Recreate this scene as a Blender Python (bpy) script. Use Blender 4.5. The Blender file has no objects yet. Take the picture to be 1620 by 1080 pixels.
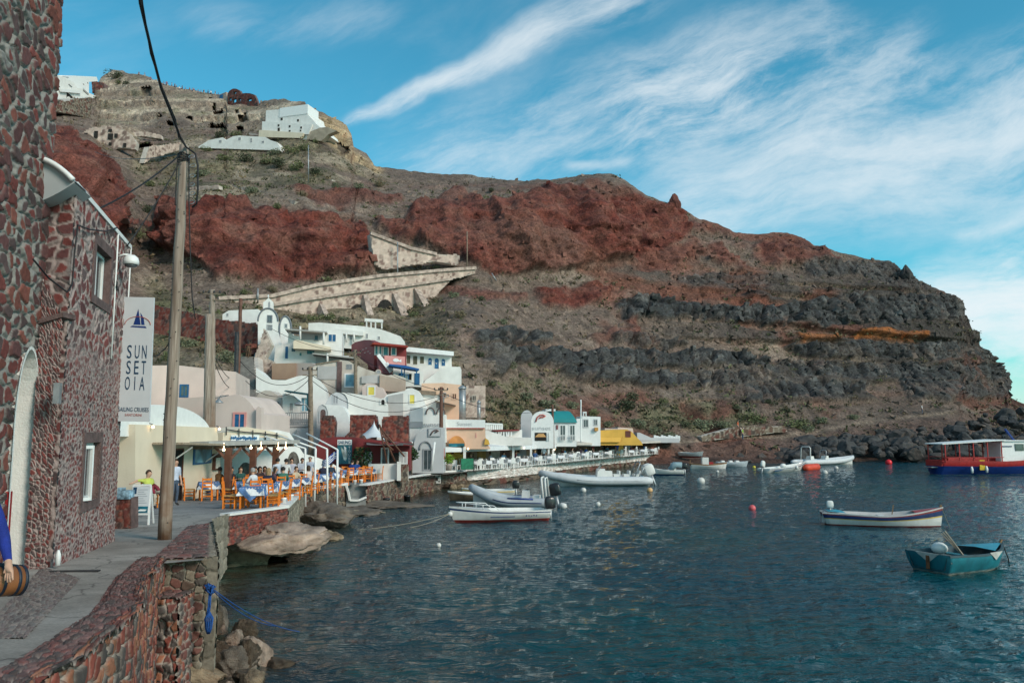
import bpy,bmesh,math,random
import numpy as np
def SI(n,k,v):n.inputs[k].default_value=v
from mathutils import Vector,Matrix
random.seed(7)
RNG=np.random.default_rng(11)
S=bpy.context.scene
COL=S.collection
PI=math.pi
R=math.radians
EYE_Z=4.5
FPX=1260.0
TH=math.atan(140.0/FPX)
CT,ST=math.cos(TH),math.sin(TH)
cam_d=bpy.data.cameras.new('camera')
cam=bpy.data.objects.new('camera',cam_d)
COL.objects.link(cam)
cam.location=(0,0,EYE_Z)
cam.rotation_euler=(PI/2+TH,0,0)
cam_d.sensor_fit='HORIZONTAL'
cam_d.sensor_width=36.0
cam_d.lens=36.0*FPX/1620.0
cam_d.clip_start=0.05
cam_d.clip_end=20000
S.camera=cam
def ray(x,y):
 r=(x-810.0)/FPX
 u=(540.0-y)/FPX
 Y=CT-u*ST
 return r/Y,(ST+u*CT)/Y
def P(x,y,d):
 a,b=ray(x,y)
 return Vector((a*d,d,EYE_Z+b*d))
def zp(d):
 return float(np.interp(d,[0,5.5,14,17.5,23,29,36,42,60,130],
       [2.75,2.65,2.22,2.05,1.85,1.72,1.5,1.3,1.2,1.2]))
def at(x,y,z):
 a,b=ray(x,y)
 d=(z-EYE_Z)/b
 return Vector((a*d,d,z))
def gp(x,y):
 """point of the walking surface seen at this place of the photo"""
 d=20.0
 for _ in range(60):
  a,b=ray(x,y)
  d=0.5*d+0.5*(zp(d)-EYE_Z)/b
 return Vector((a*d,d,zp(d)))
def _h(ix,iy,iz,seed):
 n=(ix.astype(np.int64)*374761393+iy.astype(np.int64)*668265263+iz.astype(np.int64)*2147483647+seed*974634777)&0xffffffff
 n=((n^(n>>13))*1274126177)&0xffffffff
 n=((n^(n>>16))*2246822519)&0xffffffff
 return ((n^(n>>15))&0xffffff)/float(0xffffff)
def vnoise(x,y,z=None,seed=0):
 x=np.asarray(x,float); y=np.asarray(y,float)
 z=np.zeros_like(x) if z is None else np.asarray(z,float)
 ix,iy,iz=np.floor(x),np.floor(y),np.floor(z)
 fx,fy,fz=x-ix,y-iy,z-iz
 fx=fx*fx*fx*(fx*(fx*6-15)+10); fy=fy*fy*fy*(fy*(fy*6-15)+10); fz=fz*fz*(3-2*fz)
 out=0
 for dx in (0,1):
  wx=fx if dx else 1-fx
  for dy in (0,1):
   wy=fy if dy else 1-fy
   for dz in (0,1):
    wz=fz if dz else 1-fz
    out=out+wx*wy*wz*_h(ix+dx,iy+dy,iz+dz,seed)
 return out*2-1
def fbm(x,y,z=None,oct=4,seed=0,gain=0.5):
 t,a,f,s=0,1.0,1.0,0
 z=np.zeros_like(np.asarray(x,float)) if z is None else z
 for o in range(oct):
  t=t+a*vnoise(x*f+17.3*o,y*f-9.1*o,z*f+5.7*o,seed+o*31)
  s+=a; a*=gain; f*=2.03
 return t/s
def worley(u,v,seed=0):
 """returns F2-F1 edge distance, cell random, F1 ; 2-D jittered cells"""
 iu,iv=np.floor(u),np.floor(v)
 f1=np.full(u.shape,9.0); f2=np.full(u.shape,9.0); c=np.zeros(u.shape)
 z0=np.zeros_like(u)
 for dx in (-1,0,1):
  for dy in (-1,0,1):
   cx,cy=iu+dx,iv+dy
   px=cx+0.12+0.76*_h(cx,cy,z0,seed)
   py=cy+0.12+0.76*_h(cx,cy,z0+3,seed)
   d=np.hypot(u-px,v-py)
   r=_h(cx,cy,z0+7,seed)
   closer=d<f1
   f2=np.where(closer,f1,np.minimum(f2,d))
   c=np.where(closer,r,c)
   f1=np.where(closer,d,f1)
 return f2-f1,c,f1
def sstep(a,b,x):
 t=np.clip((x-a)/(b-a),0,1)
 return t*t*(3-2*t)
def lin(h):
 h=h.lstrip('#')
 return tuple(((int(h[i:i+2],16)/255+0.055)/1.055)**2.4 if int(h[i:i+2],16)>10 else int(h[i:i+2],16)/255/12.92 for i in (0,2,4))
MATS={}
def mat(name,col,rough=0.8,var=0.12,scale=3.0,bump=0.15,bscale=30.0,metal=0.0,stain=None,stain_amt=0.0,emit=0.0,spec=0.4,coat=0.0):
 """plain procedural material: colour varied by noise, optional stains, fine bump"""
 if name in MATS:
  return MATS[name]
 m=bpy.data.materials.new(name); m.use_nodes=True
 nt=m.node_tree; N=nt.nodes; L=nt.links
 b=N['Principled BSDF']
 tc=N.new('ShaderNodeTexCoord')
 n1=N.new('ShaderNodeTexNoise'); SI(n1,'Scale',scale); SI(n1,'Detail',5)
 L.new(tc.outputs['Object'],n1.inputs['Vector'])
 mx=N.new('ShaderNodeMix'); mx.data_type='RGBA'
 lo=[max(0,c*(1-var*1.6)) for c in col]; hi=[min(1,c*(1+var)) for c in col]
 SI(mx,6,(*lo,1)); SI(mx,7,(*hi,1))
 mr=N.new('ShaderNodeMapRange'); SI(mr,1,0.3); SI(mr,2,0.68)
 L.new(n1.outputs['Fac'],mr.inputs[0]); L.new(mr.outputs[0],mx.inputs[0])
 out=mx.outputs[2]
 if stain is not None:
  n2=N.new('ShaderNodeTexNoise'); SI(n2,'Scale',scale*0.45); SI(n2,'Detail',8); SI(n2,'Roughness',0.7)
  mp=N.new('ShaderNodeMapping'); SI(mp,'Scale',(1.6,1.6,0.45)); SI(mp,'Location',(3.1,1.7,0.4))
  L.new(tc.outputs['Object'],mp.inputs[0]); L.new(mp.outputs[0],n2.inputs['Vector'])
  r2=N.new('ShaderNodeMapRange'); SI(r2,1,0.5); SI(r2,2,0.72); SI(r2,4,stain_amt)
  L.new(n2.outputs['Fac'],r2.inputs[0])
  m2=N.new('ShaderNodeMix'); m2.data_type='RGBA'; SI(m2,7,(*stain,1))
  L.new(out,m2.inputs[6]); L.new(r2.outputs[0],m2.inputs[0]); out=m2.outputs[2]
 L.new(out,b.inputs['Base Color'])
 SI(b,'Roughness',rough); SI(b,'Metallic',metal)
 SI(b,'Specular IOR Level',spec)
 SI(b,'Coat Weight',coat)
 if bump>0:
  n3=N.new('ShaderNodeTexNoise'); SI(n3,'Scale',bscale); SI(n3,'Detail',6)
  L.new(tc.outputs['Object'],n3.inputs['Vector'])
  bp=N.new('ShaderNodeBump'); SI(bp,'Strength',bump); SI(bp,'Distance',0.05)
  L.new(n3.outputs['Fac'],bp.inputs['Height']); L.new(bp.outputs[0],b.inputs['Normal'])
 if emit>0:
  SI(b,'Emission Color',(*col,1)); SI(b,'Emission Strength',emit)
 MATS[name]=m
 return m
def vmat(name,rough=0.9,nscale=8.0,amt=0.35,bump=0.3,bscale=20.0,bdist=0.05,fine=0.0,fscale=60.0):
 """material whose colour is the mesh's own colour attribute 'Col', broken up by procedural noise"""
 if name in MATS:
  return MATS[name]
 m=bpy.data.materials.new(name); m.use_nodes=True
 nt=m.node_tree; N=nt.nodes; L=nt.links
 b=N['Principled BSDF']; SI(b,'Roughness',rough); SI(b,'Specular IOR Level',0.25)
 at_=N.new('ShaderNodeAttribute'); at_.attribute_name='Col'
 tc=N.new('ShaderNodeTexCoord')
 n1=N.new('ShaderNodeTexNoise'); SI(n1,'Scale',nscale); SI(n1,'Detail',8); SI(n1,'Roughness',0.65)
 L.new(tc.outputs['Object'],n1.inputs['Vector'])
 mr=N.new('ShaderNodeMapRange'); SI(mr,1,0.3); SI(mr,2,0.7)
 SI(mr,3,1-amt); SI(mr,4,1+amt)
 L.new(n1.outputs['Fac'],mr.inputs[0])
 mu=N.new('ShaderNodeMix'); mu.data_type='RGBA'; mu.blend_type='MULTIPLY'; SI(mu,0,1)
 L.new(at_.outputs['Color'],mu.inputs[6]); L.new(mr.outputs[0],mu.inputs[7])
 L.new(mu.outputs[2],b.inputs['Base Color'])
 n3=N.new('ShaderNodeTexNoise'); SI(n3,'Scale',bscale); SI(n3,'Detail',9); SI(n3,'Roughness',0.65)
 L.new(tc.outputs['Object'],n3.inputs['Vector'])
 bp=N.new('ShaderNodeBump'); SI(bp,'Strength',bump); SI(bp,'Distance',bdist)
 L.new(n3.outputs['Fac'],bp.inputs['Height']); L.new(bp.outputs[0],b.inputs['Normal'])
 MATS[name]=m
 return m
LOC={}
def tag(o,label=None,cat=None,group=None,kind=None):
 if label:o['label']=label
 if cat:o['category']=cat
 if group:o['group']=group
 if kind:o['kind']=kind
 return o
def thing(name,label,cat,loc=(0,0,0),rz=0.0,group=None):
 o=bpy.data.objects.new(name,None); COL.objects.link(o)
 o.location=loc; o.rotation_euler=(0,0,rz); o.empty_display_size=0.2
 LOC[o.name]=Vector(loc)
 return tag(o,label,cat,group)
def children(o):
 return list(o.children)
KIDS={}
def link_child(o,parent):
 o.parent=parent
 KIDS.setdefault(parent.name,[]).append(o)
def copy_tree(o,loc=None,rz=None,label=None,parent=None,scale=None,group=None):
 c=o.copy(); COL.objects.link(c)
 if parent is not None:
  link_child(c,parent)
 if loc is not None:c.location=loc; LOC[c.name]=Vector(loc)
 if rz is not None:c.rotation_euler=(0,0,rz)
 if scale is not None:c.scale=(scale,)*3 if not hasattr(scale,'__len__') else scale
 if label:c['label']=label
 if group:c['group']=group
 for k in list(KIDS.get(o.name,[])):
  copy_tree(k,parent=c)
 return c
class MB:
 """collects faces and links them as ONE mesh object"""
 def __init__(s):
  s.v=[]; s.f=[]; s.mi=[]; s.sm=[]; s.cur=0; s.smooth=False
 def add(s,vs,fs,mi=None,smooth=None):
  o=len(s.v); s.v+=[tuple(p) for p in vs]
  for f in fs:
   s.f.append([i+o for i in f]); s.mi.append(s.cur if mi is None else mi); s.sm.append(s.smooth if smooth is None else smooth)
 def box(s,c,size,rz=0.0,mat=None,taper=1.0,M=None):
  cx,cy,cz=c; sx,sy,sz=[q/2 for q in size]
  vs=[]
  for z in (-1,1):
   t=taper if z>0 else 1
   for x,y in ((-1,-1),(1,-1),(1,1),(-1,1)):
    vs.append(Vector((x*sx*t,y*sy*t,z*sz)))
  m=M if M is not None else Matrix.Rotation(rz,3,'Z')
  vs=[m@q+Vector(c) for q in vs]
  s.add(vs,[(3,2,1,0),(4,5,6,7),(0,1,5,4),(1,2,6,5),(2,3,7,6),(3,0,4,7)],mat,False)
 def bar(s,a,b,w,h=None,mat=None):
  """square bar from a to b"""
  a=Vector(a); b=Vector(b); h=w if h is None else h
  d=(b-a); l=d.length
  if l<1e-6: return
  d.normalize(); up=Vector((0,0,1)) if abs(d.z)<0.95 else Vector((1,0,0))
  x=d.cross(up).normalized(); y=x.cross(d).normalized()
  vs=[p+x*(sx*w/2)+y*(sy*h/2) for p in (a,b) for sx,sy in ((-1,-1),(1,-1),(1,1),(-1,1))]
  s.add(vs,[(0,1,2,3),(7,6,5,4),(0,4,5,1),(1,5,6,2),(2,6,7,3),(3,7,4,0)],mat,False)
 def tube(s,pts,r,n=8,mat=None,cap=True,smooth=True,flat=None):
  pts=[Vector(p) for p in pts]
  rs=r if hasattr(r,'__len__') else [r]*len(pts)
  vs=[]; fs=[]
  px=None
  for i,p in enumerate(pts):
   t=(pts[min(i+1,len(pts)-1)]-pts[max(i-1,0)])
   if t.length<1e-9:t=Vector((0,0,1))
   t.normalize()
   if px is None:
    up=Vector((0,0,1)) if abs(t.z)<0.9 else Vector((1,0,0))
    px=t.cross(up).normalized()
   else:
    px=(px-t*px.dot(t)).normalized()
   py=t.cross(px)
   for k in range(n):
    a=2*PI*k/n
    vs.append(p+px*(math.cos(a)*rs[i])+py*(math.sin(a)*rs[i]*(flat or 1)))
  for i in range(len(pts)-1):
   for k in range(n):
    fs.append((i*n+k,i*n+(k+1)%n,(i+1)*n+(k+1)%n,(i+1)*n+k))
  if cap:
   fs.append(tuple(range(n))[::-1]); fs.append(tuple((len(pts)-1)*n+k for k in range(n)))
  s.add(vs,fs,mat,smooth)
 def lathe(s,c,prof,n=14,mat=None,smooth=True,squash=(1,1)):
  """prof: list of (radius, z)"""
  vs=[]; fs=[]
  for r,z in prof:
   for k in range(n):
    a=2*PI*k/n
    vs.append((c[0]+r*math.cos(a)*squash[0],c[1]+r*math.sin(a)*squash[1],c[2]+z))
  for i in range(len(prof)-1):
   for k in range(n):
    fs.append((i*n+k,i*n+(k+1)%n,(i+1)*n+(k+1)%n,(i+1)*n+k))
  fs.append(tuple(range(n))[::-1]); fs.append(tuple((len(prof)-1)*n+k for k in range(n)))
  s.add(vs,fs,mat,smooth)
 def ball(s,c,r,n=12,mat=None,sq=(1,1,1)):
  pr=[]
  m=max(4,n//2)
  for i in range(m+1):
   a=-PI/2+PI*i/m
   pr.append((max(1e-3,math.cos(a))*r,math.sin(a)*r*sq[2]))
  s.lathe(c,pr,n,mat,True,sq[:2])
 def prism(s,pts,vec,mat=None,side=None,smooth=False):
  """polygon (list of 3-D points, seen from the front counter-clockwise) pushed back by vec"""
  n=len(pts); pts=[Vector(p) for p in pts]; vec=Vector(vec)
  vs=pts+[p+vec for p in pts]
  s.add(vs,[tuple(range(n)),tuple(range(2*n-1,n-1,-1))],mat,False)
  o=len(s.v)-2*n
  for i in range(n):
   j=(i+1)%n
   s.f.append([o+j,o+i,o+n+i,o+n+j]); s.mi.append(s.cur if side is None and mat is None else (side if side is not None else mat)); s.sm.append(smooth)
 def quad(s,a,b,c,d,mat=None):
  s.add([a,b,c,d],[(0,1,2,3)],mat,False)
 def build(s,name,mats,parent=None,loc=None,local=False):
  me=bpy.data.meshes.new(name)
  off=Vector((0,0,0))
  if not local:
   if loc is not None:off=Vector(loc)
   elif parent is not None:
    p=parent
    while p is not None:
     off=off+LOC.get(p.name,Vector((0,0,0))); p=p.parent
  vs=[(x-off.x,y-off.y,z-off.z) for x,y,z in s.v]
  me.from_pydata(vs,[],s.f)
  if not isinstance(mats,(list,tuple)):mats=[mats]
  for m in mats:me.materials.append(m)
  me.polygons.foreach_set('material_index',s.mi)
  me.polygons.foreach_set('use_smooth',s.sm)
  me.update()
  o=bpy.data.objects.new(name,me); COL.objects.link(o)
  if parent is not None:link_child(o,parent)
  if loc is not None and not local:o.location=loc
  LOC[o.name]=Vector(loc) if (loc is not None and not local) else Vector((0,0,0))
  return o
class GM:
 """collects numpy grids with vertex colours and links them as one mesh"""
 def __init__(s):
  s.v=[]; s.f=[]; s.c=[]; s.n=0; s.mi=[]
 def grid(s,V,C,keep=None,mi=0):
  """V: (a,b,3) C: (a,b,3); keep: (a-1,b-1) bool"""
  a,b=V.shape[:2]
  i=np.arange(a-1)[:,None]*b+np.arange(b-1)[None,:]
  q=np.stack([i,i+1,i+b+1,i+b],-1).reshape(-1,4)
  if keep is not None:q=q[keep.reshape(-1)]
  s.v.append(V.reshape(-1,3)); s.c.append(C.reshape(-1,3)); s.f.append(q+s.n); s.n+=a*b
  s.mi.append(np.full(len(q),mi,np.int32))
 def quads(s,V,C,mi=0):
  """V: (n,4,3) C:(n,3)"""
  n=len(V)
  s.v.append(V.reshape(-1,3)); s.c.append(np.repeat(C,4,0)); s.f.append(np.arange(4*n).reshape(-1,4)+s.n); s.n+=4*n
  s.mi.append(np.full(n,mi,np.int32))
 def build(s,name,mats,parent=None,loc=(0,0,0),smooth=True):
  off=np.array(loc,float)
  p=parent
  while p is not None:
   off=off+np.array(LOC.get(p.name,Vector((0,0,0)))); p=p.parent
  v=np.concatenate(s.v)-off; f=np.concatenate(s.f).astype(np.int32); c=np.concatenate(s.c)
  me=bpy.data.meshes.new(name)
  me.vertices.add(len(v)); me.vertices.foreach_set('co',v.astype(np.float32).ravel())
  me.loops.add(f.size); me.loops.foreach_set('vertex_index',f.ravel())
  me.polygons.add(len(f)); me.polygons.foreach_set('loop_start',np.arange(0,f.size,4,dtype=np.int32))
  me.polygons.foreach_set('loop_total',np.full(len(f),4,np.int32))
  if not isinstance(mats,(list,tuple)):mats=[mats]
  for m in mats:me.materials.append(m)
  me.polygons.foreach_set('material_index',np.concatenate(s.mi))
  me.polygons.foreach_set('use_smooth',np.full(len(f),smooth))
  ca=me.color_attributes.new('Col','FLOAT_COLOR','POINT')
  cc=np.ones((len(v),4),np.float32); cc[:,:3]=np.clip(c,0,1)
  ca.data.foreach_set('color',cc.ravel())
  me.update(calc_edges=True); me.validate()
  o=bpy.data.objects.new(name,me); COL.objects.link(o)
  o.location=loc
  LOC[o.name]=Vector(loc)
  if parent is not None:link_child(o,parent)
  return o
def text_polys(s,size,sx=1.0,align='CENTER',extrude=0.006):
 """text as a mesh in its own x-y plane -> (verts, faces)"""
 cu=bpy.data.curves.new('lettering','FONT'); cu.body=s; cu.size=size; cu.align_x=align; cu.extrude=extrude
 cu.resolution_u=3
 o=bpy.data.objects.new('lettering',cu); COL.objects.link(o)
 bpy.context.view_layer.update()
 me=bpy.data.meshes.new_from_object(o.evaluated_get(bpy.context.evaluated_depsgraph_get()))
 vs=[(v.co.x*sx,v.co.y,v.co.z) for v in me.vertices]; fs=[tuple(p.vertices) for p in me.polygons]
 bpy.data.objects.remove(o); bpy.data.curves.remove(cu); bpy.data.meshes.remove(me)
 return vs,fs
# terrain
def rbf_fit(pts):
 p=np.array(pts,float); xy=p[:,:2]/300.0; w=np.log(p[:,2])
 n=len(p)
 def phi(r2): return np.where(r2>1e-12,0.5*r2*np.log(r2+1e-12),0)
 d2=((xy[:,None]-xy[None])**2).sum(-1)
 A=np.zeros((n+3,n+3)); A[:n,:n]=phi(d2)+np.eye(n)*0.004
 A[:n,n]=1; A[:n,n+1:]=xy; A[n,:n]=1; A[n+1:,:n]=xy.T
 c=np.linalg.solve(A,np.r_[w,0,0,0])
 def f(x,y):
  x=np.asarray(x,float); y=np.asarray(y,float)
  q=np.stack([x.ravel(),y.ravel()],-1)/300.0
  out=np.empty(len(q))
  for k in range(0,len(q),50000):
   qq=q[k:k+50000]
   r2=((qq[:,None]-xy[None])**2).sum(-1)
   out[k:k+50000]=phi(r2)@c[:n]+c[n]+qq@c[n+1:]
  return np.exp(out).reshape(x.shape)
 return f
DPTS=[(-80,690,62),(-80,500,80),(-80,300,150),(-80,150,270),(-80,90,310),
  (60,690,66),(60,480,92),(60,400,104),(60,300,122),(60,215,160),(60,160,260),(60,120,300),
  (150,400,106),(150,300,122),(140,240,150),(150,190,225),(160,130,295),(200,116,300),
  (198,390,112),(196,330,120),(222,390,134),(222,310,150),(180,250,168),
  (300,690,68),(300,600,78),(300,520,96),(300,440,118),(300,345,132),(300,300,150),(300,240,190),(300,190,235),(300,150,268),
  (400,690,70),(400,520,100),(400,440,122),(400,340,134),(400,290,160),(400,230,195),(400,170,255),
  (500,690,75),(500,600,86),(500,560,95),(480,505,115),(560,500,121),(640,500,127),(690,470,133),(560,560,98),(500,450,126),(500,340,138),(500,300,158),(500,240,188),(500,205,205),(480,168,228),
  (560,250,200),(590,265,205),
  (620,690,82),(620,560,99),(620,440,132),(620,370,145),(620,320,165),(620,280,200),
  (720,690,90),(720,620,94),(720,560,102),(720,500,116),(720,420,140),(720,340,155),(720,295,190),(720,280,205),
  (820,700,98),(820,600,110),(820,500,132),(820,430,148),(820,320,162),(820,290,195),
  (950,712,108),(950,680,112),(950,600,124),(950,500,144),(950,420,160),(950,310,174),(950,282,190),
  (1090,722,114),(1090,690,119),(1090,600,138),(1090,500,153),(1090,430,170),(1090,345,190),
  (1250,722,116),(1250,690,126),(1250,600,150),(1250,500,164),(1250,420,182),(1250,372,198),
  (1420,722,122),(1420,680,134),(1420,600,163),(1420,500,176),(1420,430,190),
  (1520,722,124),(1520,660,145),(1520,600,172),(1515,490,186),
  (1620,722,126),(1620,680,140),(1590,625,190),(1620,640,180),(1740,722,130),(1740,660,170)]
dterr=rbf_fit(DPTS)
SKY=[(-80,95),(0,105),(60,130),(70,152),(148,152),(158,126),(165,118),(178,112),(195,112),(203,118),(225,119),(250,129),(280,140),(330,146),(356,152),(360,166),(408,168),(420,160),(450,157),(480,164),
  (520,184),(545,194),(556,214),(560,233),(580,244),(592,262),(605,266),(650,271),(700,276),(735,276),(760,281),(800,285),(830,288),(852,283),(870,287),(900,282),(920,278),
  (965,277),(985,285),(1005,299),(1020,310),(1050,321),(1080,331),(1100,344),(1120,350),(1135,354),(1150,362),(1165,369),(1200,371),(1225,369),(1245,368),(1262,374),(1290,389),(1330,401),(1380,411),
  (1405,414),(1418,420),(1426,432),(1440,436),(1452,446),(1490,463),(1508,474),(1517,486),(1516,512),(1519,516),(1529,522),(1532,540),(1548,553),(1568,570),(1582,590),(1590,606),(1592,622),(1600,631),(1622,641),(1680,652),(1740,660)]
SX=np.array([p[0] for p in SKY],float); SY=np.array([p[1] for p in SKY],float)
order=np.argsort(SX); SX=SX[order]; SY=SY[order]
nx,ny=800,300
gx=np.linspace(-80,1740,nx)
sky_y=np.interp(gx,SX,SY)-1.0+1.6*fbm(gx/9.0,gx*0,oct=3,seed=5)
base_y=np.interp(gx,[-80,760,900,1060,1740],[692,696,710,722,722])
T=np.linspace(0,1,ny)
GX=np.repeat(gx[:,None],ny,1)
GY=base_y[:,None]+(sky_y-base_y)[:,None]*T[None]
DD=dterr(GX,GY)
def inpoly(px,py,poly):
 c=np.zeros(px.shape,bool); n=len(poly)
 for i in range(n):
  x0,y0=poly[i]; x1,y1=poly[(i+1)%n]
  if y0==y1:continue
  k=((y0>py)!=(y1>py))&(px<(x1-x0)*(py-y0)/(y1-y0)+x0)
  c^=k
 return c
def blur(m,r=1,it=1):
 m=m.astype(float)
 for _ in range(it):
  for ax in (0,1):
   a=np.pad(m,[(r,r) if k==ax else (0,0) for k in (0,1)],mode='edge')
   cs=np.cumsum(a,ax); cs=np.insert(cs,0,0,ax)
   n=m.shape[ax]
   m=(np.take(cs,range(2*r+1,n+2*r+1),ax)-np.take(cs,range(0,n),ax))/(2*r+1)
 return m
WX=GX+13*fbm(GX/30,GY/30,oct=5,seed=2,gain=.6)+5*fbm(GX/7,GY/7,oct=3,seed=21)
WY=GY+9*fbm(GX/30,GY/30,oct=5,seed=3,gain=.6)+4*fbm(GX/7,GY/7,oct=3,seed=22)
RED=[[(-90,190),(65,195),(110,205),(125,225),(160,245),(182,262),(200,305),(206,345),(203,388),(150,420),(65,420),(-90,420)],
  [(240,350),(252,322),(275,318),(330,325),(385,318),(400,335),(430,322),(520,330),(560,345),(592,385),(592,430),(560,437),(450,447),(350,447),(320,420),(285,405),(262,395),(243,370)],
  [(455,300),(540,303),(600,308),(640,312),(640,322),(600,332),(540,330),(490,318)],
  [(728,318),(745,312),(770,322),(800,318),(850,300),(905,293),(950,300),(1000,308),(1050,326),(1075,335),(1090,372),(1050,395),(1000,408),(930,418),(880,432),(800,437),(735,418),(722,372)],
  [(590,352),(640,350),(660,330),(730,318),(735,345),(735,408),(700,400),(640,385),(592,366)],
  [(665,325),(740,300),(745,330),(690,340)],
  [(845,462),(880,455),(925,453),(968,462),(958,476),(900,492),(848,490)],
  [(1098,402),(1125,392),(1150,400),(1182,428),(1170,432),(1130,415)],
  [(1190,388),(1220,376),(1262,374),(1300,395),(1330,412),(1300,420),(1232,424),(1195,410)],
  [(1020,340),(1100,350),(1165,370),(1150,378),(1110,372)],
  [(930,285),(1000,300),(1010,312),(960,308),(920,296)],
  [(690,448),(760,455),(830,468),(830,480),(770,478),(700,465)],
  [(1060,648),(1082,640),(1190,706),(1150,712)],[(1120,640),(1150,638),(1165,660),(1125,662)],
  [(985,500),(1000,498),(1012,540),(992,545)],[(1170,460),(1212,455),(1208,490),(1180,490)],[(960,520),(1010,530),(1000,545),(955,540)],
  [(1040,470),(1070,468),(1062,492),(1045,490)],[(930,540),(985,520),(995,532),(940,552)],
  [(1000,400),(1100,380),(1120,400),(1060,425),(1000,430)]]
RED_W=[1,1, .8,1, .9, .8,1, .75, .8, .55, .6, .6, .8, .7, .7, .6, .6, .55, .5, .55]
LAVA=[[(975,478),(1010,472),(1060,480),(1110,487),(1180,488),(1230,487),(1290,472),(1330,470),(1400,473),(1470,470),(1514,474),(1518,512),(1450,514),(1380,518),(1310,520),(1230,514),(1160,516),(1100,508),(1040,505),(980,506)],
  [(740,528),(800,522),(868,534),(872,546),(820,552),(760,546)],
  [(775,554),(850,556),(950,558),(1100,556),(1220,566),(1225,582),(1130,586),(1000,582),(900,582),(800,574)],
  [(880,583),(960,582),(1060,590),(1150,594),(1225,586),(1232,604),(1160,618),(1110,622),(1050,612),(980,606),(900,604)],
  [(960,538),(1060,536),(1090,543),(1060,551),(970,549)],
  [(1240,548),(1320,544),(1420,546),(1545,540),(1570,572),(1500,573),(1380,571),(1270,567)],
  [(1232,574),(1300,582),(1420,578),(1560,576),(1590,605),(1480,606),(1380,604),(1280,606),(1240,594)],
  [(1165,618),(1240,606),(1300,610),(1370,612),(1366,630),(1290,636),(1200,640),(1168,634)],
  [(1420,606),(1500,606),(1590,604),(1596,632),(1520,636),(1440,632)],
  [(1262,424),(1330,414),(1400,412),(1428,424),(1450,446),(1400,450),(1340,442),(1280,440)],
  [(1066,442),(1130,436),(1240,440),(1252,452),(1160,458),(1080,454)],
  [(1440,440),(1500,464),(1512,474),(1440,466),(1380,452)],
  [(760,545),(805,560),(790,600),(755,590)]]
LAVA_W=[1, .9,1,1, .7,1,1, .9, .8, .75, .6, .55, .7]
red=np.zeros(GX.shape); lava=np.zeros(GX.shape)
for pl,w in zip(RED,RED_W):red=np.maximum(red,blur(inpoly(WX,WY,pl),1,2)*w)
LB_=4*fbm(GX/22,GY/9,oct=4,seed=71)
for pl,w in zip(LAVA,LAVA_W):lava=np.maximum(lava,blur(inpoly(WX,GY+0.5*(WY-GY)+1.6*LB_,pl),1,1)*w)
TANP=[[(150,110),(260,125),(420,160),(420,200),(330,200),(255,180),(210,235),(150,225)],
  [(505,180),(548,194),(562,235),(600,262),(590,272),(555,245),(535,240),(500,215)],[(416,158),(470,158),(520,190),(500,200),(416,190)]]
tan=np.zeros(GX.shape)
for pl,w in zip(TANP,(.9,1.0, .8)):tan=np.maximum(tan,blur(inpoly(WX,WY,pl),2,2)*w)
orange=np.maximum(blur(inpoly(WX,WY,[(1345,527),(1400,524),(1455,527),(1450,537),(1390,540),(1345,541)]),1), .8*blur(inpoly(WX,WY,[(1255,532),(1310,530),(1315,540),(1262,541)]),1))
talus=blur(inpoly(WX,WY,[(980,380),(1090,370),(1180,420),(1230,450),(1210,540),(1090,560),(960,552),(930,500),(960,440)]),4,2)
lowg=blur(inpoly(WX,WY,[(690,690),(720,560),(700,470),(480,470),(330,500),(240,440),(215,540),(200,700),(760,700)]),4,2)
green=blur(inpoly(WX,WY,[(760,610),(860,590),(960,640),(1300,640),(1330,690),(1080,700),(760,690)]),4,2)
upg=blur(inpoly(WX,WY,[(300,215),(520,220),(620,290),(460,300),(330,315),(215,290),(205,260),(220,235)]),4,2)
path=np.zeros(GX.shape)
PTHX=np.array([1070,1130,1200,1260,1320,1400,1480,1560,1640.]); PTHY=np.array([702,696,692,687,680,668,658,648,642.])
py_=np.interp(GX,PTHX,PTHY)+2*fbm(GX/40,GX*0,oct=2,seed=8)
path=np.where(GX>1072,np.exp(-((GY-py_)/2.0)**2),0)
V=np.empty(GX.shape+(3,))
A_,B_=ray(GX,GY)
V[...,0]=A_*DD; V[...,1]=DD; V[...,2]=EYE_Z+B_*DD
wx,wy,wz=V[...,0],V[...,1],V[...,2]
n_big=fbm(wx/22,wy/22,wz/16,4,40)
n_mid=fbm(wx/6,wy/6,wz/5,4,41)
n_fine=fbm(wx/1.8,wy/1.8,wz/1.5,3,42)
gully=1-np.abs(fbm(wx/13+0.15*wz/9,wz/45,wy/40,4,43))*2
eb,cb,f1b=worley(wx/3.4+0.5*n_mid,wz/9.0+0.3*n_mid,9)
eb2,cb2,_f=worley(wx/1.5+0.5*n_mid,wz/2.4+0.4*n_mid,19)
block=(cb-0.4)*1.0-1.5*(1-sstep(0.0,0.16,eb))+(cb2- .5)*1.1- .5*(1-sstep(0, .2,eb2))
fade=np.minimum(1,DD/130)
edge=sstep(0,0.02,T)[None]*(1-0.75*sstep(0.96,1,T)[None])
disp=1.5*n_big+0.8*n_mid*(1-0.5*lava)+0.28*n_fine
disp=disp+red*(4.2*(gully-0.3)+1.8*n_mid+1.0*n_fine+1.2*sstep(-.05, .1,fbm(wx/30,wy/30,(wz+2*n_big)/3.0,2,69)))
disp=disp+lava*(2.2+1.0*block+0.5*n_mid)
ledge=sstep(950,1250,GX)*(1-lava)*sstep(420,470,GY)*(1-sstep(640,665,GY))
st1=fbm(wx/45,wy/45,(wz+1.2*n_big)/1.7,2,66)
disp=disp+ledge*2.1*sstep(-.05, .12,st1)+ .8*(1-red)*(1-lava)*sstep(0, .15,fbm(wx/35,wy/35,(wz+n_big)/3.2,2,67))
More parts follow.
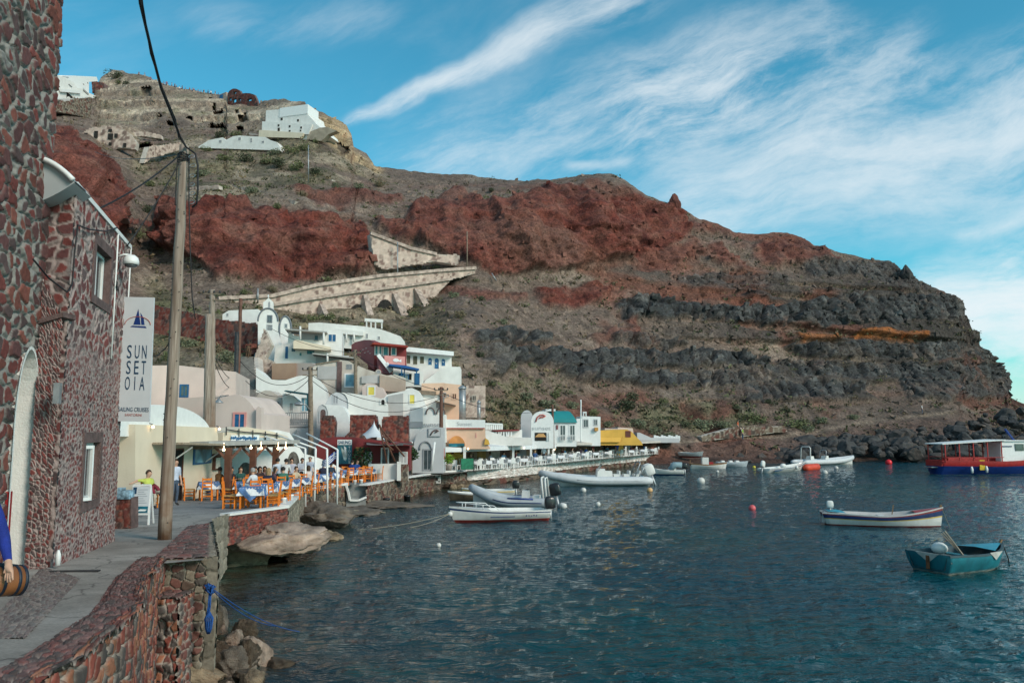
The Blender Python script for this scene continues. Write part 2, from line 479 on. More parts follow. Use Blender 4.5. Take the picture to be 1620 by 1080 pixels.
disp=disp+orange*1.0-tan*2.4*(1-sstep(-0.2,0.2,np.sin(wz*0.5+3*n_big)))+tan*1.2*n_mid
disp=disp*edge*fade
du=np.gradient(V,axis=0); dv=np.gradient(V,axis=1)
N_=np.cross(du,dv); N_/=np.linalg.norm(N_,axis=-1,keepdims=True)+1e-9
N_=np.where((N_[...,1:2]>0),-N_,N_)
N_[...,2]*=0.5
V=V+N_*disp[...,None]
CAVES=[(341,193,12,7),(352,203,16,11),(383,188,15,10),(346,179,13,8),(337,201,9,6),(358,195,10,4),(380,203,12,6),(231,142,17,8),(374,176,5,6),(388,181,4,5),(339,167,5,5),(351,171,4,5),(334,154,5,5),(543,233,20,25),(253,184,6,5),(232,232,22,12),(312,172,7,4),(270,196,8,4),(300,187,9,4)]
cave=np.zeros(GX.shape)
for cx,cy,cw,chh in CAVES:
 r2_=((GX-cx)/(cw* .5))**2+((GY-cy)/(chh* .5))**2+ .5*fbm(GX/4,GY/4,oct=2,seed=int(cx))
 cave=np.maximum(cave,(r2_<1).astype(float)*(7 if cw<18 else 9))
cdir=V-np.array([0,0,EYE_Z]); cdir/=np.linalg.norm(cdir,axis=-1,keepdims=True)
V=V+cdir*cave[...,None]
def mixc(c,col,w):
 return c*(1-w[...,None])+np.array(col)*w[...,None]
h1=fbm(wx/9,wy/9,wz/7,5,60); h2=fbm(wx/2.5,wy/2.5,wz/2.2,4,61); h3=fbm(wx/30,wy/30,wz/20,3,62)
strat=fbm(wx/60,wy/60,wz/2.2,3,63); HN1,HN2=h1,h2
C=np.empty(GX.shape+(3,)); C[:]=(0.155,0.112,0.090)
C=mixc(C,(0.23,0.175,0.14),sstep(0.0,0.6,h1+0.5*h2)*0.8)
C=mixc(C,(0.09,0.07,0.06),sstep(0.1,0.7,-h1+0.6*h2)*0.7)
C=mixc(C,(0.19,0.10,0.08),sstep(0.1,0.5,strat+0.3*h3)*0.35)
C=mixc(C,(0.20,0.075,0.052),np.clip(talus*sstep(-0.25,0.4,h1+h3),0,1)*0.7)
C=mixc(C,(0.17,0.145,0.085),upg*sstep(-0.3,0.5,h1+0.4*h2)*0.8)
C=mixc(C,(0.175,0.135,0.09),lowg*0.7)
C=mixc(C,(0.13,0.125,0.062),np.clip(lowg+green,0,1)*sstep(-0.1,0.5,h1+0.5*h2)*0.75)
C=mixc(C,(0.34,0.27,0.20),np.clip(1.2*upg+ .5*lowg,0,1)*sstep(.05, .3,fbm(wx/14,wy/14,wz/5,4,64))* .75)
C=mixc(C,(0.075,0.07,0.045),np.clip(upg+lowg+ .6*green,0,1)*sstep(.1, .45,fbm(wx/7,wy/7,wz/5,4,65))* .7)
C=mixc(C,(0.54,0.43,0.32),tan*(0.25+0.75*sstep(-0.25,0.25,strat+h2*0.5)))
C=mixc(C,(0.14,0.125,0.08),tan*sstep(0.05,0.4,h1+0.5*h2)*0.8)
gold=blur(inpoly(WX,WY,TANP[1]),2,1); C=mixc(C,(0.36,0.245,0.135),gold*0.7)
redc=np.empty(C.shape); redc[:]=(0.150,0.036,0.025)
redc=mixc(redc,(0.08,0.021,0.017),sstep(-0.1,0.6,h2+0.5*h1)); redc=mixc(redc,(0.205,0.068,0.048),sstep(0.15,0.7,-h2+0.3*strat)*0.7)
redc=mixc(redc,(0.16,0.085,0.065),sstep(0.25,0.6,h3+0.3*h2)*0.6)
rw=np.clip(red*(0.85+0.4*h2),0,1)
C=C*(1-rw[...,None])+redc*rw[...,None]
lavc=np.empty(C.shape); lavc[:]=(0.052,0.052,0.052)
lavc=mixc(lavc,(0.105,0.10,0.095),sstep(0.0,0.5,h2+0.2*block)); lavc=mixc(lavc,(0.13,0.10,0.08),sstep(0.25,0.6,h1)*0.6); lavc=mixc(lavc,(0.02,0.02,0.021),(1-sstep(0.0,0.12,eb))*0.8)
lw=np.clip(lava*(1.15- .6*sstep(.15, .5,n_mid+ .5*n_fine)),0,1)
C=C*(1-lw[...,None])+lavc*lw[...,None]
C=mixc(C,(0.06,0.052,0.048),ledge*sstep(-.04, .10,st1)* .9)
C=mixc(C,(0.16,0.06,0.04),np.clip(sstep(700,900,GX)*sstep(.02, .3,fbm(wx/18,wy/18,wz/9,4,68)),0,1)*(1-lw)* .75)
C=mixc(C,(0.36,0.12,0.035),orange*(0.6+0.4*sstep(-0.3,0.3,h2)))
C=mixc(C,(0.27,0.2,0.15),path*0.75)
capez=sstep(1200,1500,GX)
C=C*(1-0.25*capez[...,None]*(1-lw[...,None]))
shore=(GX>1060)&(GY>py_+5)
C=mixc(C,(0.12,0.075,0.06),blur(shore,2)*0.7)
C=mixc(C,(0.06,0.05,0.04),(cave>0)* .8)  # cave insides painted darker, shade put into the rock colour
C=C*(1+0.25*n_fine[...,None])
g=GM()
back=[]
backC=[]
last=V[:,-1]
for dy,dz in ((0,0),(4,0.2),(12,-0.4),(30,-3),(70,-14),(140,-40)):
 q=last.copy(); q[:,1]+=dy; q[:,0]*=(q[:,1]/last[:,1]); q[:,2]=np.maximum(-3,q[:,2]+dz); back.append(q); backC.append(C[:,-1])
foot=[]; footC=[]
first=V[:,0]
for dy,zz in ((-16,-4.0),(-9,-1.0),(-4,0.2)):
 q=first.copy(); q[:,1]+=dy*np.interp(gx,[900,1080],[0.1,1]); q[:,0]=first[:,0]/first[:,1]*q[:,1]; q[:,2]=np.minimum(first[:,2]-0.2,zz+0.5*fbm(q[:,0]/4,q[:,1]/4,oct=3,seed=77)); foot.append(q); footC.append(C[:,0]*0.6)
VV=np.concatenate([np.stack(foot,1),V,np.stack(back[1:],1)],1)
CC=np.concatenate([np.stack(footC,1),C,np.stack(backC[1:],1)],1)
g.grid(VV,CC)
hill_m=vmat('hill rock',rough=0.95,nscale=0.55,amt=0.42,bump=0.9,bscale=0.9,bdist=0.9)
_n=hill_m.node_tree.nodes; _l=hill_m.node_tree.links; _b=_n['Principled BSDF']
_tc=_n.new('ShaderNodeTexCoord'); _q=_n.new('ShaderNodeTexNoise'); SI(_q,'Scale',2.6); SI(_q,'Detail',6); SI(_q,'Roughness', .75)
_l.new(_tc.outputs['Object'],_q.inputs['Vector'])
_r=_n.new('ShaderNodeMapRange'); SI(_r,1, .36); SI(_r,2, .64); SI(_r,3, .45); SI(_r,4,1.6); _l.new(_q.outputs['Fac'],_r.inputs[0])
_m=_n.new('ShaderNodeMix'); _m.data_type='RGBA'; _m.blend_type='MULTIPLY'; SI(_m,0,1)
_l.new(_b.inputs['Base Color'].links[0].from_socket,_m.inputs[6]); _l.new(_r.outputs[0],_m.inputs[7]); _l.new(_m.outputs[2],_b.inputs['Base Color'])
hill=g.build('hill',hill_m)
tag(hill,kind='structure')
TV,TC=V,C
def on_hill(x,y):
 """terrain point seen at this place"""
 i=int(np.clip((x+80)/1820*(nx-1),0,nx-1))
 yy=GY[i]
 j=int(np.clip(np.interp(y,yy[::-1],np.arange(ny)[::-1]),0,ny-1))
 return Vector(TV[i,j]),j
mb=MB()
# water
nd=400
dr=6.5*1.0084**np.arange(nd)
dr=np.concatenate([dr,[230,300,450,800,1600,4000,9000]])
aa=np.linspace(-0.95,0.95,760)
Dg,Ag=np.meshgrid(dr,aa,indexing='ij')
X=Ag*Dg; Y=Dg.copy()
Zw=np.zeros_like(X)
rw_=np.random.default_rng(3)
gap=0.0084*Dg
for k in range(46):
 lam=0.30*(1.066**k)*(0.9+0.2*rw_.random())
 th=R(248)+rw_.normal()*0.55
 ph=rw_.random()*6.28
 amp=0.0125*lam**0.72/(1+(lam/1.5)**2.0)
 lam_y=lam/max(0.2,abs(math.sin(th)))
 w=sstep(1.8,4.0,lam_y/gap)
 mod=0.55+0.45*vnoise(X/(lam*5)+3*k,Y/(lam*5),seed=k)
 Zw+=amp*w*mod*np.sin(2*PI/lam*(X*math.cos(th)+Y*math.sin(th))+ph+1.1*vnoise(X/(lam*3),Y/(lam*3),seed=90+k))
Zw=np.where(Zw>0,Zw*1.25,Zw*0.9)
Cw=np.empty(X.shape+(3,)); Cw[:]=(0.002,0.042,0.060)
EDGE_D=[2,5.5,10,14,14.6,22.6,25,28.7,42,46.5,51,60,64,80,115,140]
EDGE_X=[-2.2,-3.3,-4.75,-6.1,-5.4,-8.5,-8.9,-8.1,-11.0,-9.7,-8.4,-5.2,-3.5,4.5,21.9,34]
ex=np.interp(Dg,EDGE_D,EDGE_X)
off=X-ex+1.5*fbm(X/3,Y/3,oct=3,seed=12)
sh=(.65*np.exp(-np.clip(off,0,None)/3.0)+ .35*np.exp(-np.clip(off,0,None)/9.0))  # brown of the shallows, reaching wider to paint in the cliff's reflection
nb=fbm(X/1.3,Y/1.3,oct=4,seed=14)
sc=np.empty(Cw.shape); sc[:]=(0.045,0.036,0.022); sc=mixc(sc,(0.022,0.016,0.011),sstep(-0.15,0.35,nb)); sc=mixc(sc,(0.03,0.06,0.045),sstep(0.1,0.5,-nb))
Cw=Cw*(1-sh[...,None])+sc*sh[...,None]
Cw=mixc(Cw,(0.003,0.060,0.060),sstep(0.0,0.5,fbm(X/9,Y/9,oct=3,seed=15))*0.6*(1-sh))
g=GM(); g.grid(np.stack([X,Y,Zw],-1),Cw)
wm=bpy.data.materials.new('sea water'); wm.use_nodes=True
N=wm.node_tree.nodes; L=wm.node_tree.links; b=N['Principled BSDF']
a_=N.new('ShaderNodeAttribute'); a_.attribute_name='Col'; L.new(a_.outputs['Color'],b.inputs['Base Color'])
SI(b,'Roughness',0.06); SI(b,'IOR',1.33); SI(b,'Specular IOR Level',0.5)
tc=N.new('ShaderNodeTexCoord'); mp=N.new('ShaderNodeMapping'); SI(mp,'Scale',(0.75,1.7,1.0)); SI(mp,'Rotation',(0,0,R(-18)))
L.new(tc.outputs['Object'],mp.inputs[0])
n1=N.new('ShaderNodeTexNoise'); SI(n1,'Scale',1.5); SI(n1,'Detail',4); SI(n1,'Distortion',0.6)
n2=N.new('ShaderNodeTexNoise'); SI(n2,'Scale',5.5); SI(n2,'Detail',3); SI(n2,'Distortion',0.4)
L.new(mp.outputs[0],n1.inputs['Vector']); L.new(mp.outputs[0],n2.inputs['Vector'])
b1=N.new('ShaderNodeBump'); SI(b1,'Strength',0.8); SI(b1,'Distance',0.26)
b2=N.new('ShaderNodeBump'); SI(b2,'Strength',0.6); SI(b2,'Distance',0.06)
L.new(n1.outputs['Fac'],b1.inputs['Height']); L.new(n2.outputs['Fac'],b2.inputs['Height']); L.new(b1.outputs[0],b2.inputs['Normal']); L.new(b2.outputs[0],b.inputs['Normal'])
sea=g.build('sea',wm); tag(sea,kind='structure')
# sky and light
w=bpy.data.worlds.new('World'); S.world=w; w.use_nodes=True
N=w.node_tree.nodes; L=w.node_tree.links
bg=N['Background']
SUN_EL,SUN_AZ=R(30),R(128)
sky=N.new('ShaderNodeTexSky'); sky.sky_type='NISHITA'; sky.sun_disc=False
sky.sun_elevation=SUN_EL; sky.sun_rotation=SUN_AZ; sky.air_density=1.0; sky.dust_density=0.6; sky.ozone_density=2.0
def math_(op,a,bb=None,c=None,clamp=False):
 n=N.new('ShaderNodeMath'); n.operation=op; n.use_clamp=clamp
 for i,q in enumerate((a,bb,c)):
  if q is None:continue
  if isinstance(q,(int,float)):SI(n,i,q)
  else:L.new(q,n.inputs[i])
 return n.outputs[0]
def mrange(v,a,bb,c=0.0,d=1.0,smooth=True):
 n=N.new('ShaderNodeMapRange'); n.interpolation_type='SMOOTHSTEP' if smooth else 'LINEAR'
 L.new(v,n.inputs[0])
 for i,q in enumerate((a,bb,c,d)):SI(n,i+1,q)
 return n.outputs[0]
tc=N.new('ShaderNodeTexCoord'); sp=N.new('ShaderNodeSeparateXYZ'); L.new(tc.outputs['Generated'],sp.inputs[0])
ya=math_('MAXIMUM',math_('ABSOLUTE',sp.outputs[1]),0.15)
az=math_('DIVIDE',sp.outputs[0],ya); el=math_('DIVIDE',sp.outputs[2],ya)
cb_=N.new('ShaderNodeCombineXYZ'); L.new(az,cb_.inputs[0]); L.new(el,cb_.inputs[1])
nw=N.new('ShaderNodeTexNoise'); SI(nw,'Scale',3.2); SI(nw,'Detail',5); L.new(cb_.outputs[0],nw.inputs['Vector'])
sw=N.new('ShaderNodeSeparateColor'); L.new(nw.outputs['Color'],sw.inputs[0])
azw=math_('ADD',az,math_('MULTIPLY',math_('SUBTRACT',sw.outputs[0],0.5),0.12)); elw=math_('ADD',el,math_('MULTIPLY',math_('SUBTRACT',sw.outputs[1],0.5),0.12))
def fibre(angle,sx,sy,detail,seed,rough=0.6):
 mp=N.new('ShaderNodeMapping'); mp.vector_type='TEXTURE'
 SI(mp,'Rotation',(0,0,angle)); SI(mp,'Scale',(1/sx,1/sy,1)); SI(mp,'Location',(seed,seed*0.7,0))
 c2=N.new('ShaderNodeCombineXYZ'); L.new(azw,c2.inputs[0]); L.new(elw,c2.inputs[1])
 L.new(c2.outputs[0],mp.inputs[0])
 n=N.new('ShaderNodeTexNoise'); SI(n,'Scale',1.0); SI(n,'Detail',detail); SI(n,'Roughness',rough); SI(n,'Distortion',0.12)
 L.new(mp.outputs[0],n.inputs['Vector']); return n.outputs['Fac']
def pxdir(x,y): return ray(x,y)
def band(x0,y0,x1,y1,w0,w1,soft=0.12):
 """streak between two directions of the sky; w0,w1 half widths"""
 a0,e0=pxdir(x0,y0); a1,e1=pxdir(x1,y1)
 ln=math.hypot(a1-a0,e1-e0); ca,sa=(a1-a0)/ln,(e1-e0)/ln
 da=math_('SUBTRACT',azw,a0); de=math_('SUBTRACT',elw,e0)
 u=math_('ADD',math_('MULTIPLY',da,ca),math_('MULTIPLY',de,sa))
 v=math_('ABSOLUTE',math_('SUBTRACT',math_('MULTIPLY',de,ca),math_('MULTIPLY',da,sa)))
 t=math_('DIVIDE',u,ln)
 wd=math_('ADD',w0,math_('MULTIPLY',math_('MINIMUM',math_('MAXIMUM',t,0),1),w1-w0))
 m=mrange(math_('DIVIDE',v,wd),1.0,0.0)
 return math_('MULTIPLY',m,math_('MULTIPLY',mrange(t,-soft,soft),mrange(t,1+soft,1-soft)))
f1=fibre(R(28),3.2,12,9,1.3, .66); f2=fibre(R(24),3.6,11.0,10,4.1,0.70); f3=fibre(R(14),2.6,9.0,10,7.7, .68)
def cover(m,f,lo,hi,k):
 return math_('MULTIPLY',mrange(math_('ADD',f,math_('MULTIPLY',m, .10)), .40, .82),math_('MULTIPLY',math_('POWER',m, .8),k* .95))
bands=[cover(band(540,200,1010,-20, .013, .052),f1, .58, .86,1.5),
   cover(band(640,285,1180,110, .10, .12),f2, .56, .92, .85),cover(band(980,170,1330,15, .11, .08),f2, .55, .9, .6),
   cover(band(1000,250,1480,60, .12, .08),f2, .62, .95, .8),cover(band(1040,350,1720,215, .10, .16),f3, .56, .9,1.2),cover(band(1200,270,1720,110, .10, .12),f2, .62, .95, .8),
   cover(band(1500,375,1660,335, .02, .03),f1, .58, .9, .6),cover(band(1440,475,1720,430, .06, .12),f3, .5, .8,1.8),cover(band(1480,570,1720,510, .12, .12),f3, .44, .7,2.2),
   cover(band(900,275,1010,262, .014, .014),f1, .5, .8, .7),cover(band(300,60,620,20, .05, .05),f1, .66, .95, .35)]
tot=bands[0]
for q in bands[1:]:tot=math_('ADD',tot,q)
gen=mrange(fibre(R(22),1.6,4.5,8,12.0), .48, .85,0, .28)
behind=mrange(sp.outputs[1],0.1,-0.1)
genb=math_('MULTIPLY',behind,mrange(fibre(R(20),1.2,2.4,8,21.0), .42, .62,0, .8))
tot=math_('ADD',math_('ADD',tot,math_('MULTIPLY',gen,mrange(sp.outputs[2],0.0,0.1))),genb)
tot=math_('MAXIMUM',tot,mrange(math_('ABSOLUTE',sp.outputs[2]), .10, .0,0, .85))
tot=math_('SUBTRACT',1.0,math_('POWER',2.718,math_('MULTIPLY',tot,-1.05)))
tint=N.new('ShaderNodeMix'); tint.data_type='RGBA'; tint.blend_type='MULTIPLY'; SI(tint,0,1); SI(tint,7,(0.33,1.05,1.0,1))
L.new(sky.outputs[0],tint.inputs[6])
cl=N.new('ShaderNodeMix'); cl.data_type='RGBA'; SI(cl,7,(5.3,5.7,5.9,1))
L.new(tot,cl.inputs[0]); L.new(tint.outputs[2],cl.inputs[6])
L.new(cl.outputs[2],bg.inputs['Color']); SI(bg,'Strength',0.105)
sd=bpy.data.lights.new('sun','SUN'); so=bpy.data.objects.new('sun',sd); COL.objects.link(so)
sd.energy=1.9; sd.angle=R(20); sd.color=(1.0,0.85,0.72)
sdir=Vector((math.sin(SUN_AZ)*math.cos(SUN_EL),math.cos(SUN_AZ)*math.cos(SUN_EL),math.sin(SUN_EL)))
so.rotation_euler=(-sdir).to_track_quat('-Z','Y').to_euler()
S.view_settings.view_transform='Standard'; S.view_settings.look='None'; S.view_settings.exposure=0.62; S.view_settings.gamma=1.0
S.view_settings.use_curve_mapping=False
S.cycles.max_bounces=5; S.cycles.use_denoising=True
# masonry sheets
def stone_cols(e,c,n,style):
 """colour of a masonry sheet from edge distance e, cell random c, noise n"""
 if style=='tower':
  mort,w0,w1=(0.225,0.21,0.195),0.20,0.28; pal=[(0.15,0.042,0.036),(0.10,0.042,0.040),(0.085,0.052,0.05),(0.17,0.056,0.042)]
 elif style=='house':
  mort,w0,w1=(0.315,0.245,0.23),0.27,0.35; pal=[(0.155,0.045,0.042),(0.115,0.045,0.045),(0.10,0.066,0.066),(0.18,0.05,0.044)]
 elif style=='quay':
  mort,w0,w1=(0.31,0.26,0.225),0.09,0.20; pal=[(0.19,0.05,0.036),(0.12,0.045,0.038),(0.075,0.06,0.055),(0.24,0.095,0.055)]
 elif style=='dark':
  mort,w0,w1=(0.27,0.235,0.19),0.05,0.17; pal=[(0.10,0.062,0.046),(0.065,0.052,0.044),(0.15,0.12,0.09),(0.12,0.05,0.04)]
 elif style=='white':
  mort,w0,w1=(0.62,0.58,0.55),0.10,0.30; pal=[(0.62,0.585,0.55),(0.5,0.45,0.41),(0.67,0.63,0.6),(0.40,0.32,0.28)]
 elif style=='pale':
  mort,w0,w1=(0.50,0.395,0.335),0.10,0.26; pal=[(0.42,0.32,0.27),(0.48,0.375,0.315),(0.20,0.135,0.115),(0.36,0.27,0.23)]
 elif style=='maroon':
  mort,w0,w1=(0.20,0.12,0.10),0.03,0.12; pal=[(0.17,0.042,0.032),(0.11,0.035,0.03),(0.22,0.075,0.055),(0.08,0.05,0.045)]
 elif style=='cob':
  mort,w0,w1=(0.235,0.215,0.195),0.05,0.16; pal=[(0.17,0.125,0.115),(0.14,0.11,0.105),(0.21,0.17,0.15),(0.16,0.14,0.13)]
 elif style=='cap':
  mort,w0,w1=(0.25,0.22,0.20),0.03,0.13; pal=[(0.15,0.062,0.055),(0.11,0.065,0.06),(0.18,0.10,0.09),(0.09,0.065,0.06)]
 else:
  mort,w0,w1=(0.2,0.17,0.13),-2,-1; pal=[(0.215,0.185,0.145)]*4
 t=sstep(w0,w1,e+0.05*n+ .28*(np.modf(c*91.7)[0]- .5)*(w0> .15))
 pal=np.array(pal); idx=np.clip((c*4).astype(int),0,3)
 st=pal[idx]*(0.8+0.5*np.modf(c*37.0)[0])[...,None]
 st=st*(1+0.3*n)[...,None]
 m=np.array(mort)*(1+0.22*n)[...,None]
 return m*(1-t[...,None])+st*t[...,None],t
def sheet(gm,f,nu,nv,U,H,size,style,depth=0.03,seed=1,keep=None,nrm=None,size2=None,blend=None,aspect=1.0,irr=0.35,mi=0,style2=None):
 """f(u,v)->(x,y,z arrays) for u in metres 0..U, v in 0..H; stones bulge along nrm (array or fixed)"""
 u=np.linspace(0,U,nu); v=np.linspace(0,H,nv)
 Ug,Vg=np.meshgrid(u,v,indexing='ij')
 def layer(sz,sd,sty):
  q1=Ug/sz/aspect+irr*fbm(Ug/sz*0.8,Vg/sz*0.8,oct=3,seed=sd); q2=Vg/sz+irr*fbm(Ug/sz*0.8+9,Vg/sz*0.8,oct=3,seed=sd+1)
  e,c,f1=worley(q1,q2,sd)
  n=fbm(Ug/0.05,Vg/0.05,oct=3,seed=sd+2)*0.6+0.4*fbm(Ug/0.4,Vg/0.4,oct=3,seed=sd+4)
  col,t=stone_cols(e,c,n,sty)
  h=(sstep(0.03,0.22,e)-0.4)*depth*(0.6+0.8*np.modf(c*13.7)[0])+0.25*depth*n
  return col,h
 col,h=layer(size,seed,style)
 if size2 is not None:
  c2,h2=layer(size2,seed+50,style2 or style)
  b=blend(Ug,Vg); col=col*(1-b[...,None])+c2*b[...,None]; h=h*(1-b)+h2*b*(size2/size)**0.5
 x,y,z=f(Ug,Vg)
 Pn=np.stack([x,y,z],-1)
 if nrm is None:
  a=np.cross(np.gradient(Pn,axis=0),np.gradient(Pn,axis=1)); a/=np.linalg.norm(a,axis=-1,keepdims=True)+1e-12
 else:a=np.array(nrm,float)
 Pn=Pn+a*h[...,None]
 k=None
 if keep is not None:
  uc=0.5*(Ug[:-1,:-1]+Ug[1:,1:]); vc=0.5*(Vg[:-1,:-1]+Vg[1:,1:]); k=keep(uc,vc)
 gm.grid(Pn,col,k,mi)
masonry=vmat('masonry',rough=0.92,nscale=14,amt=0.22,bump=0.5,bscale=45,bdist=0.02)
white_m=mat('whitewash',(0.72,0.70,0.67),0.75,0.06,1.2,0.25,25,stain=(0.5,0.46,0.41),stain_amt=0.35)
trim_m=mat('white trim paint',(0.74,0.74,0.73),0.5,0.04,4,0.06)
glass_m=mat('window glass',(0.05,0.07,0.08),0.08,0.3,2,0.0,spec=0.8)
dark_m=mat('interior shade paint',(0.02,0.018,0.016),0.9,0.4,3,0.0)  # near-black panes and panels: the shade inside openings put into colour
wire_m=mat('black cable',(0.012,0.012,0.014),0.6,0.2,10,0.0)
surround_m=mat('lava stone surround',(0.135,0.085,0.08),0.85,0.25,6,0.5,40)
steel_m=mat('galvanised steel',(0.35,0.36,0.37),0.45,0.15,5,0.05,metal=0.6)
iron_m=mat('dark iron',(0.03,0.03,0.032),0.55,0.3,6,0.1)
Nc=Vector((-7.60,13.5,0)); Fc=Vector((-8.93,18.25,0))
hu=(Fc-Nc).normalized(); hn=Vector((hu.y,-hu.x,0))
HL=(Fc-Nc).length
HZ0,HZ1=1.75,8.72
def hw(a,z,out=0.0):
 p=Nc+hu*a+hn*out
 return Vector((p.x,p.y,z))
def hplane(x,y,out=0.0):
 """place on the house's wall plane seen at x,y -> (a, z)"""
 ax,bz=ray(x,y)
 p0=Nc+hn*out
 d=p0.dot(hn)/(ax*hn.x+hn.y)
 q=Vector((ax*d,d,0))-p0
 return q.dot(hu),EYE_Z+bz*d
house=thing('stone_house','red stone house with white window frames beside the path, sign board on its corner','house',Nc+Vector((0,0,HZ0)))
wins=[]
for (x0,y0,x1,y1) in ((144,384,171,478),(128,700,152,792)):
 a0,zb=hplane(x0,y1); a1,_=hplane(x1,y1); _,zt=hplane((x0+x1)/2,(y0+y1)/2-(y1-y0)*0.5)
 wins.append((a0,a1,zb,zt))
wins=[(a0,a0+0.86,6.02,7.36) if i==0 else (a0,a0+0.80,2.95,4.22) for i,(a0,a1,zb,zt) in enumerate(wins)]
fixed=[]
for i,(x0,yt0,yb0,x1,yt1,yb1) in enumerate(((146,384,470,170,402,478),(128,697,795,152,703,788))):
 a0,zb0=hplane(x0,yb0); _,zt0=hplane(x0,yt0); a1,zb1=hplane(x1,yb1); _,zt1=hplane(x1,yt1)
 fixed.append((a0,a1,(zb0+zb1)/2,(zt0+zt1)/2))
wins=fixed
g=GM()
def keep_h(u,v):
 k=np.ones(u.shape,bool)
 for a0,a1,z0,z1 in wins:
  k&=~((u>a0)&(u<a1)&(v+HZ0>z0)&(v+HZ0<z1))
 return k
sheet(g, lambda u,v:(Nc.x+hu.x*u,Nc.y+hu.y*u,HZ0+v),250,350,HL,HZ1-HZ0,0.22,'house',0.028,3,keep_h,(hn.x,hn.y,0),0.10,
  lambda u,v:1-sstep(3.5,4.6,v+0.5*fbm(u/0.7,v/0.7,seed=8)),aspect=1.75,irr=.7)
sheet(g, lambda u,v:(Nc.x-hn.x*0.0-(u)*1.0,Nc.y+0*u+0.02*u,HZ0+v),70,300,1.4,HZ1-HZ0,0.21,'house',0.03,13,None,(0.0,-1,0),aspect=1.35)
sheet(g, lambda u,v:(Fc.x-u,Fc.y+0.15*u,HZ0+v),60,200,5.0,HZ1-HZ0,0.2,'house',0.03,17,None,(0,1,0))
hwall=g.build('wall',masonry,house)
mb=MB()
c0,c1=hw(-0.03,HZ1,0.04),hw(HL+0.03,HZ1,0.04); c2=c1-hn*5; c3=c0-hn*5
mb.prism([c0+Vector((0,0, .07)),c1+Vector((0,0, .07)),c2+Vector((0,0, .07)),c3+Vector((0,0, .07))],(0,0,-0.09))
mb.build('roof',trim_m,house)
for i,(a0,a1,z0,z1) in enumerate(wins):
 s=MB(); wd=0.17
 for (b0,b1,y0,y1) in ((a0-wd,a1+wd,z1+ .002,z1+0.2),(a0-wd,a1+wd,z0-0.17,z0- .002),(a0-wd,a0,z0,z1),(a1,a1+wd,z0,z1)):
  s.prism([hw(b0,y0, .035),hw(b1,y0, .035),hw(b1,y1, .035),hw(b0,y1, .035)],-hn*0.33)
 wo=s.build('window',surround_m,house)
 f=MB(); t=0.075; dep=-0.10
 for (b0,b1,y0,y1) in ((a0+ .01,a1- .01,z1-t,z1- .01),(a0+ .01,a1- .01,z0+ .01,z0+t),(a0+ .01,a0+t,z0+t,z1-t),(a1-t,a1- .01,z0+t,z1-t),((a0+a1)/2- .035,(a0+a1)/2+ .035,z0+t,z1-t)):
  f.prism([hw(b0,y0,dep),hw(b1,y0,dep),hw(b1,y1,dep),hw(b0,y1,dep)],-hn*0.07)
 if i==1:
  q0=hw(a0+ .04,z0+ .03,-0.08); q1=q0+hn*0.16+hu*0.26
  for z in (z0+ .06,z1- .08):
   f.bar(Vector((q0.x,q0.y,z)),Vector((q1.x,q1.y,z)), .05, .06)
  f.bar(Vector((q1.x,q1.y,z0+ .03)),Vector((q1.x,q1.y,z1- .05)), .05); f.bar(q0,Vector((q0.x,q0.y,z1- .05)), .05)
 fo=f.build('frame',trim_m,wo)
 p=MB(); p.quad(hw(a0,z0,-.14),hw(a1,z0,-.14),hw(a1,z1,-.14),hw(a0,z1,-.14)); p.build('pane',glass_m,wo)
mb=MB()
mb.tube([hw(3.45,HZ1- .02, .03),hw(3.45,6.0, .03)], .018,6); mb.build('conduit',trim_m,house)
mb=MB(); mb.tube([hw(HL- .02,HZ1, .03),hw(HL- .02,6.0, .03)], .018,6); mb.build('conduit',trim_m,house)
a,z=hplane(186,412)
ld=hw(a,z, .0)
lamp=thing('wall_lamp','white dome shaped lamp on a bracket fixed to the red stone house','lamp',ld)
mb=MB(); mb.tube([hw(a,z+ .08,0),hw(a,z+ .14, .12),hw(a,z+ .13, .25)], .025,8); mb.build('bracket',trim_m,lamp)
mb=MB(); cc=hw(a+ .0,z- .02, .27)
mb.lathe(cc,[(0.001, .16),(.08, .15),(.14, .10),(.165, .02),(.165,-.06),(.15,-.06)],18); mb.build('lamp_shade',trim_m,lamp)
mb=MB(); mb.lathe(cc,[(.13,-.065),(.12,-.10),(.06,-.12),(.001,-.125)],16); mb.build('lens',mat('smoked glass',(.12, .12, .13), .2, .1,3,0),lamp)
a,z=hplane(181,452)
mb=MB(); mb.prism([hw(a- .08,z- .1, .05),hw(a+ .08,z- .1, .05),hw(a+ .08,z+ .1, .05),hw(a- .08,z+ .1, .05)],-hn* .05)
for k in range(5):mb.tube([hw(a,z, .04),hw(a+random.uniform(-.15, .15),z+random.uniform(-.12, .12), .08)], .012,5)
tag(mb.build('junction_box',iron_m,loc=hw(a,z)),'small dark junction box with loose wires below the dome lamp','junction box')
a,z=hplane(86,622)
mb=MB(); mb.prism([hw(a- .08,z- .17, .09),hw(a+ .08,z- .17, .09),hw(a+ .08,z+ .17, .09),hw(a- .08,z+ .17, .09)],-hn* .09)
tag(mb.build('meter_box',steel_m,loc=hw(a,z)),'small grey meter box on the stone wall beside the arched doorway','meter box')
a,z=hplane(76,886)
mb=MB(); mb.lathe(hw(a+ .1,z- .1, .12),[(.04,0),(.04, .18),(.03, .2),(.02, .24),(.001, .25)],10)
tag(mb.build('bollard_light',trim_m,loc=hw(a+ .1,z- .1, .12)),'tiny white post lamp at the foot of the stone wall','lamp')
TE=Vector((-8.02,13.45,0)); tu=Vector((0.27,-0.963,0)).normalized(); tn=Vector((-tu.y,tu.x,0))*1
if tn.x<0:tn=-tn
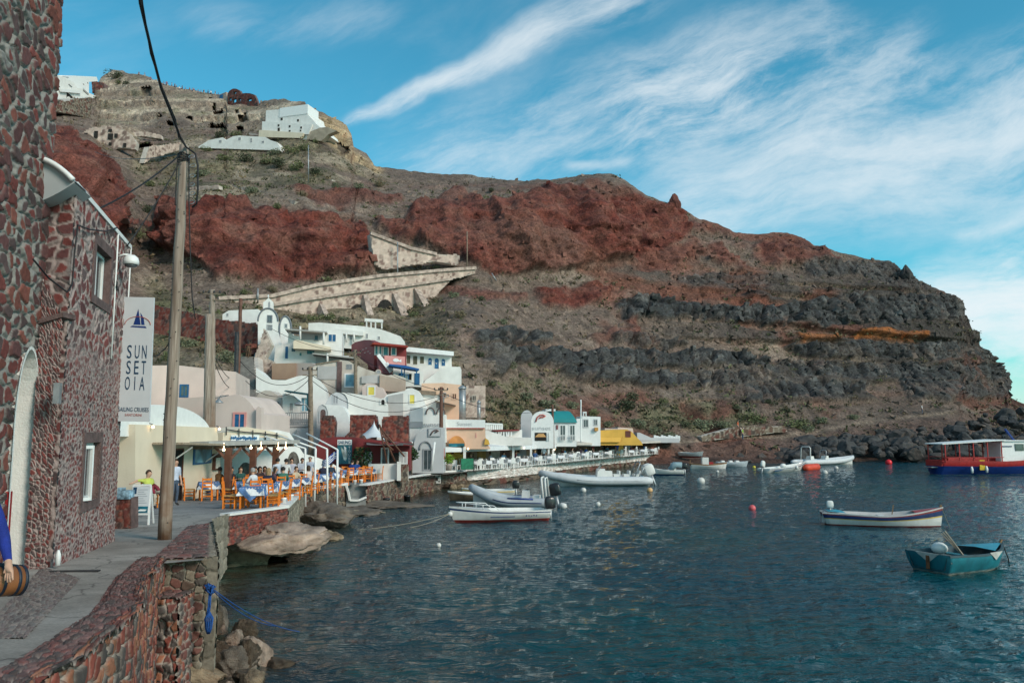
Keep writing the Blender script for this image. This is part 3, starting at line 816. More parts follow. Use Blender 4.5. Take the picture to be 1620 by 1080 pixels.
tower=thing('stone_tower_house','tall house of large red stones in grey mortar at the left edge, white arched doorway','house',TE+Vector((0,0,1.9)))
g=GM()
def keep_t(u,v):
 z=v+1.6
 return ~((u>0.06)&(u<1.20)&(z<4.5+1.3*np.sqrt(np.clip(1-((u-0.63)/0.57)**2,0,1))))
sheet(g, lambda u,v:(TE.x+tu.x*u,TE.y+tu.y*u,1.6+v),260,600,5.2,12.4,0.25,'tower',0.06,23,keep_t,(tn.x,tn.y,0),aspect=1.6,irr=0.5)
sheet(g, lambda u,v:(TE.x-tn.x*u,TE.y-tn.y*u,1.6+v),50,400,3.0,12.4,0.26,'tower',0.06,29,None,(-tu.x,-tu.y,0))
q0=Vector((-7.57,13.36,0))
def lowtop(u): return 7.05-0.75*(1-u/0.37)
sheet(g, lambda u,v:(q0.x-(0.37-u)*0.98,q0.y-0.05-0.1*(0.37-u)- .0*u,1.7+v*(lowtop(0.37-u)-1.7)/5.0),60,400,0.37,5.0,0.085,'house',0.03,31,None,(0.15,-1,0))
twall=g.build('wall',masonry,tower)
mb=MB()
mb.prism([Vector((q0.x- .39,q0.y- .2,lowtop(0)+ .02)),Vector((q0.x+ .02,q0.y- .1,lowtop(.37)+ .02- .6)),Vector((q0.x+ .02,q0.y+ .3,lowtop(.37)- .58)),Vector((q0.x- .39,q0.y+ .3,lowtop(0)+ .02))],(0,0,-.08))
mb.build('coping',surround_m,tower)
def tw(u,z,out=0):p=TE+tu*u+tn*out; return Vector((p.x,p.y,z))
arc=[(0.06,1.9),(0.06,4.5)]+[(.63-0.57*math.cos(PI*k/14),4.5+1.3*math.sin(PI*k/14)) for k in range(1,14)]+[(1.20,4.5),(1.20,1.9)]
mb=MB()
for (u0,z0),(u1,z1) in zip(arc[:-1],arc[1:]):
 mb.quad(tw(u0,z0, .06),tw(u1,z1, .06),tw(u1,z1,-.75),tw(u0,z0,-.75))
 k=0.055
 d=Vector((u1-u0,z1-z0)).normalized(); nx_,nz_=-d.y,d.x
 mb.quad(tw(u0,z0, .062),tw(u1,z1, .062),tw(u1+nx_*k,z1+nz_*k, .062),tw(u0+nx_*k,z0+nz_*k, .062))
arch_o=mb.build('door_reveal',white_m,tower)
mb=MB(); mb.prism([tw(1.4,1.9,-.7),tw(0,1.9,-.7),tw(0,5.9,-.7),tw(1.4,5.9,-.7)],-tn* .05)
mb.build('door',mat('grey door',(.2, .21, .22), .6, .1,3, .1),tower)
a0=tw(1.02,3.0)
mb=MB(); mb.box((tw(1.16,3.12, .03)),(.06, .12, .9),rz=math.atan2(tu.y,tu.x)-PI/2); mb.build('shutter',mat('red door paint',(.32, .018, .02), .5, .1,3, .1),tower)
cn=thing('canopy','white curved canopy jutting from the tall stone house above the lower roof','canopy',tw(.1,8.7))
b0=P(118,289,13.0); b1=P(62,252,13.0)
pts=[]
for k in range(9):
 t=k/8; pts.append(P(62+56*t,252+34*t**1.7+(0),13.0))
mb=MB(); mb.tube([p+Vector((0,-.05,0)) for p in pts], .045,8)
mb.build('rim',trim_m,cn)
mb=MB()
low=[P(62+56*(k/8),318-29*(k/8)**1.3,13.0) for k in range(9)]
for k in range(8):
 mb.quad(low[k],low[k+1],pts[k+1],pts[k]); mb.quad(pts[k],pts[k+1],pts[k+1]+Vector((-.25,1.0, .05)),pts[k]+Vector((-.25,1.0, .05)))
 mb.quad(low[k],low[k+1],low[k+1]+Vector((-.25,1.0, .05)),low[k]+Vector((-.25,1.0, .05)))
mb.build('shell',mat('grey plastic sheet',(.42, .44, .45), .4, .05,2, .03),cn)
def cable(pts,r,name,label,sag=0.0,n=14,cat='cable',group=None,m=None):
 out=[]
 for a,b in zip(pts[:-1],pts[1:]):
  a=Vector(a); b=Vector(b)
  for k in range(n):
   t=k/n; out.append(a.lerp(b,t)-Vector((0,0,sag*4*t*(1-t))))
 out.append(Vector(pts[-1]))
 mb=MB(); mb.tube(out,r,6)
 o=mb.build(name,m or wire_m,loc=pts[0]); tag(o,label,cat,group)
 return o
wc=[hplane(x,y, .05) for x,y in ((50,410),(75,440),(104,462),(112,450),(116,400),(121,356),(140,363),(165,366),(184,360))]
cable([hw(a,z, .07) for a,z in wc], .014,'wall_cable','black cable looping across the stone walls up to the roof edge',n=3)
ED=np.concatenate([np.arange(1.5,14.3, .25),[14.35,14.6],np.arange(15,22.5, .5),[22.6],np.arange(23,60, .5),np.arange(60,141,2.0)])
EX=np.interp(ED,EDGE_D,EDGE_X)
cap_in=np.interp(ED,[0,14.3,14.31,22.6,22.61,200],[0.06,0.06,0.12,0.12,0.12,0.12])
LX=np.interp(ED,[0,13.5,18.2,18.3,60,75,115,140],[-12,-12,-12.5,-34,-42,-42,-6,6])
ks=np.linspace(0,1,60)**1.6
Xf=(EX-cap_in)[:,None]*(1-ks)[None]+LX[:,None]*ks[None]
Yf=np.repeat(ED[:,None],60,1)
Zf=np.interp(Yf,[0,5.5,14,17.5,23,29,36,42,60,130],[2.75,2.65,2.22,2.05,1.85,1.72,1.5,1.3,1.2,1.2])+0.012*fbm(Xf/ .7,Yf/ .7,oct=3,seed=70)
nf=fbm(Xf/1.5,Yf/1.5,oct=4,seed=71)
Cf=np.empty(Xf.shape+(3,)); Cf[:]=(0.27,0.245,0.22)
Cf=mixc(Cf,(0.20,0.18,0.16),sstep(0, .5,nf)); Cf=mixc(Cf,(0.32,0.295,0.27),sstep(.1, .5,-nf)* .7)
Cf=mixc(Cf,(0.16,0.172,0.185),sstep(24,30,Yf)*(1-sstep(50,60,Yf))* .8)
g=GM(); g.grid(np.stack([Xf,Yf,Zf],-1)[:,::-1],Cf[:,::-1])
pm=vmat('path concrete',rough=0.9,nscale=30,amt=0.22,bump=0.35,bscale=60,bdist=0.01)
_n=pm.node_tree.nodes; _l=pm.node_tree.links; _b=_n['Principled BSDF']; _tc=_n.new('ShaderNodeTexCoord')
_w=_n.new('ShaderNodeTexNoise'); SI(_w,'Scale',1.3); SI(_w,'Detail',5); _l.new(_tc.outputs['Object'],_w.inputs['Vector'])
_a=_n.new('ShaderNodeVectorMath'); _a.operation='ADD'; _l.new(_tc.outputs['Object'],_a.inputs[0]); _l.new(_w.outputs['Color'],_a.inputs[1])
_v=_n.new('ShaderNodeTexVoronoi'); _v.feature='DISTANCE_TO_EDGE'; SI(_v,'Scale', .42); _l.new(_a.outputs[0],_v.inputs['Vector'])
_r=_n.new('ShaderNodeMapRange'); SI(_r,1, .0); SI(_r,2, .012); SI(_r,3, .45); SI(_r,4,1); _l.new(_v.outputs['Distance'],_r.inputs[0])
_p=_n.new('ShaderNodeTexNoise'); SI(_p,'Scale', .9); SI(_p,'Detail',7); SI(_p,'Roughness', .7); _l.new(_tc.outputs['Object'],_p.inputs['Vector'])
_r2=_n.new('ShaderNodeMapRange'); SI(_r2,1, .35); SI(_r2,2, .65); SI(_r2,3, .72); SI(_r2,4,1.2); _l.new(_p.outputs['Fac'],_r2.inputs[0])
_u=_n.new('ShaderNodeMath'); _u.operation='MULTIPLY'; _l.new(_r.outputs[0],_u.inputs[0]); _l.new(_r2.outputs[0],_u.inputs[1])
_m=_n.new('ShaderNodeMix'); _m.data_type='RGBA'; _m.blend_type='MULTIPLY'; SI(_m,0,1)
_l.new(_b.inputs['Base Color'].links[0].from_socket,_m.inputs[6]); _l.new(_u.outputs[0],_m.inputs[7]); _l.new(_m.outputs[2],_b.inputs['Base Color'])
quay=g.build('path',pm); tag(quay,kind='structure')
mb=MB()
p=gp(118,904); mb.box(p+Vector((0,0, .012)),(.75, .10, .02),rz=.1)
tag(mb.build('drain_grate',iron_m,loc=p),'narrow rusty drain grate set in the grey path','grate')
g=GM()
pa=[gp(20,985),gp(62,905),gp(112,905),gp(120,930),gp(60,985)]
A0,A1,B0,B1=gp(-40,1010),gp(66,897),gp(40,1010),gp(128,915)
sheet(g, lambda u,v:tuple((A0[i]*(1-u/3)+A1[i]*u/3)*(1-v)+(B0[i]*(1-u/3)+B1[i]*u/3)*v+(.006 if i==2 else 0) for i in range(3)),160,60,3.0,1.0,0.10,'cob',0.012,37,None,(0,0,1))
tag(g.build('cobbles',masonry),'structure',kind='structure'); bpy.data.objects['cobbles'].pop('label',None)
def poly_f(pts,ztop,zbot):
 """vertical sheet along a ground polyline; v from bottom to top"""
 pts=np.array([(p[0],p[1]) for p in pts]); seg=np.r_[0,np.cumsum(np.hypot(*np.diff(pts,axis=0).T))]
 U=seg[-1]; zt=np.array(ztop,float)*np.ones(len(pts)); zb=np.array(zbot,float)*np.ones(len(pts))
 def f(u,v):
  return np.interp(u,seg,pts[:,0]),np.interp(u,seg,pts[:,1]),np.interp(u,seg,zb)*(1-v)+np.interp(u,seg,zt)*v
 return f,U
edge_px=[(70,1076),(118,1045),(172,1002),(205,975),(222,940),(232,915),(258,886)]
ep=[Vector((-2.3,2.6,2.7)),Vector((-2.75,4.0,2.68))]+[gp(x,y) for x,y in edge_px]
nearwall=thing('quay_wall','low wall of red stones with a rough stone cap bordering the near path','wall',ep[0])
g=GM()
def wob(f,amt,sd):
 def h(u,v):
  x,y,z=f(u,v); return x+amt*fbm(u/ .8,v*2,oct=2,seed=sd),y,z
 return h
f,U=poly_f(ep,[p.z+ .03 for p in ep],[-0.5]*len(ep))
fw=wob(f, .05,5)
u0=np.linspace(0,U,380); v0=np.linspace(0,1,110)
def face(u,v): return fw(u,v/2.6)
sheet(g,face,560,190,U,2.6,0.17,'quay',0.055,41,None,None,aspect=1.15,irr=.5)
g.build('wall_face',masonry,nearwall)
g=GM()
pts2=np.array([(p.x,p.y) for p in ep]); seg2=np.r_[0,np.cumsum(np.hypot(*np.diff(pts2,axis=0).T))]
def capf(u,v):
 x=np.interp(u,seg2,pts2[:,0]); y=np.interp(u,seg2,pts2[:,1])
 z=np.interp(y,[0,5.5,14,17.5],[2.75,2.65,2.22,2.05])
 return x+ .04-v* .80+ .10*fbm(u/ .9,v*0+2,oct=2,seed=6)*(1-v),y+ .25*v,z+ .035- .05*sstep(.55, .68,v)
sheet(g,capf,420,60,seg2[-1], .72,0.105,'cap',0.03,43,None,(0,0,1),aspect=1.5,irr=.4)
def mortf(u,v):
 x,y,z=capf(u,v*0.16- .02); return x+ .02,y,z+ .02- .04*np.abs(v- .5)
sheet(g,mortf,420,14,seg2[-1],1.0,0.32,'quay',0.05,44,None,(0,0,1),aspect=1.0,irr=.6)
g.build('wall_cap',masonry,nearwall)
pr=[at(258,884,2.22),at(345,880,2.2),at(336,823,1.95),at(298,829,1.95)]
pier=thing('stone_pier','stone pier with a concrete corner jutting from the path above the water','pier',(pr[0].x,pr[0].y,0))
g=GM()
fa=Vector((pr[0].x- .2,pr[0].y,0)); fb=Vector((pr[1].x,pr[1].y,0))
W_=(fb-fa).length
sheet(g, lambda u,v:(fa.x+(fb.x-fa.x)*u/W_,fa.y+(fb.y-fa.y)*u/W_+ .14*fbm(u/ .3,v/ .3,oct=3,seed=3)*sstep(0.1, .5,1.9-v)+ .0*v,-.4+v),110,150,W_- .18,2.6,0.15,'dark',0.06,47,None,(0,-1,0),aspect=1.2)
sheet(g, lambda u,v:(fb.x- .24+u,fb.y- .03+0*u, .15+v),30,70, .26,2.06,0.3,'conc',0.03,48,None,(0,-1,0))
fr_,U=poly_f([pr[1]+Vector((.02,-.03,0)),pr[2]],[2.21,1.96],[.2,-.2])
sheet(g, lambda u,v:fr_(u,v/2),90,50,U,2.0,0.3,'conc',0.05,49,None,(1,0,0))
def ptop(u,v):
 s=u/8.0; t=v/1.0
 x=(pr[0].x- .2)*(1-t)*(1-s)+pr[1].x*t*(1-s)+pr[2].x*t*s+pr[3].x*(1-t)*s
 y=pr[0].y*(1-t)*(1-s)+pr[1].y*t*(1-s)+pr[2].y*t*s+pr[3].y*(1-t)*s
 return x,y- .03*(1-s),np.interp(y,[14,17.5,23],[2.24,2.07,1.87])
sheet(g,ptop,200,60,8.0,1.0,0.2,'cap',0.03,51,None,(0,0,1),aspect=1.4,size2=.16,blend=lambda u,v:sstep(.82, .9,v),style2='conc')
q=at(262,905,1.95)
g.build('pier_body',masonry,pier)
mb=MB()
g=GM()
bx=Vector((fa.x+ .25,fa.y- .02,0))
sheet(g, lambda u,v:(bx.x+u,bx.y- .55+ .1*fbm(u/ .2,v/ .2,oct=2,seed=9),-.4+v),40,80, .5,2.05,0.14,'quay',0.05,53,None,(0,-1,0))
sheet(g, lambda u,v:(bx.x+ .5+0*u,bx.y- .55+u,-.4+v),30,80, .6,2.05,0.14,'quay',0.05,54,None,(1,0,0))
sheet(g, lambda u,v:(bx.x+u,bx.y- .55+v,1.65+0*u),40,40, .5, .6,0.16,'cap',0.05,55,None,(0,0,1))
g.build('step_block',masonry,pier)
def quay_piece(name,label,pts,zt,zb,style,size,depth=.06,seed=60,coping=None,thick=.45,cm=None,lean=0.0):
 """sea wall along a polyline of ground points; coping (w,h) white strip on top"""
 t=thing(name,label,'wall',(pts[0].x,pts[0].y,0))
 g=GM(); f,U=poly_f(pts,zt,zb)
 nu=int(max(20,min(300,U/ .06))); nv=46
 H=max(.5,float(np.mean(zt)-np.mean(zb)))
 sheet(g, lambda u,v:f(u,v/H),nu,nv,U,H,size,style,depth,seed)
 g.build('wall_face',masonry,t)
 if coping:
  w_,h_=coping; mb=MB()
  for i in range(len(pts)-1):
   a=Vector((pts[i].x,pts[i].y,zt[i])); b=Vector((pts[i+1].x,pts[i+1].y,zt[i+1])); d=(b-a).normalized(); n=Vector((d.y,-d.x,0)).normalized()
   if n.y>0 and n.x<0:n=-n
   n=Vector((d.y,-d.x,0)).normalized()
   mb.prism([a+n* .06+Vector((0,0,h_)),b+n* .06+Vector((0,0,h_)),b-n*w_+Vector((0,0,h_)),a-n*w_+Vector((0,0,h_))],(0,0,-h_- .02))
  mb.build('coping',cm or white_m,t)
 return t
T0,T1,T2,T3,T4=at(336,823,1.9),at(361,814,1.85),at(455,803,1.72),at(481,777,1.35),at(548,767,1.3)
T5,T6,T7,T8=at(580,768,1.25),at(640,757,1.22),at(700,747,1.2),at(738,745,1.2)
quay_piece('concrete_wall','weathered grey concrete corner wall leaning above the water between pier and terrace',[T0,T1],[1.95,1.9],[-.3, .2],'conc', .4, .06,61,None)
quay_piece('red_terrace_wall','low red stone wall under the near edge of the orange chair terrace',[T1,T2],[1.84,1.74],[.9,1.0],'maroon', .11, .05,62,(.3, .05))
quay_piece('concrete_terrace_wall','bare grey concrete corner wall of the terrace with white coping',[T2,T3],[1.74,1.38],[.1, .1],'conc', .3, .06,63,(.35, .08))
quay_piece('dark_terrace_wall','dark rubble sea wall behind the four white flagpole posts',[T3,T4],[1.38,1.32],[-.2,-.2],'dark', .3, .10,64,(.4, .09))
quay_piece('landing_wall','dark rubble sea wall right of the boat landing steps',[T5,T6,T7],[1.27,1.24,1.2],[-.3,-.3,-.3],'dark', .34, .12,65,(.45, .07))
quay_piece('ledge_wall','pale stained sea wall with a square white recess beside the grey building',[T7,T8],[1.2,1.18],[-.3,-.3],'dark', .4, .08,66,(.5, .12))
st=thing('landing_steps','grey boat landing with white edged steps let into the terrace wall','steps',(T4.x,T4.y,0))
mb=MB()
la,lb=Vector((T4.x,T4.y,0)),Vector((T5.x,T5.y,0)); dd=(lb-la); nn=Vector((dd.y,-dd.x,0)).normalized()
for k,(s0,s1,z) in enumerate(((0.02, .30, .95),(.30, .62, .62),(.62, .98, .42))):
 a=la+dd*s0; b=la+dd*s1
 mb.prism([a+nn* .3+Vector((0,0,z)),b+nn* .3+Vector((0,0,z)),b-nn*2.5+Vector((0,0,z)),a-nn*2.5+Vector((0,0,z))],(0,0,-1.2))
mb.build('step',mat('grey concrete',(.22, .225, .22), .9, .15,2, .3,20),st)
mb=MB()
path_e=[la+nn* .12+Vector((0,0,1.40)),la+nn* .34+Vector((0,0,1.3)),la+dd* .12+nn* .36+Vector((0,0, .9)),la+dd* .2+nn* .36+Vector((0,0, .46)),la+dd* .6+nn* .36+Vector((0,0, .44)),la+dd*1.0+nn* .3+Vector((0,0, .62))]
for a,b in zip(path_e[:-1],path_e[1:]):mb.bar(a,b, .22, .10)
mb.build('white_edge',white_m,st)
mb=MB(); mb.prism([la-nn* .5+Vector((0,0,-.4)),lb-nn* .5+Vector((0,0,-.4)),lb-nn* .5+Vector((0,0,1.27)),la-nn* .5+Vector((0,0,1.30))],-nn* .3); mb.build('back_wall',mat('grey concrete',(.22, .225, .22)),st)
fx=[(738,745),(800,741),(840,737),(875,733),(920,728),(975,723),(1030,718.5),(1050,717)]
FD=[at(x,y,1.15) for x,y in fx]
quay_piece('whitewashed_sea_wall','long whitewashed rubble sea wall carrying the far restaurant deck',FD,[1.15]*len(FD),[.25]*len(FD),'white', .38, .14,67,(.5, .09))
g=GM()
f,U=poly_f([p+Vector((.15,-.3,0)) for p in FD],[.42]*len(FD),[-.5]*len(FD))
sheet(g, lambda u,v:f(u,v),400,20,U,1.0, .8,'dark', .55,68)
tag(g.build('rock_footing',masonry),'dark rock footing at the waterline under the white sea wall','rock')
mb=MB()
a,b=at(668,752, .95),at(690,752, .95)
for q0,q1 in ((P(664,752,61.5),P(697,752,61.5)),(P(664,762,61.5),P(697,762,61.5)),(P(666,752,61.5),P(666,762,61.5)),(P(695,752,61.5),P(695,762,61.5))):mb.bar(q0,q1, .3, .18)
tag(mb.build('boat_step',white_m,loc=P(680,762,61.5)),'small white framed boat step in the sea wall below the grey building','step')
# facades
class Fac:
 """a vertical plane standing in the village; places are read off it with pt(x, y)"""
 def __init__(s,x,d,yaw=0.0,p=None,q=None):
  if p is not None:
   s.o=Vector((p.x,p.y,0)); s.u=(Vector((q.x,q.y,0))-s.o).normalized()
  else:
   o=P(x,680,d); s.o=Vector((o.x,o.y,0)); s.u=Vector((math.cos(R(yaw)),math.sin(R(yaw)),0))
  s.n=Vector((s.u.y,-s.u.x,0))
  s.yaw=math.atan2(s.u.y,s.u.x)
 def pt(s,x,y,out=0.0):
  a,b=ray(x,y); o=s.o+s.n*out
  d=o.dot(s.n)/(a*s.n.x+s.n.y)
  return Vector((a*d,d,EYE_Z+b*d))
 def az(s,x,y):
  p=s.pt(x,y); return (p-s.o).dot(s.u),p.z
 def w(s,a,z,out=0.0):
  q=s.o+s.u*a+s.n*out
  return Vector((q.x,q.y,z))
def arcpx(x0,x1,yb,yt,n=14,ybr=None):
 """points of an arch from right foot over the top to the left foot"""
 ybr=yb if ybr is None else ybr
 out=[]
 for k in range(n+1):
  t=PI*k/n
  yy=ybr+(yb-ybr)*(k/n)
  out.append(((x0+x1)/2+(x1-x0)/2*math.cos(t),yy+(yt-yy)*math.sin(t)))
 return out
def vol(fac,poly,depth,name,m,parent,out=0.0,mside=None,smooth=False,zmin=None):
 """solid whose front outline is poly (photo points on the facade), running back by depth"""
 mb=MB(); pts=[fac.pt(x,y)+fac.n*out for x,y in poly]
 ar=sum(pts[i].dot(fac.u)*pts[(i+1)%len(pts)].z-pts[(i+1)%len(pts)].dot(fac.u)*pts[i].z for i in range(len(pts)))
 if ar<0:pts=pts[::-1]
 mb.prism(pts,-fac.n*depth,side=(1 if mside else None),smooth=smooth)
 return mb.build(name,[m,mside] if mside else m,parent)
def bx(mb,fac,x0,y0,x1,y1,out0,out1,mat=None):
 a0,z1=fac.az(x0,y0); a1,z0=fac.az(x1,y1)
 mb.prism([fac.w(a0,z0,out1),fac.w(a1,z0,out1),fac.w(a1,z1,out1),fac.w(a0,z1,out1)],-fac.n*(out1-out0),mat)
blue_m=mat('blue shutter paint',(.012, .10, .235), .5, .15,4, .1)
teal_m=mat('teal shutter paint',(.05, .25, .27), .5, .15,4, .1)
pblue_m=mat('pale blue paint',(.16, .33, .42), .7, .15,3, .1,stain=(.4, .4, .38),stain_amt=.4)
yellow_m=mat('yellow paint',(.72, .58, .10), .6, .1,3, .05)
cream_m=mat('cream plaster',(.68, .575, .44), .8, .05, .9, .2,25,stain=(.52, .42, .31),stain_amt=.25)
pink_m=mat('pale pink plaster',(.60, .48, .43), .8, .05, .9, .2,25,stain=(.46, .36, .32),stain_amt=.35)
pink2_m=mat('rosy plaster',(.56, .44, .38), .8, .05, .9, .2,25,stain=(.42, .33, .29),stain_amt=.4)
peach_m=mat('peach plaster',(.70, .46, .33), .8, .05,1.5, .15,25,stain=(.6, .45, .36),stain_amt=.3)
maroon_m=mat('maroon plaster',(.19, .028, .030), .75, .10,1.2, .2,20,stain=(.13, .03, .03),stain_amt=.5)
rose_m=mat('dusky rose plaster',(.27, .085, .095), .75, .08,1.0, .2,20,stain=(.22, .09, .09),stain_amt=.4)
rosewin_m=mat('salmon paint',(.62, .27, .25), .7, .08,2, .1)
gplas_m=mat('grey plaster',(.42, .40, .39), .85, .08, .8, .3,15,stain=(.25, .235, .22),stain_amt=.7)
lgrey_m=mat('light grey plaster',(.49, .49, .50), .8, .05,1, .15,20,stain=(.40, .40, .41),stain_amt=.3)
mgrey_m=mat('mid grey paint',(.28, .285, .30), .8, .06,1, .1)
oldplas_m=mat('old plaster',(.50, .44, .385), .85, .14, .9, .35,12,stain=(.26, .20, .165),stain_amt=.85)  # aged beige plaster with brown stains
brick_m=mat('brown plaster',(.33, .215, .15), .85, .1, .8, .3,15,stain=(.25, .16, .12),stain_amt=.5)
wood_m=mat('grey timber',(.22, .165, .12), .8, .2,6, .3,40)
brown_m=mat('brown painted timber',(.13, .055, .035), .6, .15,5, .1)
yvault_m=mat('ochre yellow plaster',(.66, .38, .07), .75, .08,1.0, .2,20,stain=(.6, .33, .06),stain_amt=.3)
turq_m=mat('turquoise plaster',(.015, .22, .23), .7, .08,1.0, .15,20)
conc_m=mat('grey concrete',(.22, .225, .22), .9, .15,2, .3,20)
orange_m=mat('orange chair paint',(.75, .20, .018), .45, .10,8, .05)
stripe_m=mat('grey roof sheet',(.36, .35, .33), .8, .1,3, .2,stain=(.25, .23, .2),stain_amt=.5)
def window(fac,parent,x0,y0,x1,y1,fm=None,pm=None,arch=False,name='window',t=0.08,bars=True,out=0.0,depth=.05):
 """frame + pane set on the facade"""
 fm=fm or trim_m; pm=pm or glass_m
 a0,z1=fac.az(x0,y0); a1,z0=fac.az(x1,y1)
 if a1<a0:a0,a1=a1,a0
 f=MB()
 def ringbox(b0,b1,c0,c1,o=depth):f.prism([fac.w(b0,c0,out+o),fac.w(b1,c0,out+o),fac.w(b1,c1,out+o),fac.w(b0,c1,out+o)],-fac.n*(o+ .03))
 p=MB()
 if not arch:
  ringbox(a0-t,a1+t,z1,z1+t); ringbox(a0-t,a1+t,z0-t,z0); ringbox(a0-t,a0,z0,z1); ringbox(a1,a1+t,z0,z1)
  if bars:ringbox((a0+a1)/2- .025,(a0+a1)/2+ .025,z0,z1,depth* .8)
  p.prism([fac.w(a0,z0,out+ .02),fac.w(a1,z0,out+ .02),fac.w(a1,z1,out+ .02),fac.w(a0,z1,out+ .02)],-fac.n* .05)
 else:
  r=(a1-a0)/2; zc=z1-r
  def outline(k,zb): return [(a1+k,zb)]+[((a0+a1)/2+(r+k)*math.cos(PI*i/10),zc+(r+k)*math.sin(PI*i/10)) for i in range(11)]+[(a0-k,zb)]
  oo=outline(t,z0- .0); ii=outline(0,z0)
  for i in range(len(oo)-1):
   f.add([fac.w(*oo[i],out+depth),fac.w(*oo[i+1],out+depth),fac.w(*ii[i+1],out+depth),fac.w(*ii[i],out+depth),
     fac.w(*oo[i],out- .02),fac.w(*oo[i+1],out- .02),fac.w(*ii[i+1],out+ .0),fac.w(*ii[i],out+ .0)],[(0,1,2,3),(0,4,5,1),(3,2,6,7)])
  p.prism([fac.w(a,z,out+ .02) for a,z in ii][::1],-fac.n* .04)
 fo=f.build(name,fm,parent)
 p.build('pane' if 'window' in name else 'leaf',pm,fo)
 return fo
def house_(name,label,cat,fac,poly,depth,m,**k):
 xs=[p[0] for p in poly]; ys=[p[1] for p in poly]
 b=fac.pt(sum(xs)/len(xs),max(ys))
 t=thing(name,label,cat,b)
 vol(fac,poly,depth,'wall',m,t,**k)
 return t
def parapet(fac,parent,x0,x1,y,h=1.6,out=.08,m=None,depth=.3,y1=None,name='parapet'):
 mb=MB(); pts=[fac.pt(x0,y+h)+fac.n*out,fac.pt(x1,(y1 or y)+h)+fac.n*out,fac.pt(x1,(y1 or y))+fac.n*out,fac.pt(x0,y)+fac.n*out]
 mb.prism(pts,-fac.n*depth); return mb.build(name,m or white_m,parent)
fa1=Fac(0,0,p=at(214,801,1.66),q=at(345,781,1.5))
b1=house_('cream_building','cream plastered building with a white vaulted roof behind the tall wooden pole','building',fa1,[(214,812),(345,792),(345,690),(343,676),(214,671)],9,cream_m)
f1s=Fac(0,0,p=at(150,801,1.66)+Vector((0,0,0)),q=at(214.3,801,1.66))
vol(f1s,[(150,815),(213,815),(213,672),(150,672)], .5,'side_wall',cream_m,b1)
vol(fa1,arcpx(186,343,690,640,18),8,'vault',trim_m,b1,out=-.25,smooth=True)
window(fa1,b1,270,712,285,792,brown_m,dark_m,name='door',bars=False,t=.06)
aw=thing('awning','flat weathered reed awning over the doorway of the cream building','awning',fa1.pt(285,705))
mb=MB(); a0,z0=fa1.az(240,698); a1,z1=fa1.az(338,709)
mb.prism([fa1.w(a0,z0- .12, .05),fa1.w(a1- .6,z0- .28, .05),fa1.w(a1- .6,z0- .20, .05),fa1.w(a0,z0- .04, .05)],fa1.n*1.2)
mb.build('reed_roof',mat('reed mat',(.33, .26, .19), .9, .25,12, .4,60),aw)
for a in (a0+1.2,a1-1.0):
 mb=MB(); mb.bar(fa1.w(a,z0-1.0, .03),fa1.w(a,z0- .25,1.1), .05); mb.build('brace',trim_m,aw)
po=thing('poster','blue tinted picture poster on the cream wall right of the doorway','poster',fa1.pt(320,732))
mb=MB(); bx(mb,fa1,306,699,333,732, .0, .05); mb.build('board',mat('poster frame',(.02, .10, .22), .5, .1,3,0),po)
mb=MB(); bx(mb,fa1,308,701,331,730, .04, .06)
mb.build('print',mat('sea print',(.10, .22, .28), .4, .9,1.6,0,stain=(.45, .5, .45),stain_amt=.8),po)
mn=thing('menu_case','brown wooden menu case with a small roof on the corner of the cream wall','menu case',fa1.pt(340,742))
mb=MB(); bx(mb,fa1,336,722,344,742, .0, .14); mb.build('case',brown_m,mn)
mb=MB(); bx(mb,fa1,337,724,343,740, .13, .16); mb.build('menu',mat('paper',(.6, .58, .5), .7, .1,9,0),mn)
mb=MB(); bx(mb,fa1,335.5,718,344.5,722, .0, .25); mb.build('roof',brown_m,mn)
bulb_m=mat('lit lamp',(1.0, .72, .40), .4,0,1,0,emit=5)
def wall_light(x,y,fac,label,r=.08):
 c=fac.pt(x,y)+fac.n* .15
 t=thing('wall_light',label,'lamp',c)
 mb=MB(); mb.ball(c,r* .7,10); mb.build('bulb',bulb_m,t)
 mb=MB(); mb.bar(c+Vector((0,0,r)),c-fac.n* .15+Vector((0,0,r+ .06)), .03); mb.build('bracket',iron_m,t)
wall_light(236,675,fa1,'small lit lamp high on the cream wall left of the wooden pole')
wall_light(342,678,fa1,'small lit lamp at the right top corner of the cream building')
fa2=Fac(275,50,12)
b2=house_('pink_house','flat roofed pale pink house with one small blue window, behind the cream building','house',fa2,[(275,700),(373,700),(373,588),(276,577)],8,pink_m)
f2s=Fac(0,0,p=P(188,680,47),q=Vector((fa2.pt(275.5,680).x,fa2.pt(275.5,680).y,0)))
vol(f2s,[(188,700),(274,700),(274,577.5),(188,579)], .6,'side_wall',pink_m,b2)
window(fa2,b2,287,610,296,626,blue_m,glass_m,t=.09)
fa2b=Fac(270,47.5,3)
b2b=house_('rosy_annex','low rosy plastered block below the pale pink house','building',fa2b,[(262,700),(345,700),(345,625),(280,631),(262,634)],4,pink2_m)
fa3=Fac(335,45.5,0)
b3=house_('pink_vault_house','pink house with a rounded vault front and blue shuttered window over the taverna roof','house',fa3,[(338,712),(412,712),(412,655),(406,652)]+[(402,646),(396,637),(388,629),(379,624.5),(370,624),(360,626),(350,627),(338,628)],6,pink_m)
window(fa3,b3,372,655,386,677,rosewin_m,blue_m,t=.12)
vol(Fac(404,45.2),[(405,712),(413,712),(413,645),(409,642),(405,646)], .5,'buttress',pink_m,b3)
sl=thing('street_light','grey hooded street light on a curved arm left of the pink vault','lamp',P(352,634,45))
mb=MB(); c=P(346,634,44.7); mb.lathe(c,[(.001, .16),(.06, .14),(.1, .05),(.26,-.08),(.26,-.11)],12); mb.build('lamp_shade',steel_m,sl)
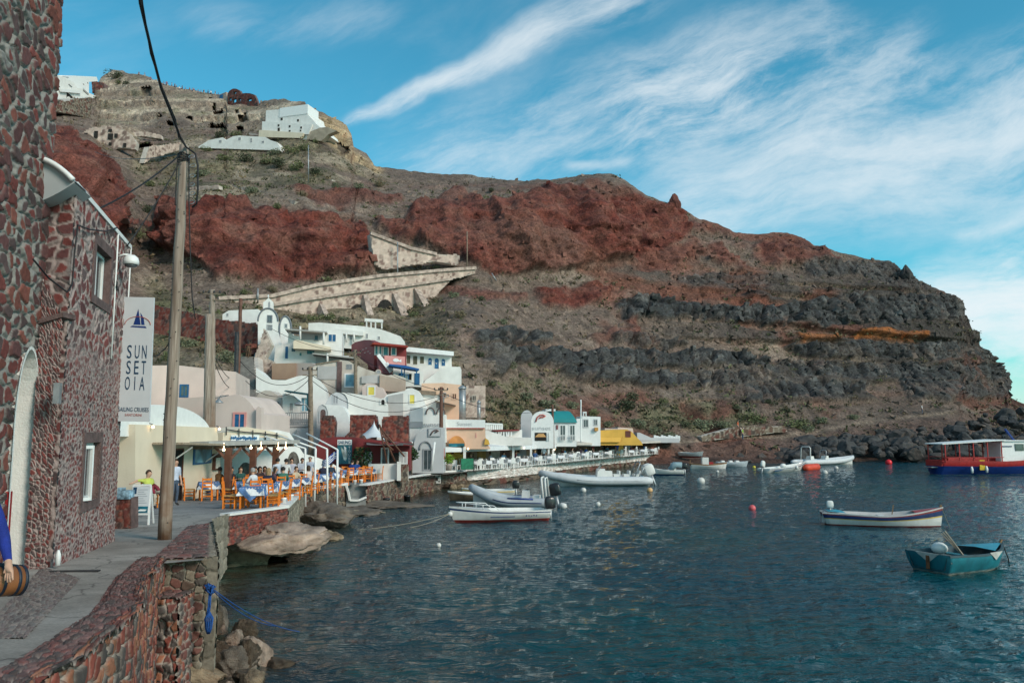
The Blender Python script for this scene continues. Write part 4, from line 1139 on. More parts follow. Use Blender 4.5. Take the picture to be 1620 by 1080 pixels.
mb=MB(); mb.tube([c+Vector((0,0, .1)),c+Vector((.1,0, .3)),c+Vector((.5, .1, .32)),P(338,630,45.4)], .025,6); mb.build('arm',steel_m,sl)
zr=4.5-24/1260*36
tv=thing('pergola','taverna pergola with flat grey roof, brown posts and warm lamps over orange chairs','pergola',at(395,775,1.5))
FL=P(330,706,34.5); FRr=P(474,706,41.5)
mb=MB()
e=Vector((FRr.x-FL.x,FRr.y-FL.y,0)).normalized(); bk=Vector((e.y,-e.x,0))*-1
a=Vector((FL.x,FL.y,zr)); b=Vector((FRr.x,FRr.y,zr))
mb.prism([a,b,b+Vector((0,0, .18)),a+Vector((0,0, .18))],bk*5.5)
mb.build('roof',stripe_m,tv)
mb=MB()
for k in range(9):
 q=a.lerp(b,(k+ .5)/9); mb.bar(q+Vector((0,0,-.08))+bk* .1,q+bk*5+Vector((0,0,-.08)), .1, .14)
mb.build('rafters',wood_m,tv)
for x,d in ((363,36.0),(402,38.2),(437.5,40.0)):
 q=P(x,680,d)
 mb=MB(); mb.box((q.x,q.y,(zp(d)+zr- .1)/2),(.26, .26,zr-zp(d)- .1)); mb.bar((q.x,q.y,zr- .7),(q.x- .5,q.y- .2,zr- .1), .12); mb.bar((q.x,q.y,zr- .7),(q.x+ .5,q.y+ .2,zr- .1), .12)
 mb.build('post',brown_m,tv)
for x,y,d in ((397,708,37.5),(413,708.5,38.2),(440,709,39),(452,708,39.6),(354,711,35.5)):
 c=P(x,y,d); mb=MB(); mb.ball(c, .065,10); mb.tube([c+Vector((0,0, .08)),c+Vector((0,0, .3))], .012,5,mat=0); mb.build('lamp',bulb_m,tv)
fa4=Fac(0,0,p=P(346,680,41),q=P(470,680,46))
b4=house_('taverna_wall','white back wall of the taverna with arched niches under the pergola','wall',fa4,[(347,780),(470,770),(470,712),(347,712)],1.0,white_m)
for (x0,x1,yb,yt) in ((377,401,752,731),(455,474,735,714)):
 mb=MB(); pts=[fa4.pt(x,y, .03) for x,y in arcpx(x0,x1,yb,yt,10)]
 mb.prism(pts,-fa4.n* .05); mb.build('niche',mat('dark stone niche',(.12, .105, .09), .9, .4,4, .5),b4)
fa5=Fac(0,0,p=P(350,680,38.0),q=P(460,680,43.5))
b5=house_('roof_parapet','pale parapet above the pergola carrying blue fish shaped cut-outs','parapet',fa5,[(352,703),(462,700),(455,690),(430,682),(390,675),(353,684)],1.2,cream_m)
sg=thing('taverna_sign','long white sign board with blue painted fish above the pergola','sign',fa5.pt(385,698))
mb=MB(); bx(mb,fa5,364,688,408,698.5, .02, .08); mb.build('board',trim_m,sg)
mb=MB(); rr=random.Random(4)
for k in range(15):
 x=366+k*2.75; yc=693+rr.uniform(-1.2,1.0); h=rr.uniform(2.2,3.6)
 mb.prism([fa5.pt(x,yc+h, .10),fa5.pt(x+1.6,yc+h* .7, .10),fa5.pt(x+2.3,yc-h* .4, .10),fa5.pt(x+ .9,yc-h, .10),fa5.pt(x- .3,yc-h* .2, .10)],-fa5.n* .03)
mb.build('lettering',blue_m,sg)
mb=MB(); bx(mb,fa5,409,692,425,699, .02, .07); mb.build('grey_fish',mat('grey fish paint',(.35, .42, .44), .6, .1,3,0),sg)
rl=thing('roof_rail','thin dark rail along the roof edge below the pink vault window','railing',fa5.pt(358,690))
rp=[fa5.pt(358,679, .1),fa5.pt(385,683, .1),fa5.pt(412,685, .1),fa5.pt(445,689, .1)]
mb=MB(); mb.tube(rp, .03,6); mb.build('rail',iron_m,rl)
for x,y in ((358,679),(378,682),(400,684),(420,686),(438,688)):
 mb=MB(); mb.tube([fa5.pt(x,y-4, .1),fa5.pt(x,y+9, .1)], .03,6); mb.build('post',iron_m,rl)
fa6=Fac(0,0,p=P(410,680,45),q=P(560,680,52))
b6=house_('white_ramp_wall','white parapet wall sloping down to the right behind the waiters','wall',fa6,[(398,765),(556,765),(556,752),(541,741),(520,730),(498,722),(480,717),(462,690),(458,684),(440,680),(405,680),(398,690)],1.4,white_m)
cf=thing('tube_pergola','white tubular awning frame sloping from the taverna to four posts in the water','pergola',at(505,802, .3))
tops=[]
for i,(xb,yb,xt,yt) in enumerate(((483,806,483,709),(497,804,499.5,709),(518,801,517.5,710),(533,799,534,711))):
 d=41.8+i* .35
 mb=MB(); mb.tube([P(xb,yb,d),P(xt,yt,d)], .055,8); mb.build('post',trim_m,cf)
 mb=MB(); mb.tube([P(xt,yt,d),P(xt-64+i*5,690-i*1.6,41.0+i*1.0)], .045,8); mb.build('rafter',trim_m,cf)
fl=thing('flag','small blue and white striped flag with a cross on the rightmost white post','flag',P(533,728,42.85))
fw0=P(532.5,714,42.8); fwd=P(516,732,42.9)-fw0
wv= lambda t,s:fw0+Vector((-.75*t, .1*math.sin(6*t),-.50*t**1.2- .42*s+ .05*math.sin(7*t+s)))
gold=0
mbw=MB(); mbb=MB()
for j in range(9):
 for i in range(12):
  q=[wv(i/12,j/9),wv((i+1)/12,j/9),wv((i+1)/12,(j+1)/9),wv(i/12,(j+1)/9)]
  canton=i<5 and j<5
  wh=(j==2 or i==2) if canton else (j%2==1)
  (mbw if wh else mbb).quad(*q)
mbw.build('white_stripes',mat('white cloth',(.72, .72, .72), .8, .05,5, .1),fl)
mbb.build('blue_stripes',mat('blue cloth',(.02, .07, .30), .8, .1,5, .1),fl)
lane=thing('stair_lane','grey stone stairway climbing between the pink vault and the white vault','steps',P(392,640,62))
mb=MB()
for k in range(22):
 t=k/21; x0=376+3*t; x1=404-3*t; y=648-84*t; d=58+20*t
 a=P(x0,y,d); b=P(x1,y,d); mb.prism([a-Vector((0,0,1.2)),b-Vector((0,0,1.2)),b,a],(0,1.3,0))
mb.build('treads',mat('worn grey steps',(.20, .18, .165), .9, .2,3, .4,12),lane)
mb=MB(); mb.prism([P(404,705,57),P(412,705,57),P(408,560,79),P(402,560,79)],(.3, .6,0)); mb.build('side_wall',oldplas_m,lane)
def stone_block(name,label,cat,fac,poly,style,size,depth=.5,seed=80,bulge=.05,coping=None):
 """wall piece of rubble: photo outline on a facade"""
 xs=[p[0] for p in poly]; ys=[p[1] for p in poly]
 a0,zt=fac.az(min(xs),min(ys)); a1,zb=fac.az(max(xs),max(ys))
 loc=fac.w((a0+a1)/2,zb)
 t=thing(name,label,cat,loc)
 oa=np.array([fac.az(x,y) for x,y in poly]); zlo=oa[:,1].min(); zhi=oa[:,1].max(); alo=oa[:,0].min(); ahi=oa[:,0].max()
 U,H=ahi-alo,zhi-zlo
 g=GM(); op=[(p[0]-alo,p[1]-zlo) for p in oa]
 o=fac.w(alo,zlo,0)
 nu=int(min(260,max(16,U/(size* .3)))); nv=int(min(200,max(12,H/(size* .3))))
 sheet(g, lambda u,v:(o.x+fac.u.x*u,o.y+fac.u.y*u,zlo+v),nu,nv,U,H,size,style,bulge,seed,
   lambda u,v:inpoly(u+ .12*size*fbm(u/size,v/size,oct=2,seed=seed),v+ .3*size*fbm(u/size/1.5,v/size,oct=2,seed=seed+1),op),(fac.n.x,fac.n.y,0))
 g.build('stone_face',masonry,t)
 vol(fac,[(x,y+(.8 if y<(min(ys)+max(ys))/2 else 0)) for x,y in poly],depth,'core',{'maroon':surround_m,'pale':oldplas_m}.get(style,oldplas_m),t,out=-.06)
 if coping:
  mb=MB(); n=len(coping)
  for i in range(n-1):mb.bar(fac.pt(*coping[i], .0),fac.pt(*coping[i+1], .0), .35, .16)
  mb.build('coping',oldplas_m,t)
 return t
stone_block('dry_stone_wall','dark red dry stone terrace wall above the stairs, left of the domed church','wall',Fac(0,0,p=P(225,680,93),q=P(418,680,88)),[(225,560),(225,478),(300,494),(340,504),(400,511),(415,516),(419,545),(400,560)],'maroon', .5,4.0,81)
stone_block('rubble_wall','brownish rubble wall sloping down beside the stairway top','wall',Fac(406,78,0),[(404,600),(430,600),(432,572),(420,566),(430,545),(418,520),(410,545),(404,560)],'pale', .4, .8,82)
def donkey(x,y,d,rz,label):
 t=thing('donkey',label,'donkey',P(x,y,d),rz,'donkeys at the top of the stairs')
 bm=bmesh.new()
 chain=[((0,-.55,1.05), .20),((0,-.2,1.0), .25),((0, .25,1.0), .24),((0, .55,1.05), .19),((0, .78,1.3), .12),((0, .92,1.48), .11),((0,1.15,1.32), .07),((0,1.25,1.24), .055)]
 legs=[]
 vs=[bm.verts.new(c) for c,r in chain]; rad=[r for c,r in chain]
 for a,b in zip(vs[:-1],vs[1:]):bm.edges.new((a,b))
 def limb(root,pts):
  p=root
  for c,r in pts:
   v=bm.verts.new(c); bm.edges.new((p,v)); rad.append(r); p=v
 for sx in (-1,1):
  limb(vs[0],[((.13*sx,-.6, .78), .11),((.13*sx,-.66, .5), .055),((.13*sx,-.62, .1), .045),((.13*sx,-.58, .02), .055)])
  limb(vs[3],[((.12*sx, .52, .75), .08),((.12*sx, .52, .4), .05),((.12*sx, .52, .08), .04),((.12*sx, .55, .02), .05)])
  limb(vs[5],[((.07*sx, .9,1.6), .035),((.1*sx, .88,1.78), .02)])
 limb(vs[0],[((0,-.74,1.05), .035),((0,-.82, .75), .03),((0,-.8, .5), .04)])
 me=skin_mesh(bm,rad,'donkey_body'); o=bpy.data.objects.new('body',me); COL.objects.link(o); link_child(o,t)
 me.materials.append(mat('brown donkey hide',(.115, .062, .035), .85, .3,5, .3,40))
 mb=MB(); mb.box((0, .02,1.27),(.5, .6, .1)); mb.box((-.27, .02,1.1),(.06, .5, .35)); mb.box((.27, .02,1.1),(.06, .5, .35)); mb.build('saddle',mat('saddle cloth',(.16, .05, .035), .9, .3,6, .2),t,local=True)
 return t
def skin_mesh(bm,radii,name,sub=1):
 """skin a stick skeleton (first vertex is the root) into one continuous surface"""
 me=bpy.data.meshes.new(name); bm.to_mesh(me); bm.free()
 o=bpy.data.objects.new(name,me); COL.objects.link(o)
 md=o.modifiers.new('skin','SKIN'); md.use_smooth_shade=True
 if not me.skin_vertices:me.skin_vertices.new()
 for i,sv in enumerate(me.skin_vertices[0].data):
  r=radii[i]; sv.radius=r if hasattr(r,'__len__') else (r,r); sv.use_root=(i==0)
 s=o.modifiers.new('sub','SUBSURF'); s.levels=sub; s.render_levels=sub
 bpy.context.view_layer.update()
 res=bpy.data.meshes.new_from_object(o.evaluated_get(bpy.context.evaluated_depsgraph_get()))
 bpy.data.objects.remove(o); bpy.data.meshes.remove(me)
 res.name=name
 for p in res.polygons:p.use_smooth=True
 return res
donkey(393,566,77.5,R(10),'brown saddled donkey standing at the head of the grey stairway')
donkey(400,565,78.5,R(-60),'brown donkey turned sideways, right one at the head of the stairs')
fc=Fac(408,86,14)
ch=house_('white_church','white chapel with twin rounded gables outlined in grey and a bell cote','church',fc,[(408,590),(461,590),(461,522)]+arcpx(442,461,520,500,8)[1:-1]+[(441.5,520),(441,515)]+arcpx(408,440,508,487.5,12)[1:-1]+[(408,508)],7,white_m)
def gabline(pp,nm):
 mb=MB(); mb.tube([fc.pt(x,y, .03) for x,y in pp], .10,6,smooth=False); mb.build(nm,mat('grey outline',(.16, .17, .19), .8, .1,3,0),ch)
gabline(arcpx(408,440,508,487.5,14),'gable_outline'); gabline(arcpx(442,461,520,500,12),'gable_outline'); gabline([(442,520),(442,548)],'wall_line')
window(fc,ch,424.5,500,429,509,mat('grey outline',(.16, .17, .19)),glass_m,t=.12); window(fc,ch,423,514,430,527,lgrey_m,mat('grey door',(.2, .21, .22)),name='door',bars=False)
window(fc,ch,451,512.5,454,518,lgrey_m,glass_m,t=.06)
vol(fc,[(416,492),(432,492),(432,477),(429,474),(424.5,470),(420,474),(416,477)],1.2,'bell_cote',white_m,ch,out=-.4)
mb=MB(); pts=[fc.pt(x,y,-.36) for x,y in [(427.5,488),(427.5,479),(426,476.5),(424.5,479),(424.5,488)]]
mb.prism(pts,-fc.n* .05); mb.build('bell_opening',mgrey_m,ch)
mb=MB(); mb.bar(fc.pt(424.5,471,-.8),fc.pt(424.5,466,-.8), .07); mb.bar(fc.pt(423.3,468,-.8),fc.pt(425.7,468,-.8), .07); mb.build('cross',trim_m,ch)
fcl=Fac(352,92,4)
vol(fcl,[(352,500),(352,497),(362,491),(408,489),(412,500),(412,520),(352,506)],5,'side_hall',white_m,ch)
window(fcl,ch,359,496,361,500,lgrey_m,dark_m,t=.04)
vol(Fac(421,84,14),[(421,572),(437,576),(446,582),(446,545),(440,524),(421,522)],1,'forecourt_wall',white_m,ch)
f6=Fac(436,80,10)
w6=house_('white_balcony_house','white two storey house with a shaded balcony, below and right of the chapel','house',f6,[(433,578),(541,578),(541,556),(541,523),(514,520),(510,538),(463,530),(457,520),(455,545),(436,545)],6,white_m)
mb=MB()
for p0,p1 in (((453,520.5),(514,524)),):mb.prism([f6.pt(451,521.5,1.5),f6.pt(517,526,1.5),f6.pt(517,524,1.5),f6.pt(451,519.5,1.5)],-f6.n*3.2)
mb.build('veranda_roof',stripe_m,w6)
for x,y0,y1 in ((475,516,537),(512,526,545)):
 mb=MB(); mb.tube([f6.pt(x,y0,1.4),f6.pt(x,y1,1.4)], .1,8); mb.build('column',white_m,w6)
mb=MB(); mb.prism([f6.pt(464,551,1.5),f6.pt(523,554,1.5),f6.pt(523,549,1.5),f6.pt(468,537,1.5),f6.pt(464,540,1.5)],-f6.n*1.6); mb.build('balcony',cream_m,w6)
mb=MB(); bx(mb,f6,476,526,511,538, .0, .05); mb.build('painted_shade_wall',mgrey_m,w6)  # grey sheet paints the shade under the veranda roof onto the wall
window(f6,w6,498,531,503,538,mgrey_m,mat('deep teal glass',(.01, .06, .08), .3),name='door',bars=False,out=.06)
window(f6,w6,520,529,531,540,white_m,blue_m,t=.05)
window(f6,w6,451.5,548,455.5,567,white_m,blue_m,name='door',bars=False,t=.06)
window(f6,w6,461.5,551,467,556,white_m,mat('deep teal glass',(.01, .06, .08)),t=.04,bars=False); window(f6,w6,474,558,477,562.5,white_m,teal_m,t=.04,bars=False)
window(f6,w6,487,549.5,496,559,blue_m,teal_m,t=.06)
mb=MB(); mb.prism([f6.pt(494,560,2.2),f6.pt(560,567,2.2),f6.pt(560,565,2.2),f6.pt(494,558,2.2)],-f6.n*2.4); mb.build('porch_roof',stripe_m,w6)
mb=MB(); mb.tube([f6.pt(518,559,2.1),f6.pt(518,574,2.1)], .1,8); mb.build('porch_post',white_m,w6)
mb=MB(); bx(mb,f6,500,562,552,575, .02, .10); mb.build('porch_wall',lgrey_m,w6)
f7=Fac(488,97,6)
w7=house_('long_white_house','long low white house with a roof pergola, above the rose coloured house','house',f7,[(488,545),(645,560),(640,540),(634,532),(612,524),(600,520),(575,516),(505,510),(488,511)],6,white_m)
pg=thing('roof_pergola','small white roof pergola on top of the long white house','pergola',f7.pt(592,520))
for x in (580,587,594,604):
 mb=MB(); mb.bar(f7.pt(x,520,-.2),f7.pt(x,507,-.2), .16); mb.build('post',white_m,pg)
mb=MB(); mb.bar(f7.pt(577,507,-.2),f7.pt(606,509,-.2), .3, .22); mb.build('beam',white_m,pg); mb=MB(); mb.bar(f7.pt(577,505,-2.2),f7.pt(606,507,-2.2), .3, .22); mb.build('beam',white_m,pg)
for x0,y0,x1,y1 in ((546,527,550,535),(553,530,557,537),(598,532,601,537),(579,528,582,535)):window(f7,w7,x0,y0,x1,y1,white_m,mgrey_m,t=.05,bars=False)
mb=MB(); mb.prism([f7.pt(534,527, .5),f7.pt(575,531, .5),f7.pt(575,524, .5),f7.pt(534,520, .5)],-f7.n* .6); mb.build('veranda_slab',white_m,w7)
for x in (539,548,560):
 mb=MB(); mb.tube([f7.pt(x,526, .4),f7.pt(x,541, .4)], .12,8); mb.build('column',white_m,w7)
f8=Fac(592,79,16)
w8=house_('rose_house','rose coloured house with red roof edge, teal shutters and a salmon balcony','house',f8,[(592,582),(643,582),(643,546),(592,541)],6,maroon_m)
f8s=Fac(0,0,p=P(555,680,84),q=Vector((f8.pt(592.3,680).x,f8.pt(592.3,680).y,0)))
vol(f8s,[(556,545),(562,541),(576,537.5),(584,537.5),(592,541),(592,585),(580,575),(556,556)], .6,'side_wall',rose_m,w8)
mb=MB(); mb.prism([f8.pt(589,544,1.6),f8.pt(646,549,1.6),f8.pt(646,547.4,1.6),f8.pt(589,542,1.6)],-f8.n*2.2); mb.build('roof_edge',mat('red roof edge',(.30, .035, .02), .7, .15,3, .1),w8)
for x0,y0,x1,y1 in ((594,546,597,560),(600.5,547,603,560),(607,549,613.5,562),(620,550,625.5,561)):window(f8,w8,x0,y0,x1,y1,white_m,teal_m,t=.10,bars=False)
mb=MB(); mb.prism([f8.pt(608,578,1.5),f8.pt(641,580,1.5),f8.pt(641,564,1.5),f8.pt(608,562,1.5)],-f8.n*1.5); mb.build('balcony',rosewin_m,w8)
mb=MB(); pts=[(621.5,569),(625,566.5),(629,567),(632,570),(635,567.5),(635,573),(631,571.5),(627,572.5),(623,571.5)]
mb.prism([f8.pt(x,y,1.54) for x,y in pts][::-1],-f8.n* .06); mb.build('fish_emblem',trim_m,w8)
for (xa,ya,xb,yb) in ((598,561,619,588),(611,574,620,587)):
 mb=MB(); mb.bar(f8.pt(xa,ya,1.9),f8.pt(xb,yb,1.9), .2, .35); mb.build('stair_wall',trim_m,w8)
mb=MB(); mb.prism([f8.pt(599,590,1.6),f8.pt(622,592,1.6),f8.pt(608,575,1.6),f8.pt(599,562,1.6)],-f8.n*1.4); mb.build('stairs',rose_m,w8)
mb=MB();
for x,y in ((574,553),(579,551),(582,556),(577,558),(571,556),(585,559)):
 mb.prism([f8s.pt(x-1.6,y- .6, .05),f8s.pt(x,y+ .4, .05),f8s.pt(x+1.6,y- .9, .05),f8s.pt(x,y- .4, .05)],-f8s.n* .06)
mb.build('bird_ornaments',trim_m,w8)
f9=Fac(642,82,12)
w9=house_('white_blue_house','white house with deep roof slab and three blue arched openings beside the rose house','house',f9,[(642,612),(716,612),(714,560),(642,552)],6,white_m)
mb=MB(); mb.prism([f9.pt(643,556, .9),f9.pt(718,562.5, .9),f9.pt(718,556, .9),f9.pt(643,548.5, .9)],-f9.n*6); mb.build('roof_slab',trim_m,w9)
olive_m=mat('olive shutter',(.09, .085, .05), .6, .1,4,0)
for x0,y0,x1,y1 in ((643.5,562,649,575),(653.5,563,660,576.5),(664.5,564,670.5,575)):window(f9,w9,x0,y0,x1,y1,white_m,olive_m,t=.08,bars=False)
for x0,y0,x1,y1 in ((677.5,566,683,577),(687.5,566.5,694,583),(698.5,567.5,704,578.5)):window(f9,w9,x0,y0,x1,y1,white_m,blue_m,arch=True,t=.05)
def bird(fac,x,y,s,par,out=.06):
 mb=MB(); mb.prism([fac.pt(x-s,y-s* .7,out),fac.pt(x,y+s* .5,out),fac.pt(x+s,y-s* .8,out),fac.pt(x+s* .3,y+s* .9,out),fac.pt(x-s* .4,y+s* .9,out)],-fac.n* .02); mb.build('bird_ornament',trim_m,par)
bird(f9,680.3,570.5,1.5,w9); bird(f9,690.5,574,1.6,w9); bird(f9,701.5,572,1.5,w9)
vol(Fac(0,79.5,12,) if False else Fac(665,79.5,12),[(669,612),(730,612),(730,585),(728,580),(706,580),(690,589),(672,602)],2.5,'terrace_wall',white_m,w9)
ba=thing('blue_awning','bright blue awning over a small patio in front of the white house','awning',P(640,600,76))
f10=Fac(616,76,12)
mb=MB(); mb.prism([f10.pt(616,578, .8),f10.pt(663,585.5, .8),f10.pt(663,583, .8),f10.pt(640,577.5, .8),f10.pt(616,575.5, .8)],-f10.n*2.2); mb.build('canvas',mat('blue canvas',(.008, .085, .27), .7, .1,4, .05),ba)
for x,y0,y1 in ((635.5,580,594),(659,585,596)):
 mb=MB(); mb.bar(f10.pt(x,y0, .7),f10.pt(x,y1, .7), .1); mb.build('post',blue_m,ba)
pat=house_('patio_wall','white patio wall with blue door and shutter under the blue awning','wall',Fac(625,78,12),[(622,610),(670,612),(670,588),(640,582),(622,580)], .6,white_m)
fpp=Fac(625,78,12)
window(fpp,pat,656.5,591,663,608,blue_m,blue_m,name='door',bars=False,t=.05); window(fpp,pat,647,591,651,601,white_m,dark_m,name='door',bars=False,t=.05); window(fpp,pat,630.5,590,638.5,594.5,white_m,blue_m,t=.04,bars=False)
pc=thing('patio_chair','small blue chair on the patio under the blue awning','chair',P(643,600,76.2))
c=P(643,600,76.2); mb=MB(); mb.box(c+Vector((0,0, .45)),(.45, .45, .06)); mb.box(c+Vector((-.2,0, .75)),(.05, .45, .5))
for sx in (-1,1):
 for sy in (-1,1):mb.bar(c+Vector((.19*sx, .19*sy,0)),c+Vector((.19*sx, .19*sy, .45)), .05)
mb.build('frame',blue_m,pc)
f11=Fac(430,76,8)
w11=house_('brown_terrace_wall','plain brown plastered terrace wall under the white balcony house','wall',f11,[(430,600),(468,600),(468,574),(430,575)],2,brick_m)
vol(Fac(468,76.5,-20),[(467.5,600),(494,606),(500,577),(492,574),(467.5,574)],2,'return_wall',pink2_m,w11)
f12=Fac(495,74,8)
w12=house_('ruined_house','ruined grey plastered house with a pale blue shutter under the porch','house',f12,[(494,640),(562,640),(566,580),(552,571),(536,569),(500,577),(494,582)],5,oldplas_m)
window(f12,w12,547,592.5,560,611,trim_m,pblue_m,t=.12,bars=False); window(f12,w12,549,577,556,583,mgrey_m,mat('grey door',(.2, .21, .22)),t=.05)
mb=MB(); mb.prism([f12.pt(499,577, .12),f12.pt(537,571, .12),f12.pt(537,569, .12),f12.pt(499,575, .12)],-f12.n* .4); mb.build('wall_coping',wood_m,w12)
mb=MB(); bx(mb,f12,503,579,533,600, .0, .07); mb.build('plaster_patch',gplas_m,w12)
mb=MB(); bx(mb,f12,533.5,572,540,620, .0, .12); mb.build('stone_quoin',surround_m,w12)
f13=Fac(566,72,8)
w13=house_('roofless_house','roofless stone house of bare beige plaster in the middle of the village','house',f13,[(562,645),(642,645),(642,598),(624,592),(612,594),(600,590),(580,584),(566,578)],4,oldplas_m)
mb=MB(); mb.prism([f13.pt(572,606, .2),f13.pt(600,606, .2),f13.pt(600,592, .2),f13.pt(572,595, .2)],-f13.n* .3); mb.build('grey_panel',gplas_m,w13)
mb=MB(); mb.prism([f13.pt(600.5,618, .4),f13.pt(641,620, .4),f13.pt(641,601, .4),f13.pt(600.5,593, .4)],-f13.n* .6); mb.build('panel_wall',mat('beige render',(.40, .31, .25), .9, .1,1, .3,stain=(.3, .23, .19),stain_amt=.6),w13)
window(f13,w13,595.5,585.5,601.5,590.5,oldplas_m,mgrey_m,arch=True,t=.08)
f14=Fac(572,69.5,4)
w14=house_('small_yellow_door_house','small rounded cream house with a yellow door among the ruins','house',f14,[(573,640),(610,640),(610,625),(604,613),(596,611),(592,607),(580,606),(573,612)],3,pink_m)
window(f14,w14,583,612,592,624.5,trim_m,yellow_m,name='door',bars=False,t=.10)
f15=Fac(405,66,10)
w15=house_('great_white_vault','big white vaulted house with a sweeping curved roof right of the stairway','house',f15,[(405,720),(522,720),(519,640),(516,622),(512,610),(506,602),(498,594),(488,592),(470,595),(452,601),(440,601),(428,600),(417,594),(411,588),(405,582)],6,white_m)
f16=Fac(405,62,4)
w16=house_('grey_vault_house','grey plastered vault house with a dark teal door and iron balcony beside the lamp pole','house',f16,[(405,690),(452,690),(452,650),(446,634),(438,624),(428,618),(420,617),(412,620),(405,628)],3,oldplas_m)
window(f16,w16,428.5,636,441.5,655,gplas_m,mat('deep teal glass',(.01, .06, .08)),name='door',bars=False,t=.1)
vol(Fac(448,61.5,8),[(447,690),(487,690),(487,655),(475,636),(462,625),(447,621)],3,'white_front',white_m,w16)
fwh=Fac(448,61.5,8)
window(fwh,w16,458.5,637.5,463,650,white_m,gplas_m,name='door',bars=False,t=.06); window(fwh,w16,478,630,486,650,white_m,pblue_m,t=.05)
mb=MB(); mb.prism([fwh.pt(449,618.5,1.4),fwh.pt(488,624,1.4),fwh.pt(488,622,1.4),fwh.pt(452,617,1.4)],-fwh.n*2.4); mb.build('teal_canopy',mat('dark teal canvas',(.008, .075, .095), .7, .1,4,0),w16)
mb=MB(); mb.bar(fwh.pt(486.5,624,1.3),fwh.pt(486.5,650,1.3), .09); mb.build('canopy_post',mat('dark teal canvas',(.008, .075, .095)),w16)
mb=MB(); mb.prism([f16.pt(405,676,1.4),f16.pt(490,675,1.4),f16.pt(490,672,1.4),f16.pt(405,672,1.4)],-f16.n*1.5); mb.build('balcony_slab',gplas_m,w16)
mb=MB(); mb.prism([f16.pt(414,672,1.4),f16.pt(451,672,1.4),f16.pt(451,655.5,1.4),f16.pt(414,655,1.4)],-f16.n* .2); mb.build('balcony_parapet',cream_m,w16)
mb=MB()
for y in (653,671):mb.bar(f16.pt(451.5,y,1.4),f16.pt(489,y,1.4), .06)
for k in range(13):
 x=452+k*3; mb.bar(f16.pt(x,653,1.4),f16.pt(x,671,1.4), .05)
 mb.bar(f16.pt(x,671,1.4),f16.pt(x+3,660,1.4), .035); mb.bar(f16.pt(x+3,671,1.4),f16.pt(x,660,1.4), .035)
mb.build('iron_railing',steel_m,w16)
f17=Fac(405,60.5,4)
w17=house_('white_lower_front','white front with a rounded blue door top under the iron balcony','building',f17,[(405,712),(470,712),(470,676.5),(405,676.5)],1,white_m)
window(f17,w17,437,672+6,447,686,white_m,blue_m,arch=True,t=.05)
window(Fac(480,60.3,4),w17,484,680,492,712,gplas_m,mat('deep teal glass',(.01, .06, .08)),name='door',bars=False,t=.08)
vol(Fac(470,60.2,4),[(470,716),(512,716),(512,676.5),(470,676.5)],1,'grey_front',lgrey_m,w17)
f18=Fac(512,61,6)
w18=house_('long_white_vault','long white vaulted house whose gable shows a small louvred vent','house',f18,[(514,700),(553,700),(553,640),(550,633),(546,626),(540,622),(532,620),(524,624),(518,632),(514,640)],5,lgrey_m)
vol(f18,[(551,700),(612,700),(612,640),(608,632),(590,627),(552,621.5),(540,620.5),(546,624),(550,631),(551,640)],5,'vault_side',white_m,w18,out=.08)
window(f18,w18,527.5,626.5,534,637.5,lgrey_m,mgrey_m,t=.06)
window(f18,w18,603.5,632,608.5,640,white_m,dark_m,arch=True,t=.12,out=.1)
f19=Fac(500,58.5,6)
w19=house_('arched_door_vault','small white vault with a dark arched doorway beside the maroon ruin','house',f19,[(501,730),(520,730),(520,655),(518,646),(514,641),(509,639.5),(504,642),(501,650)],4,lgrey_m)
vol(f19,[(519,700),(553,700),(553,667),(550,655),(545,645),(538,641),(510,639.5),(516,643),(519,652)],4,'vault_side',trim_m,w19,out=.06)
window(f19,w19,507,647.5,515,668,lgrey_m,surround_m,arch=True,t=.1)
f20=Fac(612,64,4)
w20=house_('yellow_shutter_house','white vaulted house with a bright yellow shutter and rough right edge','house',f20,[(607,690),(680,690),(680,650),(672,640),(668,628),(662,618),(652,613.5),(644,614),(640,618),(612,624),(607,630)],5,white_m)
window(f20,w20,648.5,624.5,655.5,638,white_m,yellow_m,t=.06,bars=False)
vol(f20,[(614,700),(638,700),(638,622),(614,626)], .5,'grey_side',gplas_m,w20,out=.2)
RU=[((506,725),[(507,722),(507,662),(512,657),(528,658),(531,668),(529,695),(532,722)],57),((553,720),[(545,722),(546,690),(553,682),(554,657),(575,656),(596,657),(598,675),(594,694),(600,722)],56.5),((605,720),[(603,722),(604,668),(606,659),(625,657),(646,658),(646,722)],56)]
for i,((x,y),poly,d) in enumerate(RU):
 stone_block('ruined_wall',('narrow stump of maroon rubble wall beside the arched doorway','broken maroon rubble wall behind the peaked white tent','squared maroon rubble wall left of the grey curved building')[i],'ruin',Fac(x,d,3),poly,'maroon', .26, .7,90+i, .08)
f21=Fac(498,54.5,4)
w21=house_('red_restaurant','dark red plastered restaurant front with a sailing tours sign board','restaurant',f21,[(500,745),(648,745),(648,700),(630,698),(600,697),(575,695),(560,692),(530,691),(508,694),(500,706)],3,maroon_m)
window(f21,w21,579,716,586,733,trim_m,lgrey_m,t=.08); window(f21,w21,633,716,643,732,trim_m,lgrey_m,t=.08)
window(f21,w21,605,710,613,733,trim_m,glass_m,name='door',bars=False,t=.1)
mb=MB(); mb.prism([f21.pt(575,701,2.6),f21.pt(652,705,2.6),f21.pt(652,703.5,2.6),f21.pt(575,699.5,2.6)],-f21.n*2.6); mb.build('porch_roof',maroon_m,w21)
mb=MB(); bx(mb,f21,616,716,632,733, .0, .05); mb.build('dark_opening',dark_m,w21)  # dark sheet on the front stands in for the shade inside
ss=thing('sailing_sign','tall blue green sailing tours board showing a pale boat on the red front','sign',f21.pt(546,737))
mb=MB(); bx(mb,f21,536,695,558,733, .5, .58); mb.build('board',mat('sign teal',(.02, .13, .17), .5, .3,2,0),ss)
